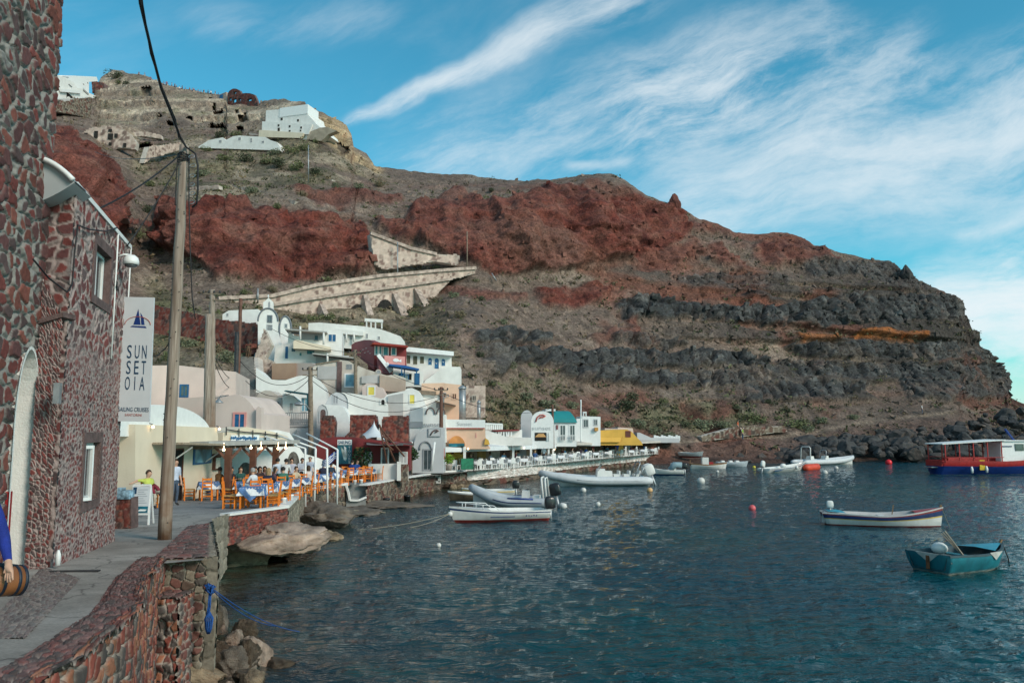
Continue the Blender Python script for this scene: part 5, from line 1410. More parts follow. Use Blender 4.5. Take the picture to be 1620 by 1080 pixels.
mb=MB(); bx(mb,f21,536,695,558,703, .56, .60); mb.build('title_strip',trim_m,ss)
def put_text(fac,s,x,y,h,par,m,out,sx=1.0,name='lettering',vertical=False,fit=None):
 """text whose middle stands at x,y of the photo, cap height h (photo pixels), fitted to width fit"""
 a,z=fac.az(x,y); z0=fac.az(x,y+h/2)[1]; z1=fac.az(x,y-h/2)[1]
 size=(z1-z0)/ .70
 vs,fs=text_polys(s,size,1.0)
 xs=[v[0] for v in vs]; wx_=max(xs)-min(xs)
 if fit is not None:
  want=abs(fac.az(x+fit/2,y)[0]-fac.az(x-fit/2,y)[0]); sx=want/wx_
 mid=(max(xs)+min(xs))/2
 mb=MB(); mb.add([fac.w(a+(v[0]-mid)*sx,z0+v[1],out+v[2]) for v in vs],fs,0,False)
 return mb.build(name,m,par)
navy_m=mat('navy lettering',(.01, .05, .11), .6, .1,5,0)
put_text(f21,'SAILING',547,699,5.2,ss,navy_m, .62,fit=19)
for k,c_ in enumerate('TOURS'):put_text(f21,c_,554.6,707.8+k*5.6,4.4,ss,trim_m, .60,fit=3.0)
mb=MB(); mb.prism([f21.pt(539,706, .6),f21.pt(545,713, .6),f21.pt(549,711, .6),f21.pt(550,722, .6),f21.pt(547,729, .6),f21.pt(544,727, .6),f21.pt(541,716, .6)][::-1],-f21.n* .02); mb.build('boat_picture',mat('pale boat print',(.5, .55, .5), .5, .4,3,0),ss)
mb=MB(); mb.prism([f21.pt(544,705, .61),f21.pt(548,708, .61),f21.pt(546,720, .61)][::-1],-f21.n* .02); mb.build('sail_picture',trim_m,ss)
ps=thing('wall_plaque','small ochre plaque on the red front right of the sailing board','sign',f21.pt(569,718))
mb=MB(); bx(mb,f21,563,707,575,717.5, .05, .12); mb.build('board',mat('ochre plaque',(.42, .20, .06), .6, .2,2,0),ps)
mb=MB(); mb.prism([f21.pt(567,714, .14),f21.pt(571,714, .14),f21.pt(569.3,709, .14)],-f21.n* .02); mb.build('emblem',mat('pale ochre',(.7, .5, .3), .6),ps)
lw_=house_('low_white_wall','low white wall in front of the red restaurant terrace','wall',Fac(583,52.5,6),[(583,760),(634,760),(634,733),(583,734)], .5,white_m)
house_('white_gate_post','short white masonry post at the right end of the low white wall','post',Fac(628,52.2,6),[(628,760),(634,760),(634,730),(628,730)], .4,white_m)
stone_block('rubble_pillar','stubby rubble pillar at the right end of the red restaurant terrace','pillar',Fac(631,52.6,6),[(631,762),(646,762),(646,735),(631,735)],'dark', .3, .8,95)
tent=thing('peaked_tent','white peaked tent canopy over the red restaurant terrace','tent',P(592,700,53))
ap=P(592,665,53.5); base=[P(570,690,54.5),P(604,693,53),P(612,697,51.5),P(580,694,51.0)]
mb=MB(); n=8; ring=[]
for i in range(4):
 for k in range(4):ring.append(base[i].lerp(base[(i+1)%4],k/4)+Vector((0,0, .18*math.sin(PI*k/4))))
rows=[]
for j in range(n+1):
 t=j/n; s=t**1.7
 rows.append([Vector((ap.x+(q.x-ap.x)*s+0,ap.y+(q.y-ap.y)*s,ap.z+(q.z-ap.z)*t)) for q in ring])
vs=[p for r in rows for p in r]; m_=len(ring)
mb.add(vs,[(j*m_+k,(j+1)*m_+k,(j+1)*m_+(k+1)%m_,j*m_+(k+1)%m_) for j in range(n) for k in range(m_)],0,True)
canvas_m=mat('white canvas',(.66, .67, .68), .8, .04,3, .08)
mb.build('canvas',canvas_m,tent)
for i,(sx,sy,ex_,ey,sag) in enumerate(((580,700,638,701,5),(604,694,655,701,4))):
 mb=MB(); vs=[]
 for k in range(13):
  t=k/12; y=sy+(ey-sy)*t+sag*4*t*(1-t)* .5; h=2.2*abs(1-2*t)+ .8
  for j,yy in enumerate((y,y+h)):vs.append(P(sx+(ex_-sx)*t,yy,51+ .3*j))
 mb.add(vs,[(2*k,2*k+1,2*k+3,2*k+2) for k in range(12)],0,True); mb.build('shade_sail',canvas_m,tent)
sp_=thing('wooden_spars','dark leaning wooden spars tied together beside the white tent','spars',P(615,735,50.5))
for (xa,ya,xb,yb) in ((600,671,625,730),(601,673,612,732),(600,674,640,722),(606,690,618,700),(609,700,622,712)):
 mb=MB(); mb.tube([P(xa,ya,50.5),P(xb,yb,50.8)], .06,6); mb.build('spar',brown_m,sp_)
f22=Fac(650,60,2)
w22=house_('grey_curved_building','light grey building with a curved shoulder, arched doorway and sunset lettering','building',f22,[(652,748),(702,748),(702,676),(690,675.5),(676,676),(666,681),(659,688),(655,700),(652,720)],3,lgrey_m)
mb=MB(); pts=arcpx(664,683,711,698,12); mb.tube([f22.pt(x,y, .05) for x,y in pts], .07,6); mb.build('arch_moulding',mgrey_m,w22)
window(f22,w22,671,712,682,742,mgrey_m,glass_m,name='door',bars=True,t=.1)
mb=MB(); bx(mb,f22,677.5,677.5,697,690.5, .03, .08); mb.build('logo_frame',mgrey_m,w22)
mb=MB(); bx(mb,f22,678.5,678.5,696,689.5, .05, .09); mb.build('logo_panel',lgrey_m,w22)
mb=MB(); mb.tube([f22.pt(x,y, .12) for x,y in ((681,688),(684,683),(687,680.5),(691,680),(694,681.5),(691,682.5),(688,684))], .05,5); mb.build('logo_fish',surround_m,w22)
f23=Fac(655,62,2)
w23=house_('white_upper_terrace','white upper terrace wall with a grey block and drawn fish arches','building',f23,[(648,700),(705,700),(703,655),(674,645),(655,643.5),(648,650)],4,white_m)
mb=MB(); bx(mb,f23,649,645,669,667, .02, .12); bx(mb,f23,649,667.3,669,676, .02, .10,1); mb.build('grey_block',[lgrey_m,mgrey_m],w23)
for x0,x1 in ((674,688),(691,704)):
 mb=MB(); mb.tube([f23.pt(x,y, .06) for x,y in arcpx(x0,x1,655,645,10)], .05,5); mb.build('drawn_arch',surround_m,w23)
put_text(f23,'sunset',685,671,7.5,w23,mgrey_m, .08,fit=30)
f24=Fac(667,68,4)
w24=house_('peach_house','flat roofed peach and white house with small windows below the white terrace','house',f24,[(667,690),(731,690),(731,609),(700,605),(667,606)],5,white_m)
vol(f24,[(703,690),(731,690),(731,609),(703,606)], .4,'peach_side',peach_m,w24,out=.12)
vol(f24,[(667,623),(703,624),(703,605.5),(667,606.5)], .4,'peach_band',peach_m,w24,out=.1)
window(f24,w24,716,623,721.5,631,peach_m,brown_m,t=.08,out=.12); window(f24,w24,708,623.5,710,628,peach_m,mgrey_m,t=.04,bars=False,out=.12)
window(f24,w24,697,622,705,628,gplas_m,brown_m,t=.05,out=.14)
mb=MB(); mb.prism([f24.pt(688,635,1.2),f24.pt(721,642,1.2),f24.pt(721,640.5,1.2),f24.pt(688,633,1.2)],-f24.n*1.8); mb.build('tile_canopy',wood_m,w24)
mb=MB(); bx(mb,f24,690,637,712,645, .02, .1); mb.build('dark_window_band',mgrey_m,w24)
mb=MB(); mb.prism([f24.pt(659,622, .3),f24.pt(690,625, .3),f24.pt(690,619, .3),f24.pt(664,617, .3)],-f24.n* .3); mb.build('tile_edge',wood_m,w24)
stone_block('stone_hut','small beige stone hut with one dark window at the right end of the houses','hut',Fac(733,74,4),[(733,660),(767,660),(768,611),(750,610),(733,612)],'pale', .5,4,96)
hut=bpy.data.objects['stone_hut']; window(Fac(733,74,4),hut,747.5,626,752.5,633,oldplas_m,dark_m,t=.06,out=.1)
for x,y0,y1,r,d,lb in ((797,615,665, .28,66,'thick grey metal flue pipe rising beside the peach house'),(905.5-148,638,664, .15,68,'slim grey flue pipe above the white sunset parapet')):
 t=thing('flue_pipe',lb,'chimney',P(x if x<780 else 731.5,y1,d)); xx=731.5 if x>780 else x
 mb=MB(); mb.tube([P(xx,y1+4,d),P(xx,y0,d)],r,12); mb.build('pipe',steel_m,t)
 mb=MB(); mb.lathe(P(xx,y0,d),[(r*1.25,0),(r*1.25, .1),(r* .3, .3)],12); mb.build('cowl',steel_m,t)
f25=Fac(700,64.5,2)
w25=house_('sunset_restaurant','white and peach restaurant front with an arched oriel over the white tables','restaurant',f25,[(700,710),(776,710),(772,703),(768,690),(767,665),(701,664)],4,peach_m)
vol(f25,[(700.5,676.5),(767.5,676.5),(767.5,664),(700.5,663)], .3,'white_parapet',trim_m,w25,out=.15)
put_text(f25,'Sunset',735,670,6,w25,lgrey_m, .17,fit=24)
mb=MB(); rr=random.Random(8)
x=701
while x<766:
 wdt=rr.uniform(.8,1.8); bx(mb,f25,x,676.4,min(767,x+wdt),678.4, .1, .16); x+=wdt+rr.uniform(.3, .9)
mb.build('red_trim',mat('red trim',(.5, .10, .08), .7, .1,4,0),w25)
mb=MB(); mb.prism([f25.pt(x,y, .35) for x,y in arcpx(709,736,706,689,12)],-f25.n* .5,side=1); mb.build('oriel',[mat('orange painted as lit',(.62, .26, .08), .6, .3,1.2,0),peach_m],w25)  # front face: warm lit look put into the orange, no emission
mb=MB(); bx(mb,f25,710,701,735,706, .34, .42); mb.build('sea_panel',mat('sea mural',(.02, .17, .22), .6, .6,1.5,0),w25)
mb=MB(); mb.prism([f25.pt(752,692, .04),f25.pt(754,692, .04),f25.pt(753,684, .04)],-f25.n* .04); mb.build('fish_mark',rosewin_m,w25)
mb=MB(); mb.prism([f25.pt(766,703, .2),f25.pt(775,703, .2),f25.pt(773,696, .2),f25.pt(768,693, .2)],-f25.n*1); mb.build('ochre_corner',yvault_m,w25)
red_m=mat('red cloth',(.55, .03, .02), .7, .15,4, .05)
rb=thing('red_stall','small red fabric stall with dark opening left of the restaurant tables','stall',P(695,744,60.5))
mb=MB(); f25b=Fac(688,60.5,2); bx(mb,f25b,688.5,709,702.5,726,-.6, .1); mb.build('canvas',red_m,rb)
mb=MB(); bx(mb,f25b,692,719,702,726, .08, .14); mb.build('opening',dark_m,rb)  # dark sheet painting the shaded inside of the stall
for x in (689,702):
 mb=MB(); mb.bar(f25b.pt(x,726,0),f25b.pt(x,746,0), .08); mb.build('post',trim_m,rb)
for xa,ya,xb,yb,lb in ((682,745,687.5,699,'thin white post with a slanted arm, right one before the grey building'),(645,741,651,698,'thin white leaning post before the grey building, left one')):
 t=thing('white_post',lb,'post',P(xa,ya,58)); mb=MB(); mb.tube([P(xa,ya,58),P(xb,yb,58)], .09,8); mb.build('pole',trim_m,t)
DK=[(700,708,63),(735,707.5,64.5),(780,706,69),(840,704.5,78),(880,703.5,86)]
DK2=[(880,701,86),(930,700.5,93),(975,700.5,101),(1020,698.5,108),(1066,696.5,116)]
def deck_canopy(name,label,pts,m,back=5.0,th=.35):
 t=thing(name,label,'canopy',P(*pts[0]))
 top=[P(*q) for q in pts]; n=len(top); vs=[]
 for q in top:
  b_=Vector((-.35,1,0))*back
  vs+=[q,q+Vector((0,0,-th)),q+b_+Vector((0,0,-th+ .5)),q+b_+Vector((0,0, .5))]
 mb=MB(); fs=[]
 for i in range(n-1):
  for k in range(4):fs.append((4*i+k,4*i+(k+1)%4,4*i+4+(k+1)%4,4*i+4+k))
 fs+=[(0,1,2,3),(4*n-1,4*n-2,4*n-3,4*n-4)]
 mb.add(vs,fs,0,False); mb.build('roof',m,t); return t
dc1=deck_canopy('deck_canopy','long white flat canopy over the white tables of the waterfront restaurant',DK,canvas_m,5.5)
dc2=deck_canopy('reed_canopy','long pale reed canopy over the far tables below the yellow vault',DK2,mat('pale reed',(.52, .47, .42), .9, .12,4, .2,40),5, .22)
for par,lst in ((dc1,((735,64.3,745),(812,73,739.5),(840,78,737))),(dc2,((868,84,734),(875,85,734),(990,104,722),(1007,107,721),(1022,109,720.5),(1042,113,718)))):
 for x,d,yb in lst:
  a=P(x,yb,d); b=P(x,706,d); mb=MB(); mb.bar(a,b, .2); mb.build('post',trim_m,par)
for x,y,d in ((740.5,709.5,64),(829,708,75.5),(877,710.5,84.5),(894,705,87)):
 c=P(x,y,d); mb=MB(); mb.ball(c, .075,8); mb.build('lamp',bulb_m,dc1)
fb1=Fac(0,0,p=P(702,680,68.5),q=P(880,680,92)); fb2=Fac(0,0,p=P(880,680,92),q=P(1062,680,124))
bw=house_('dining_back_wall','shaded back wall of the restaurant with ochre and brown bays behind the diners','wall',fb1,[(702,745),(880,733),(880,703),(702,706)], .4,brick_m)
for x0,x1,m_ in ((703,733,yvault_m),(738,745,brown_m),(755,768,mat('dim ochre',(.4, .22, .07), .8, .2,1.5, .1)),(776,790,oldplas_m),(790,806,brown_m),(822,832,mgrey_m),(850,862,dark_m)):
 mb=MB(); bx(mb,fb1,x0,709,x1,735, .0, .06); mb.build('bay',m_,bw)
for x0,y0,x1,y1 in ((713,712,716,718),(727,711,730,718),(741,717,748,727)):
 mb=MB(); bx(mb,fb1,x0,y0,x1,y1, .06, .12); mb.build('wall_hanging',brown_m,bw)
bw2=stone_block('stone_dining_wall','brown stone back wall behind the diners at the far end of the deck','wall',fb2,[(880,735),(1062,722),(1062,699),(880,702)],'dark', .5, .5,97)
for x0,x1,m_ in ((955,972,dark_m),(972,985,yvault_m),(988,998,mgrey_m),(1005,1024,yvault_m)):
 mb=MB(); bx(mb,fb2,x0,702,x1,724, .08, .14); mb.build('bay',m_,bw2)
f26=Fac(838,79.5,2)
w26=house_('rounded_sign_wall','round topped white wall with red fish mark, sunset lettering and a barred opening','wall',f26,[(840,709),(876,709),(876,665)]+arcpx(841,875,664,650,12)[1:-1]+[(840,665)], .5,trim_m)
put_text(f26,'sunset',856.5,676.5,6.5,w26,lgrey_m, .03,fit=30)
mb=MB(); mb.tube([f26.pt(x,y, .06) for x,y in ((847.5,667),(850,660),(854,656.5),(859,656),(863,658),(860,659.5),(855,660),(853,661.5))], .07,5); mb.build('fish_mark',mat('red trim',(.5, .10, .08)),w26)
mb=MB(); bx(mb,f26,846,684,864,697, .01, .04); mb.build('opening',dark_m,w26)  # dark sheet on the wall in place of the shaded inside
mb=MB(); mb.prism([f26.pt(846,691, .06),f26.pt(864,691, .06),f26.pt(860,685.5, .06),f26.pt(852,685.5, .06)],-f26.n* .03); mb.build('painted_lit_ceiling',mat('painted lit ceiling',(.6, .33, .13), .7, .2,2,0),w26)  # lamplit ceiling painted as a flat orange shape, nothing glows
for x in (865,868):
 mb=MB(); bx(mb,f26,x,684,x+1.3,697, .01, .1); mb.build('bar',trim_m,w26)
house_('rounded_blank_wall','blank round topped white wall standing behind the lettered one','wall',Fac(823,82,2),[(824,706),(843,706),(843,662)]+arcpx(824,843,661,648.5,10)[1:-1]+[(824,662)], .5,lgrey_m)
house_('white_roof_block','white roof block and parapet between the restaurant front and the rounded walls','building',Fac(770,72,4),[(768,706),(842,704),(842,692),(815,692),(800,690),(775,682),(768,680)],3,white_m)
rf=thing('white_fence','row of white balusters on the roof behind the sunset parapet','fence',P(780,682,74))
mb=MB(); mb.bar(P(766,670,74),P(795,671,74), .25, .15); mb.build('rail',trim_m,rf)
for k in range(9):
 mb=MB(); mb.bar(P(767+3.4*k,671,74),P(767+3.4*k,679,74), .16); mb.build('baluster',trim_m,rf)
rwl=thing('roof_terrace','roof terrace with white wall and dark red hanging creeper beside the rounded walls','terrace',P(800,690,75))
fx_=Fac(775,75,4); vol(fx_,[(768,692),(826,692),(826,679.5),(768,679.5)],2,'wall',white_m,rwl)
mb=MB(); mb.prism([fx_.pt(779,683, .5),fx_.pt(822,681, .5),fx_.pt(822,679, .5),fx_.pt(779,680, .5)],-fx_.n*1.6); mb.build('slab',maroon_m,rwl)
for k in range(8):
 mb=MB(); mb.bar(fx_.pt(781+k*4,683, .4),fx_.pt(780+k*4+(k%3),690, .4), .12); mb.build('post',trim_m,rwl)
f27=Fac(868,86,4)
w27=house_('turquoise_roof_house','white house with a turquoise barrel roof and two tall balcony windows','house',f27,[(868,706),(912,706),(912,668),(868,668)],5,trim_m)
mb=MB(); a0,z0=f27.az(866.5,668); a1,_=f27.az(913,668); zt=f27.az(880,649)[1]
prof=[(0.25,0),(.15, .30),(-.3, .62),(-1.1, .9),(-2.2,1.0),(-3.5, .9),(-4.6, .5),(-5,0)]
vs=[]
for o_,h in prof:
 sh_= .4*h
 vs+=[f27.w(a0+sh_,z0+(zt-z0)*h,o_),f27.w(a1-sh_*1.6,z0+(zt-z0)*h,o_)]
n=len(prof); mb.add(vs,[(2*i,2*i+1,2*i+3,2*i+2) for i in range(n-1)]+[tuple(2*i for i in range(n)),tuple(2*i+1 for i in range(n))[::-1]],0,False)
mb.build('barrel_roof',turq_m,w27)
mb=MB(); bx(mb,f27,864,646.5,880,650,-4,-.6); mb.build('roof_block',trim_m,w27)
for x0,x1 in ((886.5,894),(902,909)):
 window(f27,w27,x0,673,x1,696,trim_m,glass_m,t=.12)
 mb=MB(); bx(mb,f27,x0- .5,688,x1+ .5,689, .25, .32); [bx(mb,f27,x0+k*1.7,689,x0+k*1.7+ .5,696.5, .25, .3) for k in range(5)]; mb.build('balcony_rail',trim_m,w27)
mb=MB(); bx(mb,f27,880,672,882.5,679, .0, .1); mb.build('red_plaque',maroon_m,w27)
f28=Fac(912,94,4)
w28=house_('white_bell_house','white block house with a small bell niche on its roof','house',f28,[(912,705),(950,705),(950,659),(921,658),(921,662),(912,662)],5,trim_m)
window(f28,w28,923.5,664,930,675,lgrey_m,glass_m,t=.1); window(f28,w28,940,664,944.5,672,lgrey_m,glass_m,t=.1)
mb=MB(); bx(mb,f28,922.5,652,924,659,-.6,0); bx(mb,f28,926.5,652,928,659,-.6,0); bx(mb,f28,922.5,651,928,653,-.62, .02); mb.build('bell_niche',trim_m,w28)
mb=MB(); bx(mb,f28,940,676,945.5,681.5, .05, .4); mb.build('cooler_unit',mat('orange unit',(.5, .24, .05), .6),w28)
f29=Fac(928,96,5)
w29=thing('yellow_vault','bright yellow vaulted roof with one small square window beyond the turquoise roof','building',f29.pt(975,700))
vol(f29,[(926,704),(1017,704),(1015,699),(1008,692),(1000,683),(992,679),(982,679),(950,681),(940,684),(932,692),(928,699)],4.5,'wall',yvault_m,w29)
mb=MB(); mb.prism([f29.pt(928,699, .3),f29.pt(981,699, .3),f29.pt(985,692, .1),f29.pt(986,683,-.4),f29.pt(981,680,-.8),f29.pt(950,682,-.8),f29.pt(940,685,-.5),f29.pt(932,692,0)],-f29.n*1.0); mb.build('vault_side',yvault_m,w29)
window(f29,w29,990.5,682.5,996.5,690,maroon_m,brown_m,t=.09)
house_('white_flat_roofs','low white flat roofs behind the yellow vault','building',Fac(955,101,4),[(955,690),(1003,690),(1001,677),(978,675.5),(977,678),(957,677)],4,pink_m)
w30=house_('white_end_terrace','white terrace at the far end of the deck with steps down','terrace',Fac(1012,112,4),[(1008,700),(1075,700),(1075,693),(1030,692),(1012,684),(1008,684)],3,lgrey_m)
for k in range(11):
 mb=MB(); x=1036+k*3.8; mb.bar(P(x,697,113),P(x,688+(k%3),113), .3); mb.build('baluster',trim_m,w30)
mb=MB(); mb.bar(P(1034,691,113),P(1075,693,113), .2); mb.build('rail',trim_m,w30)
rmp=thing('ramp','pale concrete ramp sloping down at the far end of the deck','ramp',P(1065,712,116))
mb=MB(); mb.prism([P(1046,722,114),P(1058,716,115),P(1092,701,121),P(1080,699,121),P(1050,712,116)],(0,3,-1.5)); mb.build('slope',mat('pale concrete',(.38, .34, .31), .9, .12,2, .2),rmp)
# walls, churches and caves on the slope
def dh(x,y): return float(dterr(np.array([x]),np.array([y]))[0])
def hfac(x0,y0,x1,y1,off=2.5):
 return Fac(0,0,p=P(x0,680,dh(x0,y0)-off),q=P(x1,680,dh(x1,y1)-off))
def to_u(fac,poly): return poly
fq=Fac(0,0,p=P(345,680,110),q=P(752,680,136.5))
aq=stone_block('stone_causeway','long pale stone causeway with arches and buttresses climbing above the village','causeway',fq,
     [(345,473),(430,469),(500,452),(600,437),(700,428),(752,424.5),(752,432),(715,441),(694,462),(690,472),(655,482),(640,500),(600,500),(540,505),(480,505),(440,505),(345,510)],'pale', .75,7,101, .12)
for x0,x1,yb,yt,lab in ((553,580,500,481,0),(597,622,492,473.5,0),(520,532,503,494,0)):
 mb=MB(); mb.prism([fq.pt(x,y, .25) for x,y in arcpx(x0,x1,yb,yt,10)],-fq.n* .4); mb.build('arch_shade_panel',dark_m,aq)  # dark sheets paint the shade under the arches; the wall stays solid
g=GM()
for pl in ([(575,466),(582,466),(592,500),(582,502)],[(622,464),(630,464),(650,505),(638,507)],[(656,456),(664,458),(684,488),(674,490)],[(506,480),(513,482),(522,500),(514,500)]):
 q=[fq.pt(x,y,o_) for (x,y),o_ in zip(pl,(.4, .4,3.0,3.0))]
 mb=MB(); mb.prism([q[0],q[3],q[2],q[1]],-fq.n*3); mb.build('buttress',mat('pale rubble',(.43, .335, .285), .9, .3,1.6, .6,6,stain=(.2, .14, .11),stain_amt=.7),aq)
mb=MB()
ln=[(345,472),(430,468),(500,451),(600,436.5),(700,427.5),(752,424)]
for a,b in zip(ln[:-1],ln[1:]):mb.bar(fq.pt(*a, .1),fq.pt(*b, .1), .7, .5)
mb.build('parapet_top',mat('pale rubble',(.4, .31, .25)),aq)
mb=MB()
ln=[(400,488),(470,476),(560,462),(640,452),(715,441)]
for a,b in zip(ln[:-1],ln[1:]):mb.bar(fq.pt(*a, .3),fq.pt(*b, .3), .5, .4)
mb.build('lower_coping',mat('pale rubble',(.4, .31, .25)),aq)
fz=hfac(587,420,728,410,3.0)
zig=stone_block('zigzag_wall','pale stone retaining wall of the upper zigzag path between two red cliffs','wall',fz,[(586,369),(650,393),(690,402),(727,404),(724,420),(690,413),(650,419),(612,426),(592,418)],'pale', .8,1.6,102, .12)
mb=MB(); mb.bar(fz.pt(586,369, .1),fz.pt(650,393, .1), .6, .5); mb.bar(fz.pt(650,393, .1),fz.pt(690,402, .1), .6, .5); mb.build('coping',mat('pale rubble',(.4, .31, .25)),zig)
for lab,pl,st in (('long pale retaining wall slanting below the low white cave houses',[(313,240),(360,250),(420,266),(485,282),(525,284),(524,289),(470,290),(410,278),(350,262),(314,252)],'pale'),
     ('pale path wall slanting down left of the red strip above the left cliff',[(366,292),(410,301),(467,318),(464,326),(410,318),(372,306)],'pale'),
     ('short pale wall left of the red cliff near the pole top',[(300,296),(345,292),(346,299),(304,304)],'pale'),
     ('pale slanting slab wall right of the ruined cave house',[(210,206),(255,214),(256,220),(214,214)],'pale'),
     ('pale wall fragment left of the pole top under the cave terraces',[(236,232),(286,226),(288,236),(240,250),(228,258)],'pale'),
     ('thin reddish dry stone wall left of the pole above the pink house',[(203,345),(240,350),(240,358),(206,354)],'maroon'),
     ('pale beach wall beside the path beyond the yellow vault',[(1110,690),(1160,676),(1240,673),(1246,681),(1180,690),(1112,698)],'dark')):
 xs=[p[0] for p in pl]; ys=[p[1] for p in pl]
 f_=hfac(min(xs),ys[xs.index(min(xs))],max(xs),ys[xs.index(max(xs))],1.8) if min(xs) not in (210,236) else Fac(sum(xs)/len(xs),on_hill(sum(xs)/len(xs),max(ys))[0].y- .3,2)
 stone_block('hillside_wall',lab,'wall',f_,pl,st, .9,1.2,110+len(lab), .1)
fh1=hfac(70,160,160,130,6)
h1=house_('hilltop_house','white hilltop house with terraces above a brown retaining wall, far left','house',fh1,[(64,172),(64,126),(70,119),(84,117),(102,123),(116,130),(122,139),(132,141),(140,147),(152,152),(152,172)],7,white_m)
vol(fh1,[(118,150),(118,122),(124,120),(162,122),(164,129),(150,130),(150,150)],5,'upper_block',trim_m,h1,out=-2)
for x0,y0,x1,y1 in ((90,133,94.5,139),(131,132,133,135),(138,130,139.5,133)):window(fh1,h1,x0,y0,x1,y1,white_m,dark_m,t=.1,bars=False)
window(fh1,h1,105,150,115,153.5,white_m,dark_m,arch=True,t=.1)
mb=MB(); bx(mb,fh1,108,133,113,138, .05, .3); mb.build('balcony',mgrey_m,h1)
for (xa,ya,xb,yb) in ((70,150,100,158),(96,143,128,146),(118,155,156,156)):
 mb=MB(); mb.bar(fh1.pt(xa,ya, .6),fh1.pt(xb,yb, .6), .5, .9); mb.build('terrace_wall',trim_m,h1)
mb=MB(); bx(mb,fh1,131,143.5,139.5,148, .05, .2); mb.build('shade',mat('grey cloth',(.3, .29, .28), .8),h1)
mb=MB(); mb.tube([fh1.pt(90,121,-1),fh1.pt(100,120.5,-1),fh1.pt(108,123,-1)], .25,6); mb.build('roof_rail',white_m,h1)
stone_block('retaining_wall','tall brown stone retaining wall under the far left hilltop house','wall',hfac(64,180,148,175,8),[(60,156),(106,160),(120,155),(145,155),(144,187),(110,180),(60,170)],'dark', .9,5,131, .12)
stone_block('retaining_wall','short reddish stone retaining wall right of the far left hilltop house','wall',hfac(144,140,166,140,4),[(145,128),(163,130),(166,140),(158,152),(146,147)],'maroon', .9,4,132, .12)
fcv=Fac(172,on_hill(178,236)[0].y- .6,4)
cv=stone_block('cave_house','ruined pinkish cave house front with black window holes on the left slope','ruin',fcv,[(128,212),(145,202),(165,199),(190,200),(205,210),(216,225),(214,236),(190,234),(178,236),(166,230),(150,222),(132,218)],'pale',1.1,1.5,133, .2)
for x0,y0,x1,y1 in ((172,212,179,221),(182,212,186.5,218),(172.5,205,177.5,209),(173,226,177,231),(150,208,155,219),(196,227,200,233),(134,211,139,216)):
 mb=MB(); bx(mb,fcv,x0,y0,x1,y1, .1, .3); mb.build('hole_shade_panel',dark_m,cv)  # dark boxes paint the shade of the holes; the front stays solid
fr=hfac(358,160,410,166,3)
rn=thing('ridge_ruin','roofless red ruin on the skyline with sky showing through its windows','ruin',fr.pt(384,168))
outline=[(360,168),(360,151)]+[(361,147),(364,143),(369,140.5),(374,140.8),(379,143.5),(382,149),(388,147.5),(396,148),(402,150),(405,156),(408,163),(408,169)]
holes=[(369,144,374,149.5),(361.5,154,366,161),(367.5,155,374,164),(376.5,155,381.5,161),(391,155,398,162)]
oa=[fr.az(x,y) for x,y in outline]; ho=[(fr.az(x0,y1),fr.az(x1,y0)) for x0,y0,x1,y1 in holes]
alo=min(a for a,z in oa); zlo=min(z for a,z in oa); U=max(a for a,z in oa)-alo; H=max(z for a,z in oa)-zlo
for nm,o_ in (('front_face',0.0),('back_face',-.8)):
 g=GM(); o=fr.w(alo,zlo,o_)
 def kp(u,v):
  k=inpoly(u,v,[(a-alo,z-zlo) for a,z in oa])
  for (a0,z0),(a1,z1) in ho:k&=~((u>a0-alo)&(u<a1-alo)&(v>z0-zlo)&(v<z1-zlo))
  return k
 sheet(g, lambda u,v:(o.x+fr.u.x*u,o.y+fr.u.y*u,zlo+v),90,60,U,H, .7,'maroon', .1,134,kp,(fr.n.x,fr.n.y,0)); g.build(nm,masonry,rn)
mb=MB()
for (a0,z0),(a1,z1) in ho:
 for q,r_ in (((a0,z0),(a1,z0)),((a1,z0),(a1,z1)),((a1,z1),(a0,z1)),((a0,z1),(a0,z0))):mb.quad(fr.w(q[0],q[1], .02),fr.w(r_[0],r_[1], .02),fr.w(r_[0],r_[1],-.8),fr.w(q[0],q[1],-.8))
for q,r_ in zip(oa[:-1],oa[1:]):mb.quad(fr.w(q[0],q[1], .02),fr.w(r_[0],r_[1], .02),fr.w(r_[0],r_[1],-.8),fr.w(q[0],q[1],-.8))
mb.build('wall_thickness',surround_m,rn)
mb=MB(); bx(mb,fr,344,151,357,162,-1,0); o_=mb.build('cave_front',mat('pale rubble',(.4, .31, .25)),rn)
mb=MB(); bx(mb,fr,348,151,352.5,157,-.1, .15); mb.build('blue_door',blue_m,rn)
fh2=hfac(415,220,505,222,6)
h2=house_('hill_church','large stepped white church with small dark windows high on the slope','church',fh2,[(413,219),(415,212),(416,194),(420,192),(421,175),(443,173),(486,175),(487,181),(494,189),(500,196),(508,203),(510,208),(490,214),(486,222),(470,220),(440,217)],8,white_m)
mb=MB(); bx(mb,fh2,443,171.5,487,180,-5, .12); mb.build('upper_step',trim_m,h2)
vol(fh2,[(416,213),(490,214),(496,198),(417,193.5)], .5,'lower_step',white_m,h2,out=.6)
vol(fh2,[(413,219),(480,221),(484,213),(414,208)], .8,'plinth',cream_m,h2,out=1.1)
for x0,y0,x1,y1 in ((444,187,447.5,190.5),(470,189,473,192.5)):window(fh2,h2,x0,y0,x1,y1,white_m,dark_m,t=.06,bars=False)
for x0,y0,x1,y1 in ((441.5,198.5,444.5,201.5),(459,200,462,203),(477,202,480,205),(441.5,204,445,209),(459,207.5,462,210),(476.5,207,479,209.5),(456,216,459,218)):window(fh2,h2,x0,y0,x1,y1,white_m,dark_m,t=.06,bars=False,out=1.0 if y0>215 else .6)
vol(fh2,[(486,222),(510,224),(520,214),(534,208),(520,202),(508,203),(490,210)],1.5,'rock_terrace',mat('pale tuff wall',(.36, .29, .22), .9, .2, .6, .5,4),h2,out=.4)
fh3=hfac(314,236,442,236,4)
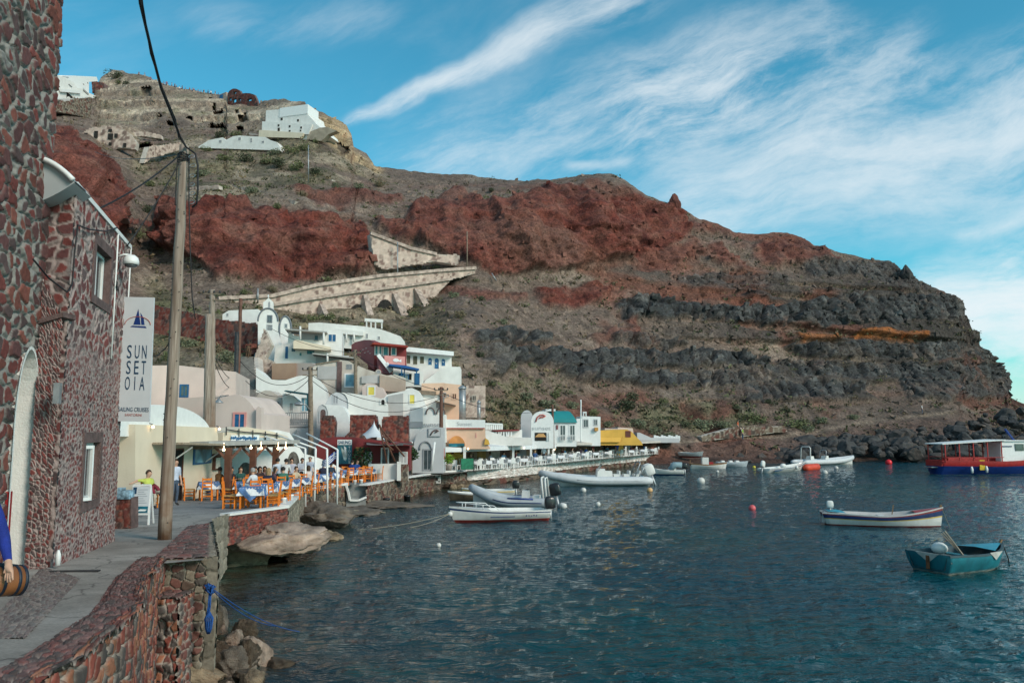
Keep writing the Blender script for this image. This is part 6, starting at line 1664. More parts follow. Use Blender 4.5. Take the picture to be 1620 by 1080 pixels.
h3=house_('cave_houses','row of low white cave houses with rounded roofs below the hill church','house',fh3,[(314,232),(330,222),(352,217.5),(357,222),(368,216),(378,214.5),(395,215.5),(420,217),(428,222),(438,225),(443,233),(443,238),(314,234)],4,white_m)
for x0,y0,x1,y1 in ((346.5,222,350.5,226),(377,218,381,222),(396,219.5,399,222),(414,223.5,418,226.5),(396,223,399,225)):window(fh3,h3,x0,y0,x1,y1,white_m,mgrey_m,t=.08,bars=False)
house_('cave_annex','tiny pale annex between the low cave houses and the hill church','house',hfac(390,216,412,216,3.5),[(393,217),(411,218),(411,213),(394,210)],3,pink2_m)
for x,y,hpx,lab in ((1067,331,24,'pointed reddish rock pinnacle standing on the skyline'),(1434,442,22,'jagged dark rock tooth on the right hand ridge')):
 d=dh(x,y)-1; b=P(x,y+8,d); t=P(x,y-hpx,d); H_=t.z-b.z
 bm=bmesh.new(); bmesh.ops.create_icosphere(bm,subdivisions=4,radius=1)
 c=np.array([v.co for v in bm.verts]); n=fbm(c[:,0]*1.6,c[:,1]*1.6,c[:,2]*1.6,4,int(x)); n2=fbm(c[:,0]*4,c[:,1]*4,c[:,2]*4,3,7)
 for v,a_,b_ in zip(bm.verts,n,n2):
  k=1+ .35*a_+ .18*b_; z=v.co.z; tp=1- .45*max(0,z)
  v.co=Vector((v.co.x*k*H_* .30*tp,v.co.y*k*H_* .3*tp,v.co.z*H_* .55*(1+ .1*a_)+H_* .48))
 me=bpy.data.meshes.new('rock_pinnacle'); bm.to_mesh(me); bm.free()
 me.materials.append(mat('red rock' if x<1300 else 'lava rock',(.12, .04, .03) if x<1300 else (.055, .052, .05), .95, .4, .5, .8,3))
 for p in me.polygons:p.use_smooth=False
 o=bpy.data.objects.new('rock_pinnacle',me); COL.objects.link(o); o.location=b; tag(o,lab,'rock')
for x,y0,y1,lab in ((488,230,284,'thin metal pole on the slope below the hill church'),(629,383,446,'thin dark lamp pole beside the zigzag wall'),(739,366,428,'thin brown pole at the top bend of the causeway'),(785,432,440,'small leaning stake right of the causeway bend'),(408,456,474,'tiny pale post on the causeway above the chapel')):
 d=dh(x,y1)-2.4; mb=MB(); mb.tube([P(x,y1+4,d),P(x+(-7 if x==785 else 0),y0,d)], .11,6)
 tag(mb.build('thin_pole',steel_m if x!=739 else wood_m,loc=P(x,y1+4,d)),lab,'pole')
# taverna furniture
def zt(d): return zp(d)
def make_chair():
 t=thing('taverna_chair','orange ladder back taverna chair','chair',(0,0,0),0,'orange ladder back chairs on the terrace')
 mb=MB(); mb.prism([(-.21,-.2, .47),(.21,-.2, .47),(.19, .2, .47),(-.19, .2, .47)],(0,0,-.035)); mb.build('seat',mat('straw seat',(.42, .26, .10), .9, .2,9, .3),t,local=True)
 for sx in (-1,1):
  mb=MB(); mb.bar((sx* .20,-.19,0),(sx* .20,-.19, .46), .042); mb.build('leg',orange_m,t,local=True)
  mb=MB(); mb.bar((sx* .19, .20,0),(sx* .18, .20, .46), .042); mb.bar((sx* .18, .20, .46),(sx* .17, .26, .96), .042); mb.build('leg',orange_m,t,local=True)
 mb=MB()
 for z in (.60, .74, .90):mb.box((0, .215+(z- .46)* .12,z),(.34, .022, .075))
 mb.build('backrest',orange_m,t,local=True)
 mb=MB()
 for z in (.16, .30):
  mb.bar((-.2,-.19,z),(.2,-.19,z), .025); mb.bar((-.2,-.19,z+ .04),(-.19, .2,z+ .04), .025); mb.bar((.2,-.19,z+ .04),(.19, .2,z+ .04), .025)
 mb.bar((-.19, .2, .22),(.19, .2, .22), .025)
 mb.build('stretcher',orange_m,t,local=True)
 return t
def make_table():
 t=thing('taverna_table','orange legged square taverna table','table',(0,0,0),0,'taverna tables on the terrace')
 mb=MB(); mb.box((0,0, .72),(.8, .8, .04)); mb.build('tabletop',orange_m,t,local=True)
 for sx in (-1,1):
  for sy in (-1,1):
   mb=MB(); mb.bar((.35*sx, .35*sy,0),(.35*sx, .35*sy, .7), .055); mb.build('leg',orange_m,t,local=True)
 return t
wcloth_m=mat('white table cloth',(.66, .67, .70), .85, .05,6, .2,12)
bcloth_m=mat('blue table cloth',(.10, .19, .38), .85, .3,5, .2,12)
def cloth(rot,drop,half,z,seed):
 """square cloth: flat on the top, hanging in folds past the edge"""
 mb=MB(); n=18; vs=[]
 for i in range(n+1):
  for j in range(n+1):
   x=(i/n*2-1)*half; y=(j/n*2-1)*half
   c,s_=math.cos(rot),math.sin(rot); X,Y=x*c-y*s_,x*s_+y*c
   ox,oy=max(0,abs(X)- .41),max(0,abs(Y)- .41); o=max(ox,oy)
   h=z-o*drop; k= .16*o/ .3
   wv= .035*math.sin(9*(X+Y)+seed)*min(1,o*6)
   X2=math.copysign(min(abs(X), .41)+ox* .16+wv*(1 if ox else 0),X); Y2=math.copysign(min(abs(Y), .41)+oy* .16+wv*(1 if oy else 0),Y)
   vs.append((X2,Y2,h))
 mb.add(vs,[(i*(n+1)+j,(i+1)*(n+1)+j,(i+1)*(n+1)+j+1,i*(n+1)+j+1) for i in range(n) for j in range(n)],0,True)
 return mb
def make_cloth():
 t=thing('tablecloth','blue and white tablecloth','tablecloth',(0,0,0),0,'blue and white tablecloths')
 cloth(0, .95, .70, .752,1).build('white_cloth',wcloth_m,t,local=True); cloth(PI/4, .95, .66, .760,2).build('blue_cloth',bcloth_m,t,local=True)
 return t
ch0,tb0,cl0=make_chair(),make_table(),make_cloth()
used=set()
def place(o,loc,rz,label,scale=None,group=None):
 if o.name not in used:
  used.add(o.name); o.location=loc; o.rotation_euler=(0,0,rz); o['label']=label; LOC[o.name]=Vector(loc)
  if group:o['group']=group
  return o
 return copy_tree(o,Vector(loc),rz,label,group=group)
rt=random.Random(5)
TB=[]
def ptd(x,d):
 q=P(x,680,d); return Vector((q.x,q.y,zt(d)))
tables=[(403,29.0, .15),(425,31.8, .2),(445,34.6, .2),(462,37.4, .2),(478,40.2, .25),(496,42.8, .35),(513,45.2, .5),(530,47.2, .6),
   (392,34.5, .2),(418,37.8, .2),(447,41.0, .2),(463,44, .3),(334,34.4, .4),(384,38.5, .2)]
far_t=[(553,50.5, .4),(568,51.2, .3),(584,52.0, .3)]
CH='orange ladder back taverna chair at the tables along the quay edge'
for i,(x,d,h) in enumerate(tables+far_t):
 p=ptd(x,d); far=i>=len(tables)
 tl='orange legged table under a blue and white cloth on the quayside terrace'
 if i==0:tl='nearest orange legged table at the corner of the terrace'
 elif i==12:tl='small lone table against the cream building under the reed awning'
 elif far:tl='orange legged table of the small cluster left of the low white wall'
 place(tb0,p,h,tl)
 place(cl0,p,h,tl.replace('orange legged table under a blue and white cloth','blue and white tablecloth draped over an orange legged table').replace('nearest orange legged table','blue and white tablecloth on the nearest table').replace('small lone table','blue and white tablecloth on the lone table').replace('orange legged table of','blue and white cloth in'))
 cl=tl.replace('orange legged table under a blue and white cloth','orange ladder back chair drawn up to a cloth covered table').replace('nearest orange legged table','orange ladder back chair at the nearest table').replace('small lone table','orange ladder back chair at the lone table').replace('orange legged table of','orange ladder back chair in')
 sides=(0,1,2,3) if i!=12 else (1,3,0)
 for k in (sides if i>8 else (1,2,3)):
  for off in ((-.0,) if i in (12,) or k in (0,2) else (0,)):
   a=h+k*PI/2+rt.uniform(-.12, .12); r_= .66+rt.uniform(-.05, .12)
   q=p+Vector((math.sin(a)*r_,-math.cos(a)*r_,0)); q.z=zt(q.y)
   place(ch0,q,a+PI,cl)
 TB.append((p,h))
for x,d,a in ((378,29.4,-1.3),(386,30.3,2.0),(440,30.2,1.4)):
 place(ch0,ptd(x,d),a,'orange ladder back chair at the nearest table at the corner of the terrace')
ql=None
for i,(x,d) in enumerate(((452,30.4),(463.5,32.8),(474,36),(482,39.5),(527,44.2),(563,47.5),(573,48.3))):
 p=ptd(x,d); mb=MB(); mb.lathe(p+Vector((0,0, .06)),[(.10,0),(.10, .18),(.115, .19),(.115, .24),(.02, .25)],10)
 tag(mb.build('kerb_light',trim_m,loc=p),'stubby white kerb light on the white coping of the terrace','lamp','white kerb lights on the terrace coping')
sb=thing('sandwich_board','white A-frame sandwich board with a blue boat picture left of the tall pole','sign',gp(222,829), .1)
bp_=gp(222,829); d_=bp_.y; sc_=d_/FPX
W2=15.5*sc_; Hh=60*sc_
mb=MB()
for sx in (-1,1):
 mb.bar((sx*W2*1.0,-.18,0),(sx*W2* .82, .0,Hh), .045); mb.bar((sx*W2* .9, .32,0),(sx*W2* .82, .02,Hh), .035)
mb.bar((-W2* .82,0,Hh),(W2* .82,0,Hh), .05); mb.bar((-W2* .95,-.13,Hh* .27),(W2* .95,-.13,Hh* .27), .045)
mb.build('frame',trim_m,sb,local=True)
def bp3(u,v,o=0): return Vector((u*W2* .86,-.135+ .125*(v- .3)/ .68- .03-o,Hh*v))
def bq(mb,u0,v0,u1,v1,o=0):mb.quad(bp3(u0,v0,o),bp3(u1,v0,o),bp3(u1,v1,o),bp3(u0,v1,o))
mb=MB(); mb.prism([bp3(-1, .30),bp3(1, .30),bp3(1, .97),bp3(-1, .97)],(0, .03,0)); mb.build('panel',mat('board paper',(.55, .57, .60), .5, .06,3,0),sb,local=True)
mb=MB(); bq(mb,-.95, .31, .95, .47, .004); mb.build('sea_picture',mat('teal print',(.01, .13, .19), .5, .25,5,0),sb,local=True)
mb=MB(); bq(mb,-.9, .78,-.5, .95, .004); mb.build('navy_panel',navy_m,sb,local=True)
mb=MB(); bq(mb,-.9, .54,-.3, .59, .004); mb.build('red_panel',mat('red trim',(.5, .1, .08)),sb,local=True)
mb=MB(); mb.add([bp3(-.2, .35, .006),bp3(.7, .35, .006),bp3(.85, .39, .006),bp3(.1, .40, .006)],[(0,1,2,3)]); mb.build('boat_picture',trim_m,sb,local=True)
mb=MB()
for k in range(7):bq(mb,-.35, .55+k* .055, .75- .2*(k%3), .562+k* .055, .005)
mb.build('printed_lines',mat('grey print',(.25, .28, .33), .6, .1,5,0),sb,local=True)
stone_block('planter_wall','low red stone planter wall at the far corner of the stone house','wall',Fac(190,21.5,0),[(180,840),(206,836),(206,786),(180,788)],'maroon', .14, .4,140, .03)
mb=MB(); c=P(198,783,21.6)
mb.box(c+Vector((0,0, .02)),(.36, .3, .22)); mb.box(c+Vector((-.1,0, .15)),(.2, .2, .1),rz=.4)
tag(mb.build('leaflet_box',mat('blue white print',(.25, .38, .48), .6, .5,9,0),loc=c),'pale blue leaflet box on the low red planter wall','box')
sgn=thing('hanging_sign','tall white sunset oia sailing sign with a blue yacht emblem on the stone house corner','sign',P(213,667,18.0))
fs=Fac(213,18.0,3)
C4=[(184.5,666),(236,667),(243.5,470.5),(196,469.5)]
mb=MB(); mb.prism([fs.pt(*p, .03) for p in C4],-fs.n* .06); mb.build('board',mat('white sign enamel',(.56, .57, .60), .45, .03,3, .02),sgn)
def sgp(u,v,o=.034):
 """u across 0..1, v up 0..1 on the board"""
 a=Vector(fs.pt(*C4[0],o)).lerp(fs.pt(*C4[1],o),u); b=Vector(fs.pt(*C4[3],o)).lerp(fs.pt(*C4[2],o),u)
 return a.lerp(b,v)
def sg_text(s,v,h,fit,m,name='lettering',uc=.5):
 vs,fcs=text_polys(s,1.0); xs=[q[0] for q in vs]; ys=[q[1] for q in vs]
 x0,x1,y1=min(xs),max(xs),max(ys); y0=min(ys)
 mb=MB(); mb.add([sgp(uc+((q[0]-x0)/(x1-x0)- .5)*fit,v+(q[1]-y0)/(y1-y0)*h, .036+q[2]* .3) for q in vs],fcs,0,False)
 return mb.build(name,m,sgn)
deep_m=mat('deep blue lettering',(.008, .045, .10), .5, .1,5,0)
def sg_letters(word,v,h,us,wd):
 for c_,u in zip(word,us):sg_text(c_,v,h,wd if c_!='I' else .025,deep_m,uc=u)
sg_letters('SUN', .503, .107,(.28, .53, .76), .15); sg_letters('SET', .377, .107,(.28, .53, .76), .14); sg_letters('OIA', .250, .107,(.27, .50, .73), .16)
sg_text('SAILING CRUISES', .078, .034, .94,deep_m); sg_text('SANTORINI', .042, .020, .52,mat('red lettering',(.42, .10, .07), .6, .1,5,0))
mb=MB(); mb.add([sgp(u,v) for u,v in ((.36, .775),(.60, .775),(.50, .905))],[(0,1,2)]); mb.add([sgp(u,v) for u,v in ((.62, .775),(.73, .775),(.69, .83),(.575, .875))],[(0,1,2,3)])
mb.add([sgp(u,v) for u,v in ((.26, .756),(.80, .749),(.76, .764),(.32, .767))],[(0,1,2,3)]); mb.build('yacht_emblem',mat('royal blue print',(.008, .035, .17), .5, .1,5,0),sgn)
mb=MB(); mb.tube([sgp(.5+ .42*math.cos(a), .775+ .066*math.sin(a), .036) for a in [PI*k/16 for k in range(17)]], .008,5); mb.build('red_arc',mat('red lettering',(.42, .1, .07)),sgn)
for v in (.10, .40, .93):
 mb=MB(); mb.bar(sgp(-.01,v,-.03),sgp(-.16,v,-.03), .05, .1); mb.build('bracket',steel_m,sgn)
SK=[mat('skin %s'%n,c, .6, .08,5, .05) for n,c in (('light',(.50, .29, .20)),('tan',(.36, .19, .12)))]
HAIRS=[mat('hair %s'%n,c, .7, .3,20, .2) for n,c in (('dark',(.018, .012, .010)),('brown',(.06, .035, .02)),('blond',(.33, .22, .11)),('grey',(.32, .31, .30)))]
TROU=[mat('denim',(.06, .085, .13), .85, .2,8, .1),mat('dark trousers',(.025, .025, .03), .85, .2,8, .1),mat('beige trousers',(.42, .36, .29), .85, .15,8, .1)]
SHOE=mat('dark shoes',(.03, .025, .022), .6, .2,6, .05)
SHIRT={}
def shirt(c):
 if c not in SHIRT:SHIRT[c]=mat('shirt %d'%len(SHIRT),lin(c), .85, .12,6, .15)
 return SHIRT[c]
def body_mesh(pose):
 """one continuous skinned figure, regions by nearest bone: 0 skin 1 shirt 2 trousers 3 shoes; faces -y"""
 bm=bmesh.new(); rad=[]; bones=[]
 def V_(c,r,root=None,reg=None):
  v=bm.verts.new(c); rad.append(r)
  if root is not None:bm.edges.new((root,v)); bones.append((Vector(root.co),Vector(c),reg))
  return v
 J=pose
 pe=V_(J['pelvis'],(.155, .12)); sp=V_(J['spine'],(.145, .115),pe,1); ct=V_(J['chest'],(.165, .12),sp,1)
 nk=V_(J['neck'], .058,ct,1); hb=V_(J['jaw'], .078,nk,0); hd=V_(J['head'], .098,hb,0); cr=V_(J['crown'], .075,hd,0)
 n_=Vector(J['head'])+Vector(J.get('look',(0,-.12,-.02))); V_(n_, .018,hd,0)
 for s_ in ('l','r'):
  sx=-1 if s_=='l' else 1
  sh=V_(J['sh'+s_], .068,ct,1); el=V_(J['el'+s_], .048,sh,1); wr=V_(J['wr'+s_], .031,el,J.get('fore',0)); ha=V_(J['ha'+s_], .036,wr,0)
  d=(Vector(J['ha'+s_])-Vector(J['wr'+s_])).normalized()
  sd=d.cross(Vector((0,0,1))); sd=sd.normalized() if sd.length> .1 else Vector((1,0,0))
  for k in (-1,0,1):V_(Vector(J['ha'+s_])+d* .085+sd* .022*k, .011,ha,0)
  V_(Vector(J['ha'+s_])+d* .03+sd* .05, .012,ha,0)
  hp=V_(J['hp'+s_], .105,pe,2); kn=V_(J['kn'+s_], .066,hp,2); an=V_(J['an'+s_], .045,kn,2); V_(J['to'+s_], .038,an,3)
 me=skin_mesh(bm,rad,'person_body')
 co=np.array([p.center for p in me.polygons]); best=np.full(len(co),9e9); reg=np.zeros(len(co),int)
 for a,b,r in bones:
  a=np.array(a); b=np.array(b); ab=b-a; t=np.clip(((co-a)@ab)/max(1e-9,ab@ab),0,1)
  d=np.linalg.norm(co-(a+t[:,None]*ab),axis=1); k=d<best; best[k]=d[k]; reg[k]=r
 low=(co[:,2]<J['pelvis'][2]+ .04)&(reg==1)&(np.abs(co[:,0])< .2); reg[low]=2
 for k in range(4):me.materials.append(SK[0])
 me.polygons.foreach_set('material_index',reg.astype(np.int32))
 return me
def sym(d):
 out=dict(d)
 for k,v in d.items():
  if k.endswith('r') and k[:-1]+'l' not in d and len(k)==3:out[k[:-1]+'l']=(-v[0],v[1],v[2])
 return out
POSE={
 'stand':sym(dict(pelvis=(0,0, .95),spine=(0, .01,1.12),chest=(0,0,1.32),neck=(0, .01,1.46),jaw=(0,-.01,1.54),head=(0,-.015,1.62),crown=(0,0,1.69),shr=(.18,0,1.39),elr=(.235, .03,1.12),wrr=(.22,-.08, .90),har=(.21,-.11, .82),hpr=(.085,0, .90),knr=(.10,-.03, .50),anr=(.11, .02, .09),tor=(.13,-.13, .04))),
 'wait':sym(dict(pelvis=(0,0, .95),spine=(0,-.03,1.12),chest=(0,-.10,1.31),neck=(0,-.16,1.44),jaw=(0,-.20,1.51),head=(0,-.22,1.59),crown=(0,-.22,1.66),shr=(.18,-.12,1.38),elr=(.23,-.20,1.12),wrr=(.12,-.42,1.10),har=(.08,-.50,1.10),hpr=(.085,0, .90),knr=(.10,-.02, .50),anr=(.11, .03, .09),tor=(.13,-.12, .04),fore=1)),
 'sit':sym(dict(pelvis=(0, .04, .55),spine=(0, .06, .73),chest=(0, .02, .93),neck=(0,0,1.07),jaw=(0,-.03,1.15),head=(0,-.035,1.23),crown=(0,-.02,1.30),shr=(.18, .01,1.0),elr=(.25,-.10, .76),wrr=(.14,-.32, .80),har=(.09,-.39, .82),hpr=(.09,0, .53),knr=(.12,-.42, .50),anr=(.12,-.40, .09),tor=(.13,-.54, .04))),
 'sit_back':sym(dict(pelvis=(0,-.02, .55),spine=(0, .08, .72),chest=(0, .14, .92),neck=(0, .14,1.06),jaw=(0, .12,1.14),head=(.01, .11,1.22),crown=(.01, .13,1.29),look=(.06,-.10,-.02),shr=(.18, .14, .98),elr=(.30, .22, .80),wrr=(.22,-.02, .72),har=(.16,-.10, .74),shl=(-.18, .14, .98),ell=(-.36, .22, .98),wrl=(-.58, .16, .92),hal=(-.66, .14, .90),hpr=(.09,-.05, .53),knr=(.10,-.46, .58),anr=(.22,-.66, .30),tor=(.26,-.78, .26),hpl=(-.09,-.05, .53),knl=(-.10,-.44, .50),anl=(-.10,-.42, .09),tol=(-.12,-.56, .04))),
}
BM={k:body_mesh(v) for k,v in POSE.items()}
def hair_mesh(pose,long_):
 mb=MB(); h=Vector(POSE[pose]['head']); vs=[]; n,m_=14,9
 for j in range(m_+1):
  for k in range(n):
   a=2*PI*k/n; el_=PI/2-(PI* .62)*j/m_
   front=max(0,-math.sin(a)); drop=1- .55*front
   e2=PI/2-(PI/2-el_)*drop
   r_= .108+ .006*math.sin(5*a+j)
   z=math.sin(e2)*r_*1.08; x=math.cos(e2)*r_;
   if long_ and j==m_ and front< .3:z-= .14
   vs.append((h.x+x*math.cos(a),h.y+ .012+x*math.sin(a),h.z+ .022+z))
 mb.add(vs,[(j*n+k,(j+1)*n+k,(j+1)*n+(k+1)%n,j*n+(k+1)%n) for j in range(m_) for k in range(n)],0,True)
 return mb
HM={}
def person(pose,loc,rz,top,legs=0,hair=0,skin=0,long_=False,label='',scale=1.0,group=None):
 t=thing('person',label,'person',loc,rz,group); t.scale=(scale,)*3
 o=bpy.data.objects.new('body',BM[pose]); COL.objects.link(o); link_child(o,t)
 for k,m_ in enumerate((SK[skin],shirt(top),TROU[legs],SHOE)):
  o.material_slots[k].link='OBJECT'; o.material_slots[k].material=m_
 if (pose,long_) not in HM:
  hm=hair_mesh(pose,long_); ho=hm.build('hair',HAIRS[hair],t,local=True); HM[(pose,long_)]=ho.data
 else:
  ho=bpy.data.objects.new('hair',HM[(pose,long_)]); COL.objects.link(ho); link_child(ho,t)
 ho.material_slots[0].link='OBJECT'; ho.material_slots[0].material=HAIRS[hair]
 return t
def face_pt(a,b): return math.atan2(b[0]-a[0],-(b[1]-a[1]))
p=P(236,795,29.2); p.z=zt(p.y)
mchair=place(ch0,p+Vector((0, .0,0)),R(60),'dark wooden chair under the seated man in lime green by the cream wall')
person('sit_back',p,R(60),'#b5bf58',2,1,0,label='seated man in a lime green shirt leaning back by the cream wall')
mb=MB(); q=Vector((0,-.25, .66))
for sx in (-1,1):mb.tube([(sx* .13,-.02, .80),(sx* .13,-.2, .72),(sx* .11,-.36, .62),(sx* .1,-.44, .45)],[.07, .075, .06, .03],8)
mb.tube([(-.12,-.1, .72),(.12,-.1, .72)], .075,8); jk=mb.build('folded_jacket',mat('dark red cloth',(.20, .02, .035), .85, .15,6, .2),loc=None,local=True)
jk.location=p; jk.rotation_euler=(0,0,R(60)); tag(jk,'dark red jacket laid over the lap of the man in lime green','jacket')
p=P(275,794,30.4); p.z=zt(p.y)
person('stand',p,R(60),'#b9c0d0',0,1,0,label='man in a pale blue shirt and jeans standing behind the tall pole')
ppl=[('stand',441,39.0,200,'#c3cad6',1,0,'man in a white shirt seen from the side under the end of the pergola'),
  ('wait',452,38.2,175,'#c9c7c4',1,0,'waiter in a white shirt with his back turned, bending over the tables'),
  ('stand',463,41.5,20,'#a9a8b5',0,0,'person in a grey top standing before the arched niche'),
  ('wait',477,43.5,40,'#b9bcc8',1,0,'person in a pale shirt standing behind the middle tables'),
  ('stand',492,45.0,15,'#a4adbd',1,3,'bald looking man in a pale blue shirt standing behind the far tables')]
for pose,x,d,r_,top,lg,hr,lb in ppl:person(pose,ptd(x,d),R(r_),top,lg,hr,0,label=lb)
seats=[(350,36.2,150,'#7a5a3c',0,1,False,'person in brown sitting at the wall beside the pergola post'),
   (368,36.5,60,'#2c2226',0,1,True,'dark haired person in black sitting behind the first pergola post'),
   (383,37.3,30,'#27504c',1,0,False,'person in dark green sitting before the stone niche'),
   (403,33.6,250,'#d3d3d6',3,0,False,'grey haired man in a white shirt at the second table'),
   (427,33.0,200,'#1d2238',2,1,True,'blond person in a navy dress with back turned at the second table'),
   (406,37.2,30,'#3a2a2c',0,1,False,'dark haired guest in brown behind the grey haired man'),(413,38.2,40,'#2a2024',0,1,True,'dark long haired guest in black under the middle of the pergola'),
   (437,37.0,100,'#5b4148',1,0,True,'brown haired guest in mauve at the middle tables'),(450,36.8,200,'#3b6a5a',0,0,False,'guest in a green top with back turned at the middle tables'),
   (421,39.5,20,'#b08a86',1,1,True,'guest in a pink top at a table by the taverna wall'),(445,43,20,'#8d99a8',0,0,False,'guest in grey blue at the rear table of the terrace'),
   (490,42.2,210,'#c7b9b4',1,0,True,'guest in a cream top before the standing man'),(470,39.2,60,'#b7a58e',1,0,False,'guest in beige behind the white tube posts'),
   (513,46.2,200,'#23253a',0,0,False,'guest in navy at the table below the flag'),(525,47.0,180,'#2b3a4a',0,1,False,'guest in slate blue right of the flag post'),
   (558,51.2,150,'#123a80',0,0,False,'guest in bright blue at the far cluster of orange chairs'),(566,52.0,60,'#1d4a8f',1,0,False,'second guest in blue in front of the sailing board')]
for x,d,r_,top,hr,sk,lg,lb in seats:person('sit',ptd(x,d),R(r_),top,1,hr,sk%2,lg,label=lb)
def make_wtable():
 t=thing('white_table','white clothed table','table',(0,0,0),0,'white clothed tables on the waterfront deck')
 mb=MB(); mb.prism([(-.4,-.4, .74),(.4,-.4, .74),(.4, .4, .74),(-.4, .4, .74)],(0,0,-.03))
 for sx,sy in ((1,0),(-1,0),(0,1),(0,-1)):
  a,b=(sx* .405-sy* .4,sy* .405-sx* .4),(sx* .405+sy* .4,sy* .405+sx* .4)
  mb.add([(a[0],a[1], .74),(b[0],b[1], .74),(b[0]*1.04,b[1]*1.04, .52),((a[0]+b[0])/2*1.06,(a[1]+b[1])/2*1.06, .42),(a[0]*1.04,a[1]*1.04, .50)],[(0,1,2,3,4)])
 mb.build('tablecloth',wcloth_m,t,local=True)
 for sx in (-1,1):
  for sy in (-1,1):
   mb=MB(); mb.bar((.34*sx, .34*sy,0),(.34*sx, .34*sy, .7), .07); mb.build('leg',trim_m,t,local=True)
 return t
def make_wchair():
 t=thing('white_chair','white armchair','chair',(0,0,0),0,'white chairs on the waterfront deck')
 mb=MB(); mb.box((0,0, .44),(.44, .42, .05)); mb.build('seat',trim_m,t,local=True)
 mb=MB(); mb.prism([(-.22, .21, .46),(.22, .21, .46),(.20, .27, .90),(-.20, .27, .90)],(0, .03,0)); mb.build('backrest',trim_m,t,local=True)
 for sx in (-1,1):
  for sy in (-1,1):
   mb=MB(); mb.bar((.2*sx, .19*sy,0),(.19*sx, .18*sy, .43), .05); mb.build('leg',trim_m,t,local=True)
 return t
wt0,wc0=make_wtable(),make_wchair()
rows=[]
for i,x in enumerate((700,713,752,769,786,805,826,848,868,884,902,922,940,958,976,996,1014,1030,1042)):
 yb=np.interp(x,[700,738,800,840,875,920,975,1050],[746,744.3,740.3,736.3,732.4,727.3,722.4,716.6])
 d=at(x,yb,1.2).y+ .9; p=P(x,680,d); p.z=1.16 if x>740 else 1.2
 rows.append(p)
 place(wt0,p, .45,'white clothed table in the outer row along the sea wall of the waterfront deck')
 for k in (0,1,2,3) if i%3 else (1,3,2):
  a= .45+k*PI/2+rt.uniform(-.1, .1); q=p+Vector((math.sin(a)* .72,-math.cos(a)* .72,0))
  place(wc0,q,a+PI,'white chair drawn up to a table of the waterfront deck')
 if 2<=i<18:
  q=p+Vector((-.7,3.0,0)); place(wt0,q, .45,'white clothed table in the inner row near the restaurant back wall')
  for k in (1,3):
   a= .45+k*PI/2; place(wc0,q+Vector((math.sin(a)* .72,-math.cos(a)* .72,0)),a+PI,'white chair drawn up to a table of the waterfront deck')
cols=['#5f8fb0','#7a4a5a','#3c5d8c','#8a8f98','#6c3f3a','#2f6a8a','#c9c5bf','#4b3d4d','#1c4fa0','#8a5a4a']
gl='guests dining in the shade of the waterfront deck'
fp=[(797,73.5),(816,76),(846,79.5),(820,79),(890,88),(892,89.5),(905,91),(918,94),(927,95),(950,99),(960,102),(998,108),(1018,110),(776,72),(746,68)]
for i,(x,d) in enumerate(fp):
 p=P(x,680,d); p.z=1.16; person('sit',p,R(30+70*(i%5)),cols[i%len(cols)],i%2,i%3,i%2,i%4==0,group=gl,label='small guest seated at a white table in the shade of the waterfront deck')
p=P(860,680,80.5); p.z=1.16; person('stand',p,R(190),'#d4d4d6',1,0,0,label='person in a white shirt standing among the white tables below the lettered wall')
p=P(976,680,104.5); p.z=1.16; person('stand',p,R(10),'#1c4fa0',0,0,0,label='person in bright blue standing before the ochre bay of the deck')
p=P(938,680,97); p.z=1.16; person('stand',p,R(60),'#7a3038',1,1,0,label='person in dark red standing left of the ochre bay')
gm=thing('green_windbreak','green canvas windbreak panel at the near end of the white tables','screen',P(741,745,64.2))
fg=Fac(741,64.2,20)
mb=MB(); bx(mb,fg,729,725,749,742,-.02, .03); mb.build('canvas',mat('green canvas',(.012, .16, .085), .7, .25,4, .1),gm)
mb=MB(); mb.bar(fg.pt(729,745),fg.pt(729,724), .06); mb.build('post',iron_m,gm)
mb=MB(); mb.bar(fg.pt(749,745),fg.pt(749,724), .06); mb.build('post',iron_m,gm)
lime_m=mat('lime leaves',(.20, .33, .035), .8, .35,9, .1)
def leafball(mb,c,r,n,size,rr,flat=.9,core=False):
 for _ in range(n):
  while True:
   q=Vector((rr.uniform(-1,1),rr.uniform(-1,1),rr.uniform(-1,1)))
   if .25<q.length<1:break
  ctr=Vector(c)+Vector((q.x*r,q.y*r,q.z*r*flat)); s=size*rr.uniform(.6,1.3)
  a=Vector((rr.gauss(0,1),rr.gauss(0,1),rr.gauss(0, .7))).normalized(); b=a.cross(Vector((rr.gauss(0,1),rr.gauss(0,1),rr.gauss(0,1)))).normalized()
  mb.add([ctr-a*s,ctr+b*s* .45,ctr+a*s,ctr-b*s* .45],[(0,1,2,3)],None,False)
rp_=random.Random(9)
for x,lab in ((690,'round lime green bush in a pot left of the red stall tables'),(710,'round lime green bush in a pot between the first white tables')):
 c=P(x,744,61.2); t=thing('potted_bush',lab,'plant',c)
 mb=MB(); mb.lathe(c,[(.18,0),(.26, .42),(.29, .45),(.24, .47)],12); mb.build('pot',pink2_m,t)
 mb=MB(); leafball(mb,c+Vector((0,0, .85)), .42,260, .10,rp_); mb.build('foliage',lime_m,t)
for x,y,d,r_,lab in ((573,722,53.4, .75,'round dark green bush on the terrace wall below the ochre plaque'),(652,718,57.5, .5,'small dark bush at the left edge of the grey curved building')):
 c=P(x,y,d); t=thing('shrub',lab,'plant',c-Vector((0,0,r_)))
 mb=MB(); mb.tube([c-Vector((0,0,1.6)),c], .04,6); mb.build('stem',wood_m,t)
 mb=MB(); leafball(mb,c,r_,320, .13,rp_); mb.build('foliage',mat('dark leaves',(.035, .075, .025), .8, .4,9, .1),t)
gr='sightseers standing along the skyline'
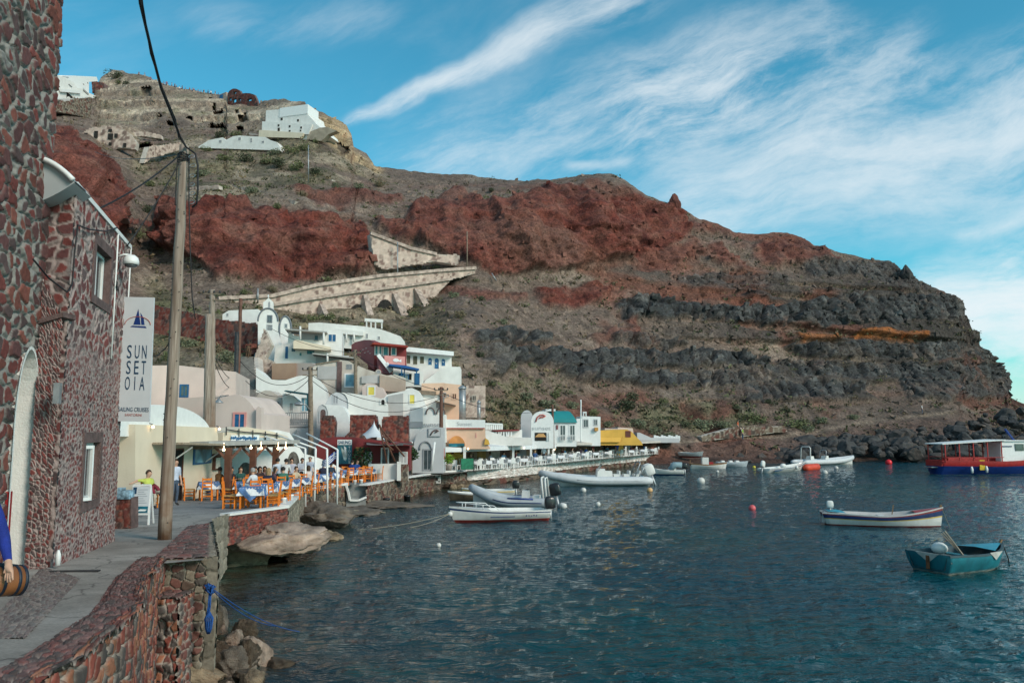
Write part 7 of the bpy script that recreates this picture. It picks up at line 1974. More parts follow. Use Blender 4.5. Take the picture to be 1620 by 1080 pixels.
for i,x in enumerate((258,263,266,271,276,279,284,288,293,299,304,307,313,318,322,329,333,340,345,220,228,237)):
 q,j=on_hill(x,float(np.interp(x,SX,SY))+ .5); d=q.y
 person('stand',q+Vector((0, .6,-.35)),R(37*i%360),cols[i%len(cols)],i%3,i%3,0,False,label='tiny sightseer standing on the skyline above the caves',scale=1.25,group=gr)
for x,y,d,top,lab in ((1173,690,118.5,'#d8d4cc','person in white walking the shore path beyond the far ramp'),(1164,684,123,'#c05a35','person in orange by the pale beach wall'),(1174.5,694,117.8,'#7fae3f','child in green on the shore path beside the person in white'),(1456,656,142,'#d0d0d4','lone walker in white on the shore path above the dark boulders')):
 q,j=on_hill(x,y+3); person('stand',q+Vector((0,-.4,-.1)),R(60),top,0,0,0,label=lab,scale=1.05)
pd=6.9
sh_=P(-6,792,pd); zb=zp(pd)
hand_=P(14,903,pd- .12)
t=thing('person','person in a bright blue sleeve at the left edge, hand resting on a brown bag','person',(sh_.x- .22,sh_.y,zb))
L0=Vector((sh_.x- .22,sh_.y,zb))
def lv(p): return tuple(Vector(p)-L0)
zs=sh_.z-zb
k=zs/1.39
J={a:(v[0]*k,-v[1]*k,v[2]*k) for a,v in POSE['stand'].items() if isinstance(v,tuple)}
J['shr']=(.19, .0,zs- .03); J['elr']=lv(P(6,850,pd+ .06)); J['wrr']=lv(P(13,889,pd- .06)); J['har']=lv(P(15,898,pd- .12)); J['look']=(0, .12,-.02); J['fore']=1
bm=bmesh.new(); rad=[]; bones=[]
def V2(c,r,root=None,reg=None):
 v=bm.verts.new(c); rad.append(r)
 if root is not None:bm.edges.new((root,v)); bones.append((Vector(root.co),Vector(c),reg))
 return v
pe=V2(J['pelvis'],(.16, .12)); sp=V2(J['spine'],(.15, .115),pe,1); ct=V2(J['chest'],(.165, .12),sp,1); nk=V2(J['neck'], .055,ct,1); hb=V2(J['jaw'], .075,nk,0); hd=V2(J['head'], .095,hb,0); V2(J['crown'], .07,hd,0); V2(Vector(J['head'])+Vector((0, .115,-.02)), .016,hd,0)
for s_ in 'lr':
 sh=V2(J['sh'+s_], .07,ct,1); el=V2(J['el'+s_], .055,sh,1); wr=V2(J['wr'+s_], .032,el,1); ha=V2(J['ha'+s_],(.036, .02),wr,0)
 d=(Vector(J['ha'+s_])-Vector(J['wr'+s_])); d=Vector((.12,-.1,-1)).normalized(); sd=Vector((1,-.35,0)).normalized(); fw_=Vector((.25,-.9,0)).normalized()
 for q,ln_ in ((-.030, .070),(-.010, .082),(.011, .078),(.031, .060)):
  b0=Vector(J['ha'+s_])+d* .035+sd*q; kn=V2(b0, .0105,ha,0); m1=V2(b0+d*ln_* .55+fw_* .016+sd*q* .3, .0092,kn,0); V2(b0+d*ln_+fw_* .008+sd*q* .4, .0075,m1,0)
 tb=V2(Vector(J['ha'+s_])-sd* .034+d* .005+fw_* .01, .012,ha,0); V2(Vector(J['ha'+s_])-sd* .055+d* .045+fw_* .02, .009,tb,0)
 hp=V2(J['hp'+s_], .1,pe,2); kn=V2(J['kn'+s_], .065,hp,2); an=V2(J['an'+s_], .045,kn,2); V2((J['to'+s_][0],-J['to'+s_][1]*-1,J['to'+s_][2]), .038,an,3)
me=skin_mesh(bm,rad,'person_body',2)
co=np.array([p.center for p in me.polygons]); best=np.full(len(co),9e9); reg=np.zeros(len(co),int)
for a,b,r in bones:
 a=np.array(a); b=np.array(b); ab=b-a; tt=np.clip(((co-a)@ab)/max(1e-9,ab@ab),0,1); dd_=np.linalg.norm(co-(a+tt[:,None]*ab),axis=1); kk=dd_<best; best[kk]=dd_[kk]; reg[kk]=r
for m_ in (SK[0],mat('cobalt blue knit',(.012, .028, .22), .85, .15,14, .4,90),TROU[1],SHOE):me.materials.append(m_)
me.polygons.foreach_set('material_index',reg.astype(np.int32))
o=bpy.data.objects.new('body',me); COL.objects.link(o); link_child(o,t)
mb=MB(); h=Vector(J['head']); mb.ball(h+Vector((0,-.015, .025)), .115,14,sq=(1,1,1.05)); mb.build('hair',HAIRS[1],t,local=True)
bg_=thing('barrel_bag','brown leather bag with dark blue bands hanging under the blue sleeved arm','bag',P(8,940,pd- .1))
a=P(-34,921,pd- .14); b=P(32,917,pd+ .16); ax_=(b-a)
def ring(t0,r_): return a+ax_*t0
mb=MB(); prof=[(0, .10),(.02, .125),(.5, .128),(.98, .125),(1.0, .10)]
mb.tube([a+ax_*q for q,r_ in prof],[r_ for q,r_ in prof],20); mb.build('body',mat('brown leather',(.23, .085, .03), .5, .15,10, .15,60),bg_)
for t0 in (.45, .80, .968):
 mb=MB(); mb.tube([a+ax_*(t0- .045),a+ax_*(t0+ .03)],[.1305, .1305],20); mb.build('band',mat('navy leather',(.012, .018, .032), .5, .15,10, .1),bg_)
mb=MB(); mb.tube([a+ax_* .1+Vector((0,-.03, .115)),a+ax_* .5+Vector((0,-.03, .14)),a+ax_* .95+Vector((0,-.03, .118))], .02,8); mb.build('zip_band',mat('navy leather',(.012, .018, .032)),bg_)
# boats
hullw_m=mat('white hull paint',(.66, .65, .62), .35, .06,3, .05,stain=(.5, .45, .37),stain_amt=.35,coat=.3)
antif_m=mat('red antifouling',(.26, .035, .028), .6, .2,3, .1)
navyp_m=mat('navy boat stripe',(.012, .03, .11), .4, .15,4,0)
yelp_m=mat('ochre boat stripe',(.55, .38, .10), .5, .1,4,0)
redp_m=mat('red boat paint',(.36, .022, .022), .45, .15,3, .05,stain=(.2, .03, .03),stain_amt=.4)
bluep_m=mat('blue boat paint',(.012, .045, .22), .45, .15,3, .05)
turb_m=mat('turquoise boat paint',(.02, .25, .34), .45, .15,3, .05,stain=(.10, .30, .36),stain_amt=.5)
deepteal_m=mat('teal boat paint',(.012, .16, .20), .5, .2,2.5, .1,25,stain=(.02, .09, .13),stain_amt=.6)
rib_m=mat('grey inflatable rubber',(.40, .42, .44), .5, .06,3, .05)
ribw_m=mat('pale inflatable rubber',(.56, .57, .58), .5, .05,3, .05)
black_m=mat('black engine cowl',(.014, .014, .016), .35, .2,4, .02,coat=.3)
wgrp_m=mat('white moulded plastic',(.66, .65, .62), .4, .04,4, .02)
wood2_m=mat('varnished wood',(.22, .12, .055), .5, .25,6, .15)
rope_m=mat('pale rope',(.36, .31, .23), .9, .2,20, .2)
def hull(L,B,h0,h1,h2,tr=.8,draft=.25,rake=.35,bands=(),n=30,m=12,floor=.12,full=2.2,inner=0,flare=.6,raket=0.0):
 """loft; bands = [(z fraction upper limit, material index)] from the keel up. Bow at +x"""
 mb=MB()
 def b_(s):
  if s< .42: return B/2*(tr+(1-tr)*math.sin(PI/2*s/ .42))
  return B/2*max(0.012,1-((s- .42)/ .58)**full)
 def h_(s): return h0+(h1-h0)*min(1,s/ .45) if s< .45 else h1+(h2-h1)*((s- .45)/ .55)**1.8
 zl=[b[0] for b in bands]
 ts=sorted(set([0, .08, .2, .35]+[round(z,3) for z in zl if z<1]+[k/7 for k in range(3,8)]))
 vs=[]; m=len(ts)
 for i in range(n+1):
  s=i/n
  for sg in (-1,1):
   for t in ts:
    dr=draft*(1-s**5* .9)
    t0=bands[0][0] if len(bands)>1 and bands[0][0]< .5 else .3; zw=(h1+draft)*t0-draft
    z=-dr+(zw+dr)*t/t0 if t<t0 else zw+(h_(s)-zw)*(t-t0)/(1-t0)
    y=b_(s)*(min(1,t*1.25)**flare if t< .8 else 1.0)
    x=-L/2+L*s+rake*(t**1.1)*s**4-raket*t*(1-s)**6
    vs.append((x,sg*y,z))
 fs=[]; mi=[]
 for i in range(n):
  for g_ in (0,1):
   for j in range(m-1):
    a=(i*2+g_)*m+j; b=((i+1)*2+g_)*m+j
    f=(a,b,b+1,a+1) if g_==0 else (a,a+1,b+1,b)
    tm=(ts[j]+ts[j+1])/2
    k=0
    for lim,idx in bands:
     if tm<=lim:k=idx; break
    fs.append(f); mi.append(k)
 for j in range(m-1):
  fs.append((j,j+1,m+j+1,m+j)); tm=(ts[j]+ts[j+1])/2
  k=0
  for lim,idx in bands:
   if tm<=lim:k=idx; break
  mi.append(k)
 o=len(mb.v)
 for f,k in zip(fs,mi):pass
 mb.v+=vs
 for f,k in zip(fs,mi):mb.f.append(list(f)); mb.mi.append(k); mb.sm.append(True)
 for i in range(n):
  for sg in (-1,1):
   q=[]
   for s in (i/n,(i+1)/n):
    x=-L/2+L*s+rake*s**4-raket*(1-s)**6; y=b_(s); z=h_(s)
    yi=max(.004,y- .07); drs=draft*(1-s**5* .9); tf=(floor+drs)/(z+drs); yf=min(yi* .92,y*min(1,tf*1.1)**flare* .9)- .03; q.append([Vector((x,sg*(y+ .015),z+ .012)),Vector((x,sg*yi,z+ .012)),Vector((x-(.1 if s> .9 else 0),sg*max(.003,yf),floor if s< .93 else h_(s)- .02)),Vector((x,0,floor if s< .93 else h_(s)- .02)),Vector((x,sg*(y+ .015),z- .05))])
   (a,b)=q
   mb.add([a[0],a[1],b[1],b[0]],[(0,1,2,3)],inner,False); mb.add([a[1],a[2],b[2],b[1]],[(0,1,2,3)],inner,True); mb.add([a[2],a[3],b[3],b[2]],[(0,1,2,3)],inner,False); mb.add([a[4],a[0],b[0],b[4]],[(0,1,2,3)],inner,False)
 x=-L/2-raket; y=b_(0); z=h_(0)
 mb.box((-L/2+ .03-raket* .5,0,(z+max(floor,z* .6))/2),(.07,2*y- .02,z-max(floor,z* .6)),mat=inner)
 return mb,b_,h_
def outboard(par,x,z,s=1.0,col=None,tilt=0.0,y=0.0):
 M=Matrix.Rotation(tilt,3,'Y')
 def q(a,b,c):v=M@Vector((a*s,b*s,c*s)); return (x+v.x,y+v.y,z+v.z)
 mb=MB(); prof=[(.14, .10),(.19, .14),(.205, .30),(.20, .50),(.165, .60),(.09, .64)]
 vs=[]; n=12
 for r_,zz in prof:
  for k in range(n):
   a=2*PI*k/n; sx=math.copysign(abs(math.cos(a))** .5,math.cos(a)); sy=math.copysign(abs(math.sin(a))** .5,math.sin(a))
   vs.append(q(sx*r_*1.25- .1,sy*r_* .66,zz))
 mb.add(vs,[(i*n+k,i*n+(k+1)%n,(i+1)*n+(k+1)%n,(i+1)*n+k) for i in range(len(prof)-1) for k in range(n)]+[tuple(range(n))[::-1],tuple((len(prof)-1)*n+k for k in range(n))],0,True)
 eng=mb.build('outboard_motor',col or black_m,par,local=True)
 mb=MB(); mb.tube([q(-.1,0, .14),q(-.12,0,-.3),q(-.12,0,-.62)],[.08*s, .06*s, .05*s],8); mb.bar(q(-.05,0, .1),q(.08,0,-.05), .12*s); mb.build('drive_leg',steel_m,eng,local=True)
 mb=MB()
 for k in range(3):
  a=2*PI*k/3; mb.bar(q(-.26,0,-.58),q(-.28, .12*math.cos(a),-.58+ .12*math.sin(a)), .02*s, .07*s)
 mb.build('propeller',iron_m,eng,local=True)
def boat(name,label,bow,stern,z=0.0,cat='boat',group=None):
 """root midway between the waterline points seen at bow and stern"""
 a,b=at(*bow,z),at(*stern,z); c=(a+b)/2
 rz=math.atan2(a.y-b.y,a.x-b.x)
 t=thing(name,label,cat,c,rz,group)
 return t,(a-b).length
def thwart(par,x,y,z,w=.25,m=None):
 mb=MB(); mb.box((x,0,z),(w,2*y, .04)); mb.build('bench',m or wgrp_m,par,local=True)
t,L=boat('motor_boat','small white open motor boat with red bottom and bow rail, nearest of the moored boats',(722,826),(864,821))
mb,b_,h_=hull(L,1.75, .52, .55, .78, .82, .25, .38,[(.47,1),(.86,0),(.93,2),(1.1,0)],inner=0)
mb.build('hull',[hullw_m,antif_m,navyp_m],t,local=True)
for x,w in ((-L* .25, .7),(.2, .72)):thwart(t,x,w, .36)
mb=MB(); mb.add([(L* .16,-.66, .58),(L* .5+ .28,0, .79),(L* .16, .66, .58),(L* .16,0, .66)],[(0,1,3),(1,2,3)]); mb.build('foredeck',hullw_m,t,local=True)
mb=MB(); pts=[(L* .10,s_* .78, .62) for s_ in (-1,)]; rl_=[(L* .08,-.8, .60),(L* .14,-.78, .82),(L* .33,-.55, .90),(L* .5,-.1, .98),(L* .5, .1, .98),(L* .33, .55, .90),(L* .14, .78, .82),(L* .08, .8, .6)]
mb.tube(rl_, .02,6)
for p_ in ((L* .25,-.66, .6, .87),(L* .25, .66, .6, .87),(L* .42,-.33, .68, .94),(L* .42, .33, .68, .94)):mb.tube([(p_[0],p_[1],p_[2]),(p_[0],p_[1],p_[3])], .018,6)
mb.build('bow_rail',trim_m,t,local=True)
mb=MB()
for s_ in (-1,1):
 mb.prism([(L* .18,s_* .86, .27),(-L* .08,s_* .93, .27),(-L* .08,s_* .93, .31),(L* .18,s_* .86, .31)],(0,s_* .02,0))
mb.build('navy_stripe',navyp_m,t,local=True)
mb=MB()
for s_ in (-1,1):
 for k in range(5):mb.prism([(-L* .20-k* .13,s_* .905, .27+ .02*(k%2)),(-L* .20-k* .13- .1,s_* .90, .28),(-L* .20-k* .13- .05,s_* .90, .37- .02*(k%3))],(0,s_* .02,0))
mb.build('name_lettering',navyp_m,t,local=True)
outboard(t,-L/2- .10, .42,1.15)
mb=MB(); mb.ball((L* .5+ .34, .1, .42), .13,10); mb.build('bow_fender',wgrp_m,t,local=True)
for k,(a,b) in enumerate((((712,812),(560,838)),((712,812),(640,835)))):
 cable([P(*a,38.6),at(*b, .0)], .012,'mooring_rope','thin mooring rope from the bow of the small white motor boat' if k else 'long slack mooring rope running from the small white motor boat to the rocks', .12,m=rope_m,cat='rope')
def rib(t,L,B,r,m,bowup=.45,console=True,n=40,rise=.28,strip=None):
 """inflatable: tube round a V hull"""
 pts=[]
 for k in range(n+1):
  u=k/n
  if u< .5:s=u/ .5; sg=-1
  else:s=(1-u)/ .5; sg=1
  x=-L/2+L*(1-(1-min(1,s))**1.0);
  y=(B/2-r)*(1 if s< .55 else max(0,1-((s- .55)/ .45)**2.2))
  pts.append(Vector((x- .0,sg*y,rise+bowup*max(0,(s- .45)/ .55)**1.8)))
 mb=MB(); rs=[r*(.6 if k in (0,n) else 1)*(1- .12*(1-abs(k/n- .5)*2> .8)) for k in range(n+1)]
 mb.tube(pts,rs,14); mb.build('tube',m,t,local=True)
 mb2,b_,h_=hull(L* .96,B-2*r+ .1,rise,rise,rise+bowup, .95, .32, .05,[(1.1,0)],floor=.12); mb2.build('hull',hullw_m,t,local=True)
 if strip is not None:
  for sg in (-1,1):
   mb=MB(); mb.tube([p+Vector((0,sg*r* .96, .0)) for p in pts[(2 if sg<0 else n//2+6):(n//2-5 if sg<0 else n-1)]], .035,6); mb.build('rubbing_strake',strip,t,local=True)
 return pts
def arch(t,x,w,z0,z1,r=.05,lean=.15,m=None):
 mb=MB(); mb.tube([(x,-w,z0),(x+lean,-w* .95,z1- .15),(x+lean*1.1,-w* .7,z1),(x+lean*1.1,w* .7,z1),(x+lean,w* .95,z1- .15),(x,w,z0)],r,8); mb.build('roll_bar',m or wgrp_m,t,local=True)
t,L=boat('inflatable_boat','grey inflatable boat with a blue stripe, white roll bar and black outboard',(748,801),(872,803),cat='boat')
rib(t,L*1.02,2.1, .27,rib_m, .75,strip=navyp_m,rise=.34)
mb=MB(); mb.box((-L* .18,0, .62),(.45, .7, .75),taper=.8); mb.build('console',wgrp_m,t,local=True)
mb=MB(); mb.lathe((-L* .21,0,1.02),[(.02,0),(.16, .02),(.16, .05),(.02, .06)],12); mb.build('steering_wheel',black_m,t,local=True)
mb=MB(); mb.box((-L* .32,0, .5),(.4, .8, .45)); mb.build('seat',wgrp_m,t,local=True)
arch(t,-L* .42, .62, .4,1.75, .06, .12); arch(t,-L* .46, .62, .4,1.72, .05, .10)
outboard(t,-L/2- .18, .55,1.35,None, .18)
mb=MB()
for sg in (-1,1):mb.tube([(L* .02,sg* .93, .58),(-L* .30,sg* .97, .56)], .055,6)
mb.build('blue_band',bluep_m,t,local=True)
mb=MB(); mb.tube([(-L/2- .55, .1, .25),(-L/2- .75, .12, .12),(-L/2- .8, .12, .0)],[.1, .2, .16],10); mb.build('white_fender',wgrp_m,t,local=True)
t,L=boat('motor_boat','white open boat with a black outboard half hidden behind the grey inflatable',(736,786),(812,785))
mb,b_,h_=hull(L,1.4, .48, .46, .62, .85, .2, .25,[(.8,0),(.9,1),(1.1,0)]); mb.build('hull',[hullw_m,yelp_m],t,local=True); thwart(t,0, .55, .34); outboard(t,-L/2- .08, .45,1.0)
t,L=boat('wooden_boat','weathered brown wooden boat with white gunwale behind the inflatable, leftmost of the boats',(713,791),(775,790))
mb,b_,h_=hull(L,1.3, .45, .45, .60, .8, .2, .2,[(.88,1),(1.1,0)],inner=0); mb.build('hull',[hullw_m,mat('weathered wood hull',(.13, .095, .06), .8, .3,3, .3,20)],t,local=True); thwart(t,-.1, .5, .32,m=wood2_m)
t,L=boat('inflatable_boat','long pale grey inflatable speedboat moored in front of the white sea wall',(862,768),(1022,767))
rib(t,L*1.06,2.9, .34,ribw_m, .55,rise=.42,strip=rib_m)
for x,w,h in ((-L* .05, .9,1.0),(-L* .12, .8, .8)):
 mb=MB(); mb.box((x,0, .5+h/2* .7),(.8,w,h),taper=.75); mb.build('console',wgrp_m,t,local=True)
mb=MB(); mb.prism([(-L* .02,-.4,1.2),(-L* .02, .4,1.2),(-L* .06, .34,1.75),(-L* .06,-.34,1.75)],(.03,0, .0)); mb.build('windscreen',glass_m,t,local=True)
for k in range(3):
 mb=MB(); mb.box((-L* .2-k* .85,0, .72),(.55, .9, .42),taper=.9); mb.box((-L* .2-k* .85- .24,0,1.02),(.12, .85, .35)); mb.build('seat',wgrp_m,t,local=True)
arch(t,-L* .36, .8, .6,1.9, .05,-.5,steel_m); arch(t,-L* .40, .8, .6,1.6, .05,-.5,steel_m)
outboard(t,-L/2- .25, .62,1.7,wgrp_m, .35, .35); outboard(t,-L/2- .25, .62,1.7,wgrp_m, .35,-.35)
t,L=boat('motor_boat','small white boat with a boxy console and orange fenders off the end of the deck',(1034,751),(1080,751))
mb,b_,h_=hull(L,1.5, .5, .5, .7, .85, .2, .25,[(.45,1),(1.1,0)]); mb.build('hull',[hullw_m,navyp_m],t,local=True)
mb=MB(); mb.box((-L* .18,0, .75),(.5, .6, .9),taper=.85); mb.build('console',wgrp_m,t,local=True); outboard(t,-L/2- .1, .5,1.1)
for sg in (-.3, .2, .5):
 mb=MB(); mb.ball((-L/2+ .1,-.75+ .0*sg, .25+ .1*sg), .17,10); mb.build('fender',mat('orange fender',(.7, .17, .05), .5, .1,4,0),t,local=True); break
mb=MB(); mb.tube([(-L* .05, .3, .5),(-L* .2, .3,1.05),(-L* .45, .3,1.0)], .3,10); mb.build('boat_cover',mat('blue grey tarp',(.20, .29, .33), .7, .1,3, .2),t,local=True)
t,L=boat('fishing_boat','cream and brown fishing boat with a tiny white wheelhouse beside the dark boulders',(1147,741),(1092,741))
mb,b_,h_=hull(L,1.6, .62, .5, .75, .5, .25, .25,[(.3,1),(.85,0),(1.1,1)],inner=1); mb.build('hull',[hullw_m,wood2_m],t,local=True)
mb=MB(); mb.box((-.3,0, .85),(.75, .7, .9)); mb.build('wheelhouse',wgrp_m,t,local=True); mb=MB(); mb.box((.35,0, .58),(.5, .7, .35)); mb.build('red_box',redp_m,t,local=True)
mb=MB(); mb.bar((-L* .5,0, .6),(-L* .5,0,1.0), .08); mb.build('stern_post',wood2_m,t,local=True)
t,L=boat('motor_boat','pale grey blue boat lying close behind the cream and brown fishing boat',(1180,738),(1134,738))
mb,b_,h_=hull(L,1.5, .6, .55, .7, .8, .2, .3,[(1.1,0)]); mb.build('hull',[mat('pale blue hull',(.42, .47, .50), .5, .08,3, .05)],t,local=True)
for x in (-L* .3,-.1,L* .2):
 mb=MB(); mb.box((x,0, .62),(.5, .9, .3),taper=.7); mb.build('seat',wgrp_m,t,local=True)
t,L=boat('motor_boat','white boat with blue trim, its bow against a big orange red fender',(1272,743),(1208,748))
mb,b_,h_=hull(L,1.7, .48, .52, .95, .82, .25, .45,[(.82,0),(.9,1),(1.1,0)]); mb.build('hull',[hullw_m,navyp_m],t,local=True); outboard(t,-L/2- .1, .48,1.25,wgrp_m, .3)
mb=MB(); mb.ball((-.3,0, .62), .32,12,sq=(1.4,1, .8)); mb.build('seat',wgrp_m,t,local=True); mb=MB(); mb.tube([(L* .12,-.86, .62),(L* .12,-.9, .2)], .14,10); mb.build('white_fender',wgrp_m,t,local=True)
mb=MB()
for s_ in (-1,1):mb.prism([(-L* .2,s_* .87, .3),(-L* .4,s_* .80, .3),(-L* .42,s_* .8, .16),(-L* .3,s_* .84, .2)],(0,s_* .03,0))
mb.build('blue_flash',navyp_m,t,local=True)
a=at(1274,744,0); b=at(1294,742,0)
mb=MB(); c=(a+b)/2+Vector((0,0, .28)); ax_=(b-a)
mb.tube([c-ax_* .5,c-ax_* .42,c+ax_* .42,c+ax_* .5],[.18, .42, .42, .2],14); tag(mb.build('mooring_buoy',mat('orange red buoy',(.62, .07, .03), .5, .12,3, .05),loc=c),'big orange red cylindrical buoy at the bow of the white boat','buoy')
t,L=boat('inflatable_boat','pale inflatable boat with two white frames near the dark boulders, bow to the right',(1350,733),(1262,736))
rib(t,L*1.0,2.5, .33,ribw_m, .45,rise=.4)
for x in (-L* .28,-L* .02):
 mb=MB(); mb.box((x,0, .8),(.75, .8, .7),taper=.8); mb.build('console',wgrp_m,t,local=True)
arch(t,-L* .36, .75, .5,2.35, .07, .1); arch(t,-L* .06, .5, .9,1.9, .05, .15,steel_m)
t,L=boat('excursion_boat','red and blue excursion boat with a white awning roof and white cabin, right edge',(1668,749),(1478,750))
mb,b_,h_=hull(L,3.6,1.45,1.35,1.9, .75, .5, .5,[(.28,3),(.55,2),(.72,1),(1.1,0)],inner=0,n=36,floor=.75); mb.build('hull',[redp_m,bluep_m,bluep_m,mat('pale hull bottom',(.42, .42, .38), .6, .15,2, .1)],t,local=True)
mb=MB(); mb.prism([(-L* .5+ .1,-1.5,3.05),(L* .02,-1.6,3.45),(L* .02,1.6,3.45),(-L* .5+ .1,1.5,3.05)],(0,0, .10)); mb.build('awning_roof',trim_m,t,local=True)
for k in range(5):
 for sg in (-1,1):
  x=-L* .47+k*L* .115; mb=MB(); mb.bar((x,sg*1.42,1.3),(x,sg*1.42,3.05+ .4*(k/4.3)), .09); mb.build('post',redp_m,t,local=True)
mb=MB()
for sg in (-1,1):mb.bar((-L* .47,sg*1.5,1.75),(L* .0,sg*1.55,1.75), .06)
mb.build('side_rail',redp_m,t,local=True)
mb=MB(); mb.box((L* .11,0,2.35),(L* .24,2.5,2.0),taper=.94); mb.build('cabin',trim_m,t,local=True)
mb=MB(); mb.box((L* .11,0,3.42),(L* .27,2.7, .10)); mb.build('cabin_roof',trim_m,t,local=True)
for sg in (-1,1):
 mb=MB(); mb.box((L* .15,sg*1.2,2.75),(.95, .12, .7)); mb.build('cabin_window',glass_m,t,local=True)
 mb=MB(); mb.box((L* .05,sg*1.21,2.85),(1.0, .10, .1)); mb.build('name_strip',navyp_m,t,local=True)
mb=MB(); mb.box((-L* .2,0,1.5),(L* .4, .9, .35)); mb.build('bench',redp_m,t,local=True)
for x,m_,z_ in ((-L* .28,trim_m, .55),(-L* .16,trim_m, .6)):
 mb=MB(); mb.tube([(x,-1.72,z_+ .3),(x,-1.78,z_),(x,-1.76,z_- .35)],[.08, .13, .1],8); mb.build('fender',m_,t,local=True)
mb=MB(); mb.box((-L* .19,-1.66,1.0),(.55, .1,1.0)); mb.build('yellow_cloth',mat('yellow cloth',(.55, .38, .03), .8, .15,4, .1),t,local=True)
for x in (L* .235,L* .28):
 mb=MB(); mb.tube([(x,-1.78,1.55),(x,-1.95,1.55)], .42,16); mb.build('tyre',black_m,t,local=True)
mb=MB(); mb.bar((L* .2, .4,3.45),(L* .14, .5,4.6), .28, .12); mb.build('blue_banner',bluep_m,t,local=True)
mb=MB(); mb.box((-L* .5- .35,0, .75),(.7,1.4, .08)); mb.build('swim_platform',steel_m,t,local=True)
t,L=boat('rowing_boat','slender white boat with navy, yellow and red trim lying alone in open water',(1484,833),(1313,829))
mb,b_,h_=hull(L*1.02,1.7, .60, .52, .92, .55, .3, .22,[(.44,2),(.70,0),(.745,3),(.90,1),(.97,2),(1.1,0)],inner=4,raket=.35,flare=.5)
mb.build('hull',[hullw_m,navyp_m,antif_m,yelp_m,mat('pale grey interior',(.46, .44, .43), .6, .08,3, .05)],t,local=True)
for x,w in ((-L* .22, .68),(0, .74),(L* .2, .6)):thwart(t,x,w, .42)
mb=MB(); mb.add([(L* .28,-.52, .66),(L* .56,0, .93),(L* .28, .52, .66),(L* .28,0, .70)],[(0,1,3),(1,2,3)]); mb.build('red_foredeck',redp_m,t,local=True)
mb=MB(); mb.add([(-L* .36,-.6, .60),(-L* .53,-.42, .66),(-L* .53, .42, .66),(-L* .36, .6, .60),(-L* .44,0, .72)],[(1,0,4),(2,1,4),(3,2,4),(0,3,4)]); mb.build('turquoise_cover',turb_m,t,local=True)
outboard(t,-L/2+ .12, .72, .62,wgrp_m,0, .1)
mb=MB(); mb.bar((L* .1, .3, .5),(L* .12, .35, .95), .04); mb.bar((L* .53,0, .9),(L* .54,0,1.02), .09); mb.build('thole_pin',wood2_m,t,local=True)
cable([P(1490,803,37.2),at(1503,834,-.05)], .012,'mooring_rope','short mooring rope hanging from the bow of the slender white boat', .05,m=rope_m,cat='rope')
tA,tB=at(1443,898,0),at(1503,911,0); tm_=(tA+tB)/2; bw_=at(1592,897,0)+Vector((.0, .55,0))
ax_=(bw_-tm_); L=ax_.length; t=thing('dinghy','weathered teal wooden dinghy with white patches and planks inside, nearest boat on the right','boat',(tm_+bw_)/2,math.atan2(ax_.y,ax_.x))
mb,b_,h_=hull(L,1.72, .60, .56, .70, .92, .16, .38,[(.24,1),(.30,3),(1.1,0)],inner=2,flare=.22,full=2.6,raket=.12)
mb.build('hull',[deepteal_m,mat('scuffed pale bottom',(.40, .37, .30), .8, .35,4, .3,15,stain=(.12, .09, .06),stain_amt=.8),mat('dark boat inside',(.05, .085, .10), .8, .2,3, .1),mat('scuffed teal',(.16, .22, .22), .8, .4,5, .2)],t,local=True)
mb=MB(); n0=Vector((-L/2- .135,0,0))
mb.prism([(-L/2- .14, .42, .615),(-L/2- .07, .0, .30),(-L/2- .14,-.42, .615)],(.03,0,0)); mb.build('transom_patch',mat('dirty white paint',(.46, .45, .42), .7, .15,5, .1,stain=(.3, .2, .1),stain_amt=.5),t,local=True)
mb=MB(); mb.box((-L/2- .13,-.02, .32),(.05, .10, .42)); mb.build('rusty_bracket',mat('rusty iron',(.16, .06, .025), .85, .4,9, .4),t,local=True)
mb=MB()
mb.prism([(L* .02,-.875, .605),(L* .12,-.85, .36),(L* .24,-.815, .61)],(0, .02,0)); mb.build('side_patch',mat('dirty white paint',(.46, .45, .42)),t,local=True)
mb=MB(); mb.add([(L* .18,-.70, .62),(L* .6,0, .71),(L* .18, .70, .62),(L* .18,0, .66)],[(0,1,3),(1,2,3)]); mb.build('foredeck',turb_m,t,local=True)
thwart(t,-.25, .72, .45, .28,deepteal_m)
mb=MB(); mb.ball((-.55, .45, .62), .26,12,sq=(1,1, .75)); mb.build('white_float',wgrp_m,t,local=True)
for k in range(3):
 mb=MB(); mb.bar((-.3+ .06*k,-.35+ .05*k, .3),(-.85+ .07*k,-.0+ .12*k,1.25- .06*k), .09, .03); mb.build('plank',mat('bleached plank',(.40, .34, .27), .85, .2,6, .2),t,local=True)
mb=MB(); mb.bar((L* .57,0, .66),(L* .61,0, .80), .06); mb.build('stem_post',wood2_m,t,local=True)
bb=t.location+Vector((math.cos(t.rotation_euler.z),math.sin(t.rotation_euler.z),0))*(L* .6)
cable([Vector((bb.x,bb.y, .8)),Vector((bb.x+ .15,bb.y- .1, .2)),Vector((bb.x+ .3,bb.y+ .1,-.1))], .018,'mooring_rope','dark mooring rope hanging from the bow of the teal dinghy',0,cat='rope',n=4)
t,L=boat('rowing_boat','small white boat with brown trim hauled out on the rocks below the ramp',(1110,722),(1076,721), .9)
mb,b_,h_=hull(L,1.5, .55, .5, .7, .7, .2, .3,[(.35,1),(1.1,0)]); mb.build('hull',[hullw_m,antif_m],t,local=True); thwart(t,0, .6, .4)
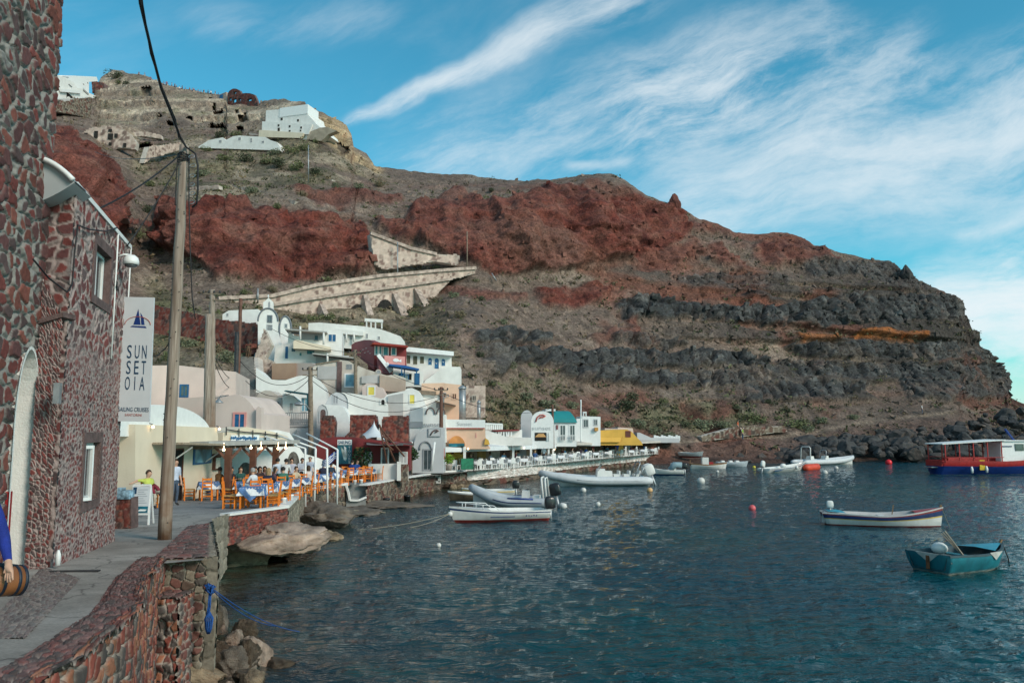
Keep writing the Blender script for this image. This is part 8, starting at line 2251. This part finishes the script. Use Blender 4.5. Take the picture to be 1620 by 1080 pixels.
BUOYS=[(1109,759,6.2,'pale','large off white round buoy in open water below the cream and brown boat'),(1190,802,5.6,'pink','pink red round buoy alone in the middle of the bay'),(1406,730,5,'red','bright red round buoy left of the excursion boat'),
   (1443,727,3,'pale','small white buoy between the red buoy and the excursion boat'),(946,796,4,'pale','white float in open water below the long pale inflatable'),(1323,739,3.2,'pale','small white buoy below the inflatable with two frames'),
   (1305,746,4.2,'pale','white buoy right of the orange red buoy'),(1193,738,2.5,'yellow','tiny yellow buoy left of the white boat with the orange fender'),(1135,745,2.4,'pale','tiny white buoy below the pale grey blue boat'),
   (1028,774,4.6,'orange','pale orange buoy at the stern of the long inflatable'),(923,774,4.4,'pale','white float under the long pale inflatable'),(694,861,4,'pale','white foam float near the rocks left of the small motor boat'),(1387,724,1.8,'pale','tiny white buoy close to the dark boulders')]
bc={'pale':mat('off white buoy',(.58, .56, .52), .5, .1,4, .05),'pink':mat('pink red buoy',(.62, .11, .12), .45, .08,4, .03),'red':mat('bright red buoy',(.70, .02, .03), .45, .08,4, .03),'yellow':mat('yellow buoy',(.6, .5, .05), .5),'orange':mat('pale orange buoy',(.6, .36, .16), .5)}
for x,y,r_,c_,lab in BUOYS:
 p=at(x,y+r_* .75,0); r=r_*p.y/FPX; c=Vector((p.x,p.y,r* .45)); t=thing('buoy',lab,'buoy',c)
 mb=MB(); mb.ball(c,r,16); mb.build('float',bc[c_],t)
 mb=MB(); mb.lathe(c+Vector((0,0,r* .95)),[(r* .2,0),(r* .2,r* .2),(r* .1,r* .3)],8); mb.build('eye',iron_m,t)
for x,y,lab in ((611,797,'black stub of a mooring post in the shallows, left one of two'),(644,792,'black stub of a mooring post in the shallows, right one of two')):
 p=at(x,y,0); mb=MB(); mb.lathe(p+Vector((0,0,-.3)),[(.2,0),(.2, .55),(.23, .56),(.23, .66),(.05, .68)],12); tag(mb.build('mooring_post',black_m,loc=p),lab,'post')
# rocks
def rock_mesh(seed,sq=(1,1, .8),rough=.34,facet=True,sub=3):
 bm=bmesh.new(); bmesh.ops.create_icosphere(bm,subdivisions=sub,radius=1)
 c=np.array([v.co for v in bm.verts])
 n= .8*np.abs(fbm(c[:,0]*2.3+seed,c[:,1]*2.3,c[:,2]*3.4,3,seed+40))*-1+ .3+fbm(c[:,0]*1.1+seed*7,c[:,1]*1.1,c[:,2]*1.1,3,seed); n2=fbm(c[:,0]*3.2,c[:,1]*3.2+seed,c[:,2]*3.2,3,seed+5)
 rr=np.random.default_rng(seed); q=c*(1+rough*n+ .12*n2)[:,None]
 for _ in range(7):
  d=rr.normal(size=3); d/=np.linalg.norm(d); h=rr.uniform(.62, .9); s=q@d; over=np.clip(s-h,0,None); q=q-d*(over* .85)[:,None]
 q=q+c*(.05*fbm(c[:,0]*7,c[:,1]*7,c[:,2]*7,3,seed+9)- .09*np.abs(fbm(c[:,0]*3,c[:,1]*3,c[:,2]*5,3,seed+3)))[:,None]
 for v,p in zip(bm.verts,q*np.array(sq)):v.co=p
 me=bpy.data.meshes.new('rock'); bm.to_mesh(me); bm.free()
 return me
def rmat(name,a,b,scale=2.0):
 return mat(name,a, .92, .35,scale, .9,scale*7,stain=b,stain_amt=.85)
lava_m=rmat('dark lava boulder',(.052, .050, .050),(.10, .095, .09),1.0)
lava2_m=rmat('brown lava boulder',(.075, .062, .056),(.12, .09, .07),1.0)
wet_m=rmat('wet brown rock',(.085, .060, .040),(.030, .024, .018),2.2)
tanr_m=rmat('tan rock',(.25, .185, .12),(.11, .08, .055),1.6)
paler_m=rmat('pale pinkish rock',(.34, .25, .195),(.13, .085, .06),1.8)
greyr_m=rmat('grey brown rock',(.15, .12, .095),(.07, .055, .045),2.0)
VAR=[]
for k in range(8):
 me=rock_mesh(200+k,(1,1, .75+ .1*(k%3))); me.materials.append(lava_m if k%3 else lava2_m)
 for p in me.polygons:p.use_smooth=False
 VAR.append(me)
rb_=random.Random(21)
nb=0
for _ in range(1800):
 if nb>=285:break
 x=rb_.uniform(1088,1640); yt=float(np.interp(x,[1080,1200,1250,1330,1420,1500,1560,1640],[716,708,698,692,682,672,655,646])); yb=float(np.interp(x,[1080,1150,1240,1330,1640],[733,731,727,720,721]))
 u=rb_.random(); y=yt+(yb-yt)*u
 if x<1230 and rb_.random()< .45:continue
 d=112+(1-u)*16+rb_.uniform(-1,1)
 zz=EYE_Z+ray(x,y)[1]*d
 if zz< .0:
  p=at(x,y, .05);
 else:p=P(x,y,d)
 s=rb_.uniform(.38, .95)*(1+ .5*(rb_.random()< .18))*(1.15 if x>1230 else .8)
 o=bpy.data.objects.new('lava_boulder',VAR[nb%8]); COL.objects.link(o); o.location=p; o.scale=(s*rb_.uniform(.8,1.3),s*rb_.uniform(.8,1.2),s*rb_.uniform(.7,1.15)); o.rotation_euler=(rb_.uniform(-.5, .5),rb_.uniform(-.5, .5),rb_.uniform(0,6.28))
 tag(o,'dark lava boulder in the pile along the right hand shore','boulder','dark lava boulders piled along the shore'); nb+=1
def rock(name,label,x,y,wpx,hpx,m,seed,z=0.0,sq=None,rz=0.0,depth=None,group=None):
 """rock whose middle of the foot is seen at x,y, wpx wide and hpx high in the photo"""
 p=at(x,y,z); k=p.y/FPX; w_=wpx*k/2; h_=hpx*k
 me=rock_mesh(seed,(1,1,1), .46,sub=5); me.materials.append(m)
 for q in me.polygons:q.use_smooth=True
 o=bpy.data.objects.new(name,me); COL.objects.link(o); o.location=p+Vector((0,(depth or w_)* .6,h_* .25)); o.scale=(w_*1.12,depth or w_,h_* .80); o.rotation_euler=(0,0,rz)
 return tag(o,label,'rock',group)
rock('shore_rock','smooth tan rock lump leaning against the concrete corner of the quay',372,898,84,74,tanr_m,1,-.1,depth=1.0)
rock('shore_rock','flaring pale foot of the tan rock beside the pier',366,900,100,20,tanr_m,2,-.1)
rock('shore_rock','overhanging pale pink rock shelf under the red terrace wall',432,868,104,36,paler_m,3, .55,depth=2.0)
rock('shore_rock','dark undercut base of the pale rock shelf',430,878,84,22,wet_m,4,-.2,depth=1.6)
rock('shore_rock','pale block of rock between the terrace wall and the tan lump',396,862,60,34,paler_m,14, .3,depth=1.6)
rock('shore_rock','flat brown rock slab in front of the white flagpole posts',508,838,84,28,greyr_m,5,-.1,depth=1.8)
rock('shore_rock','low wedge of brown rock right of the pale shelf',508,858,52,14,tanr_m,6,-.1)
rock('shore_rock','grey rock ledge at the foot of the posts',500,822,70,22,greyr_m,7, .0,depth=1.6)
rock('shore_rock','long flat wet ledge reaching toward the black mooring stubs',590,806,130,9,greyr_m,8,-.12,depth=2.4)
rock('shore_rock','brown ledge in the shallows below the landing steps',560,818,70,10,greyr_m,9,-.1,depth=1.5)
rock('shore_rock','rounded pale rock at the foot of the near pier',268,1052,62,44,paler_m,10, .05)
rock('shore_rock','dark broken rock in the middle of the near rock heap',332,1058,60,40,wet_m,11,-.1)
rock('shore_rock','brown rock at the right end of the near rock heap',368,1075,58,36,greyr_m,12,-.1)
rock('shore_rock','tan boulder at the bottom of the near rock heap',290,1086,80,34,tanr_m,13, .0)
rock('shore_rock','small reddish rock just awash in the near shallows',435,1062,54,16,wet_m,15,-.1)
rock('shore_rock','dark brown rock wedged under the pier face',312,1000,56,40,wet_m,16, .15)
rock('shore_rock','brown rock under the concrete pier corner',340,1002,36,44,greyr_m,17, .0)
rock('shore_rock','grey rock wedged between near wall and pier',282,1012,44,36,greyr_m,18, .2)
rock('shore_rock','submerged flat dark rock at the bottom edge of the water',560,1086,120,12,wet_m,19,-.15)
rq=random.Random(4)
for k in range(30):
 x=rq.uniform(238,400); y=rq.uniform(985,1085)+max(0,(x-330))* .35
 if y>1092:y=1088
 sz_=rq.uniform(14,42); rock('heap_rock','broken rock in the heap at the foot of the near wall and pier',x,y,sz_*1.2,sz_*rq.uniform(.6,1.0),(greyr_m,wet_m,tanr_m,paler_m,wet_m)[k%5],80+k,rq.uniform(-.1, .12),rz=rq.uniform(0,3),group='broken rocks heaped below the near wall')
for k in range(34):
 t_=rq.random(); i=0
 x=560+185*t_; yb=float(np.interp(x,[545,585,640,700,745],[800,795,784,773,771]))+rq.uniform(-3,2)
 rock('quay_rock','brown rock in the line along the foot of the dark quay wall',x,yb,rq.uniform(12,30),rq.uniform(5,11),(greyr_m,wet_m,tanr_m)[k%3],30+k,-.05,rz=rq.uniform(0,3),group='brown rocks at the foot of the quay wall')
# plants
rv=random.Random(33)
LEAF=[mat('olive scrub leaves',(.15, .165, .075), .9, .4,5, .1),mat('grey green scrub leaves',(.18, .195, .12), .9, .35,5, .1),mat('dark scrub leaves',(.07, .082, .045), .9, .4,5, .1),mat('dry scrub',(.21, .17, .105), .9, .35,5, .1)]
def shrub_variant(seed,n=520):
 r_=random.Random(seed); mb=MB(); lob=[(Vector((r_.uniform(-.55, .55),r_.uniform(-.4, .4),r_.uniform(.25, .6))),r_.uniform(.3, .55)) for _ in range(7)]
 for _ in range(n):
  c,rr=lob[r_.randrange(7)]
  while True:
   q=Vector((r_.uniform(-1,1),r_.uniform(-1,1),r_.uniform(-1,1)))
   if .3<q.length<1:break
  p=c+q*rr
  if p.z< .02:p.z=r_.uniform(.02, .15)
  s=r_.uniform(.05, .12); a=Vector((r_.gauss(0,1),r_.gauss(0,1),r_.gauss(.4, .8))).normalized(); b=a.cross(Vector((r_.gauss(0,1),r_.gauss(0,1),r_.gauss(0,1)))).normalized()
  mb.add([p-a*s,p+b*s* .5,p+a*s,p-b*s* .5],[(0,1,2,3)],None,False)
 st_=MB()
 for k in range(6):
  c,rr=lob[k]; st_.tube([(0,0,-.1),c* .5+Vector((0,0, .02)),c],[.035, .025, .012],5)
 return mb,st_
SV={}
for li,lm in enumerate(LEAF):
 for k in range(2):
  mb,st_=shrub_variant(70+li*5+k); t=thing('shrub','low rounded shrub on the slope','shrub',(0,0,-50),0,'shrubs on the slope')
  mb.build('foliage',lm,t,local=True); st_.build('stem',wood_m,t,local=True); SV[(li,k)]=t
usedS=set()
SH=[(830,628,17,1),(862,642,20,1),(880,622,13,0),(906,640,15,1),(932,655,17,0),(985,640,24,2),(1003,624,15,2),(1050,631,13,0),(1010,668,20,1),(1036,680,16,1),(1058,691,16,1),(850,602,11,1),(1112,668,24,1),(1142,673,16,1),(1182,660,20,0),(1202,664,16,0),(1256,670,22,0),(1276,678,15,1),(1240,652,11,2),(1350,662,11,1),(815,655,13,0),(790,642,15,2),(776,604,13,2),(760,560,12,2),(800,580,14,1),(840,576,10,1),(955,672,14,1),(975,690,12,1),(900,668,12,1),(1085,672,13,2),(1160,650,12,2),(1215,645,11,2),(1300,668,13,1),(1320,645,9,2),
  (350,532,22,0),(362,562,24,1),(332,548,22,3),(300,540,18,1),(270,560,16,0),(490,503,15,0),(470,500,13,3),(517,503,15,0),(546,507,13,1),(552,548,13,0),(566,556,11,3),(610,520,12,3),(650,530,14,0),(680,520,13,3),(700,545,12,1),(660,500,11,0),(730,500,14,3),(720,470,13,1),(760,470,12,2),(790,510,13,1),(750,440,10,0),(612,560,10,0),(425,592,8,1),(440,596,9,0),
  (330,238,12,0),(360,250,15,0),(390,250,18,2),(420,252,18,0),(445,255,18,2),(470,262,17,0),(500,270,16,2),(460,238,14,0),(480,232,16,0),(435,240,12,1),(350,215,14,2),(375,210,12,0),(500,225,10,0),(478,218,8,2),(400,300,14,1),(440,320,13,0),(350,290,14,0),(320,270,14,1),(240,290,14,0),(230,330,13,2),(225,370,14,0),(260,235,14,2),(180,118,14,2),(188,122,9,0),(200,128,8,2),(530,300,12,1),(560,310,12,1),(480,305,12,3),(600,290,11,3),(520,445,12,0),(480,455,14,0),(430,455,13,3),(390,460,13,0),(350,465,12,1),(640,412,11,2),(690,425,9,1),(780,300,8,2),(820,300,7,2)]
for x,y,r_,li in SH:
 q,j=on_hill(x,y+r_* .35); rad_=r_*q.y/FPX* .95
 o=SV[(li,rv.randrange(2))]; lab=('olive green shrub on the hillside','grey green cushion shaped shrub on the hillside','dark green shrub on the hillside','dry brownish shrub on the hillside')[li]
 grp=('olive shrubs on the hillside','grey green shrubs on the hillside','dark shrubs on the hillside','dry shrubs on the hillside')[li]
 sc_=(rad_*1.25,rad_*1.1,rad_*rv.uniform(.85,1.1))
 if o.name not in usedS:
  usedS.add(o.name); o.location=q+Vector((0, .1,-.2)); o.scale=sc_; o['label']=lab; o['group']=grp; o.rotation_euler=(0,0,rv.uniform(0,6))
 else:copy_tree(o,q+Vector((0, .1,-.2)),rv.uniform(0,6),lab,scale=sc_,group=grp)
for k_,o in SV.items():
 if o.name not in usedS:
  for c_ in KIDS[o.name]:bpy.data.objects.remove(c_)
  bpy.data.objects.remove(o)
wgt=np.clip(.30+ .5*lowg+ .7*green+ .75*upg- .9*red- .9*lava- .3*tan-1.0*path,0,1)*sstep(-.45, .35,HN1+ .6*HN2)
wgt[:,-2:]=0; wgt[cave>0]=0
area=DD**2; pr_=(wgt*area).ravel(); pr_/=pr_.sum()
rs_=np.random.default_rng(5)
ii=rs_.choice(len(pr_),6200,p=pr_,replace=True)
ctr=TV.reshape(-1,3)[ii]+rs_.normal(size=(len(ii),3))* .25
nl=11
rad_=(.22+ .65*rs_.random(len(ii))**2.2)
off_=rs_.normal(size=(len(ii),nl,3))* .5; off_[...,2]=np.abs(off_[...,2])* .75
cc=ctr[:,None]+off_*rad_[:,None,None]
a_=rs_.normal(size=cc.shape); a_/=np.linalg.norm(a_,axis=-1,keepdims=True); b_=np.cross(a_,rs_.normal(size=cc.shape)); b_/=np.linalg.norm(b_,axis=-1,keepdims=True)
sz=(rad_[:,None]*(.22+ .25*rs_.random((len(ii),nl))))[...,None]
Q=np.stack([cc-a_*sz,cc+b_*sz* .6,cc+a_*sz,cc-b_*sz* .6],2).reshape(-1,4,3)
pal=np.array([(.10, .105, .05),(.125, .125, .07),(.06, .065, .035),(.165, .125, .075),(.14, .11, .07)])
pc=pal[rs_.integers(0,5,len(ii))]*(.75+ .5*rs_.random((len(ii),1)))
g=GM(); g.quads(Q,np.repeat(pc,nl,0)); sc_o=g.build('scrub',vmat('scrub leaves', .95,3, .3,0,5),smooth=False)
tag(sc_o,'low dry scrub tufts covering the hillside soil','scrub',kind='stuff')
ii=rs_.choice(len(pr_),5200,p=(np.clip(.5+lava* .6+ .8*talus- .3*upg,0,2)*area/(np.clip(.5+lava* .6+ .8*talus- .3*upg,0,2)*area).sum()).ravel())
ctr=TV.reshape(-1,3)[ii]; rd= .12+ .5*rs_.random(len(ii))**3
u8=np.array([(-1,-1,-1),(1,-1,-1),(1,1,-1),(-1,1,-1),(-1,-1,1),(1,-1,1),(1,1,1),(-1,1,1)],float)* .7
vv=ctr[:,None]+(u8[None]*(1+ .5*rs_.normal(size=(len(ii),8,3))))*rd[:,None,None]
fq_=[(0,1,5,4),(1,2,6,5),(2,3,7,6),(3,0,4,7),(4,5,6,7)]
Q=np.stack([vv[:,f] for f in fq_],1).reshape(-1,4,3)
base=TC.reshape(-1,3)[ii]; pc=base*(.6+1.0*rs_.random((len(ii),1)))
g=GM(); g.quads(Q,np.repeat(pc,5,0)); so_=g.build('loose_stones',vmat('loose stone', .95,3, .3, .3,5),smooth=False)
tag(so_,'loose stones strewn over the hillside','stones',kind='stuff')
# poles and wires
def pole(name,label,x0,y0,x1,y1,d,r0,r1,m,z0=None,d1=None):
 a=P(x0,y0,d); b=P(x1,y1,d1 or d)
 t=thing(name,label,'pole',a); mb=MB()
 n=14; mb.tube([a.lerp(b,k/n)+Vector((.012*math.sin(3.1*k), .012*math.cos(2.3*k),0))*(r0/ .15) for k in range(n+1)],[r0+(r1-r0)*k/n for k in range(n+1)],14)
 mb.build('shaft',m,t); return t,a,b
pm_=bpy.data.materials.new('weathered pole'); pm_.use_nodes=True
N=pm_.node_tree.nodes; L_=pm_.node_tree.links; b=N['Principled BSDF']; SI(b,'Roughness', .85)
tc=N.new('ShaderNodeTexCoord'); mp=N.new('ShaderNodeMapping'); SI(mp,'Scale',(14,14, .6)); L_.new(tc.outputs['Object'],mp.inputs[0])
n1=N.new('ShaderNodeTexNoise'); SI(n1,'Scale',1.5); SI(n1,'Detail',7); L_.new(mp.outputs[0],n1.inputs['Vector'])
cr=N.new('ShaderNodeValToRGB'); cr.color_ramp.elements[0].position= .35; cr.color_ramp.elements[0].color=(.17, .125, .095,1); cr.color_ramp.elements[1].position= .65; cr.color_ramp.elements[1].color=(.35, .285, .235,1); L_.new(n1.outputs['Fac'],cr.inputs[0])
sx_=N.new('ShaderNodeSeparateXYZ'); L_.new(tc.outputs['Object'],sx_.inputs[0]); mr=N.new('ShaderNodeMapRange'); SI(mr,1,2.2); SI(mr,2, .2); SI(mr,3,0); SI(mr,4, .85); L_.new(sx_.outputs[2],mr.inputs[0])
mx=N.new('ShaderNodeMix'); mx.data_type='RGBA'; SI(mx,7,(.15, .062, .025,1)); L_.new(cr.outputs[0],mx.inputs[6])
n2=N.new('ShaderNodeTexNoise'); SI(n2,'Scale',3); SI(n2,'Detail',6); L_.new(tc.outputs['Object'],n2.inputs['Vector']); mu=N.new('ShaderNodeMath'); mu.operation='MULTIPLY'; mr2=N.new('ShaderNodeMapRange'); SI(mr2,1, .3); SI(mr2,2, .6); L_.new(n2.outputs['Fac'],mr2.inputs[0]); L_.new(mr2.outputs[0],mu.inputs[0]); L_.new(mr.outputs[0],mu.inputs[1])
L_.new(mu.outputs[0],mx.inputs[0]); L_.new(mx.outputs[2],b.inputs['Base Color'])
bp=N.new('ShaderNodeBump'); SI(bp,'Strength', .5); SI(bp,'Distance', .02); L_.new(n1.outputs['Fac'],bp.inputs['Height']); L_.new(bp.outputs[0],b.inputs['Normal'])
pbase=gp(260,853); pd_=pbase.y
tp,pa_,pb_=pole('utility_pole','tall weathered wooden utility pole standing on the path, cables at its top',260,853,291.5,230,pd_, .155, .105,pm_)
mb=MB(); rr=random.Random(3)
for k in range(34):
 t_=rr.uniform(.03, .95); c=pa_.lerp(pb_,t_); r_= .168+(.115- .168)*t_; a=rr.uniform(-2.6,-.5); mb.ball(c+Vector((math.cos(a)*r_,math.sin(a)*r_,0)), .014,6)
mb.build('nail_heads',iron_m,tp)
bpy.data.objects['nail_heads']['kind']='stuff'
mb=MB()
for k,(x,y) in enumerate(((303,248),(305,262),(304,278),(303,292),(304,306),(303,320))):
 c=P(x,y,pd_- .05); mb.tube([c+Vector((.07*math.cos(a), .03*math.sin(a), .05*math.sin(a*1.0))) for a in [2*PI*q/10 for q in range(11)]], .010,5)
mb.build('insulator_hooks',steel_m,tp); bpy.data.objects['insulator_hooks'].name='hook_rack'
for k in range(4):
 mb=MB(); c=pa_.lerp(pb_, .975- .006*k); mb.tube([c+Vector((.135*math.cos(a), .135*math.sin(a), .02*math.sin(3*a+k))) for a in [2*PI*q/14 for q in range(15)]], .016,6); mb.build('cable_wrap',wire_m,tp)
tw_=[P(216,-60,13.0),P(222,6,13.4),P(240,82,14.4),P(255,140,15.4),P(275,190,16.5),P(284,215,17.1),P(294,232,pd_- .1)]
cable(tw_, .028,'overhead_cable','thick twisted black cable rising from the pole top out of the frame',n=5)
tw2=[p+Vector((.03*math.sin(2.2*i), .03, .03*math.cos(1.7*i))) for i,p in enumerate(tw_)]
cable(tw2, .018,'overhead_cable','thinner cable twisted round the thick one above the pole',n=5)
PT=P(290,240,pd_)
cable([PT,hw(1.6,HZ1+ .02, .0)], .016,'overhead_cable','cable from the pole top down to the near end of the stone house roof', .12)
cable([PT-Vector((0,0, .1)),hw(4.3,HZ1- .1, .05)], .014,'overhead_cable','cable from the pole top down to the far corner of the stone house roof', .10)
cable([PT-Vector((0,0, .05)),P(150,240,40)], .012,'overhead_cable','thin nearly level cable running left from the pole top', .25)
cable([P(296,234,pd_- .1),P(309,243,pd_- .15),P(313,262,pd_- .15),P(313,300,pd_- .15),P(311,322,pd_- .1),P(304,328,pd_)], .022,'hanging_cable','black cable loop hanging down the right side of the pole top',n=4)
cable([P(299,250,pd_- .1),P(299,320,pd_- .1),P(301,400,pd_- .1),P(304,470,pd_- .05),P(309,505,pd_)], .014,'hanging_cable','thin cable dropping beside the pole down to the village',n=5)
cable([P(281,245,pd_- .12),P(279,280,pd_- .12),P(277,325,pd_- .12)], .012,'hanging_cable','short cable running down the left side of the pole top',n=5)
cable([P(268,540,pd_- .1),P(255,556,pd_),P(243,562,18)], .012,'sign_cable','short cable curving from the pole to the hanging sign', .05)
wp=wood_m
for nm,lab,x0,y0,x1,y1,d,r0,r1,m in (('wooden_pole','right one of the two pale wooden poles before the pink vault',335,690,336,458,43, .20, .14,pm_),('wooden_pole','shorter left one of the two pale wooden poles before the pink vault',327,700,330,497,42.5, .20, .16,pm_),
  ('wooden_pole','dark pole left of the stair lane',375,640,381,472,56, .15, .12,brown_m),('wooden_pole','dark pole beside the stair lane, shorter than its neighbour',372,660,375,525,55, .17, .14,iron_m),
  ('wooden_pole','wooden lamp pole in front of the iron balcony',492,745,491,580,55.5, .20, .15,wood_m),('wooden_pole','wooden pole in front of the pale blue shutter',563,640,562,553,68, .17, .13,wood_m),
  ('wooden_pole','brown pole between the grey building and the peach restaurant front',698,715,698,612,60.5, .17, .12,brown_m),('wooden_pole','brown pole beside the turquoise barrel roof',875,710,874,640,84, .15, .12,brown_m),('wooden_pole','thin pale pole right of the turquoise barrel roof',919,700,919,632,90, .09, .07,trim_m)):
 t,a,b=pole(nm,lab,x0,y0,x1,y1,d,r0,r1,m)
 if x0 in (335,492,698,563):
  mb=MB(); s_= .5 if x0!=335 else .45
  for k in range(2):mb.bar(b+Vector((-s_,-.1,-.25- .35*k)),b+Vector((s_,-.1,-.25- .35*k)), .07)
  mb.build('crossarm',wood_m,t)
  for k in range(4):
   mb=MB(); mb.lathe(b+Vector((-s_+s_* .66*k,-.1,-.22)),[(.05,0),(.06, .06),(.04, .14),(.01, .16)],8); mb.build('insulator',iron_m,t)
 if x0==492:
  mb=MB(); mb.tube([P(491,650,55.3),P(484,640,55),P(476,638,54.8)], .05,6); mb.build('lamp_arm',steel_m,t)
  mb=MB(); mb.ball(P(473,639,54.7), .26,12,sq=(1.3, .8, .5)); mb.build('lamp_head',steel_m,t)
W=[((336,555,43),(375,600,55), .5,'left wooden poles to the stair lane pole, upper'),((336,562,43),(375,612,55), .7,'left wooden poles to the stair lane pole, lower'),((379,570,56),(491,592,55.5),1.2,'stair lane pole to the lamp pole, upper'),((377,588,56),(491,598,55.5),1.5,'stair lane pole to the lamp pole, lower'),
  ((491,592,55.5),(698,625,60.5),1.2,'lamp pole to the brown restaurant pole, upper'),((491,600,55.5),(698,630,60.5),1.6,'lamp pole to the brown restaurant pole, lower'),((562,560,68),(698,618,60.5), .4,'shutter pole to the brown restaurant pole'),((430,520,82),(562,558,68), .5,'chapel to the shutter pole'),((698,620,60.5),(874,645,84),1.0,'brown restaurant pole to the turquoise roof pole')]
for a,b,s_,lab in W:cable([P(*a),P(*b)], .022,'village_cable','sagging cable from the '+lab,s_,18)
brope=mat('blue rope',(.012, .07, .26), .8, .25,25, .3)
kp=P(333,930,14.35)
t=thing('blue_rope','bright blue rope knotted on the pier corner, its bundle hanging above the water','rope',kp)
mb=MB(); rr=random.Random(6)
for k in range(7):mb.tube([kp+Vector((rr.uniform(-.09, .09),rr.uniform(-.08, .0),rr.uniform(-.09, .09))) for _ in range(5)], .018,6)
mb.build('knot',brope,t); bpy.data.objects['knot']['kind']='stuff'
for k in range(2):
 mb=MB(); mb.tube([kp+Vector((.02*k,-.03,0)),kp+Vector((-.01+ .03*k,-.04,-.3)),kp+Vector((-.03+ .02*k,-.05,-.48))], .014,6); mb.build('strand',brope,t)
b0=P(331,968,14.3)
for k in range(12):
 a=2*PI*k/12; mb=MB(); mb.tube([b0+Vector((.0,0, .02)),b0+Vector((.07*math.cos(a), .06*math.sin(a),-.1)),b0+Vector((.05*math.cos(a+ .4), .05*math.sin(a+ .4),-.27)),b0+Vector((.02*math.cos(a), .0,-.36))], .012,5); mb.build('bundle_loop',brope,t)
for k in range(2):
 e=at(440+40*k,990+10*k,-.05); pts=[kp.lerp(e,q/14)-Vector((0,0, .3*4*(q/14)*(1-q/14)* .5)) for q in range(15)]
 mb=MB(); mb.tube([p+Vector((0, .04*k,0)) for p in pts], .009,6); mb.build('line',brope,t)
for k in range(3):
 cable([P(483+17*k,803-k,41.9+ .3*k),at(530+40*k,818-4*k, .02)], .014,'mooring_rope',('yellowish rope from the first white post to the rocks','yellowish rope from the second white post to the rocks','yellowish rope from the third white post across the ledge')[k], .05,m=rope_m,cat='rope')
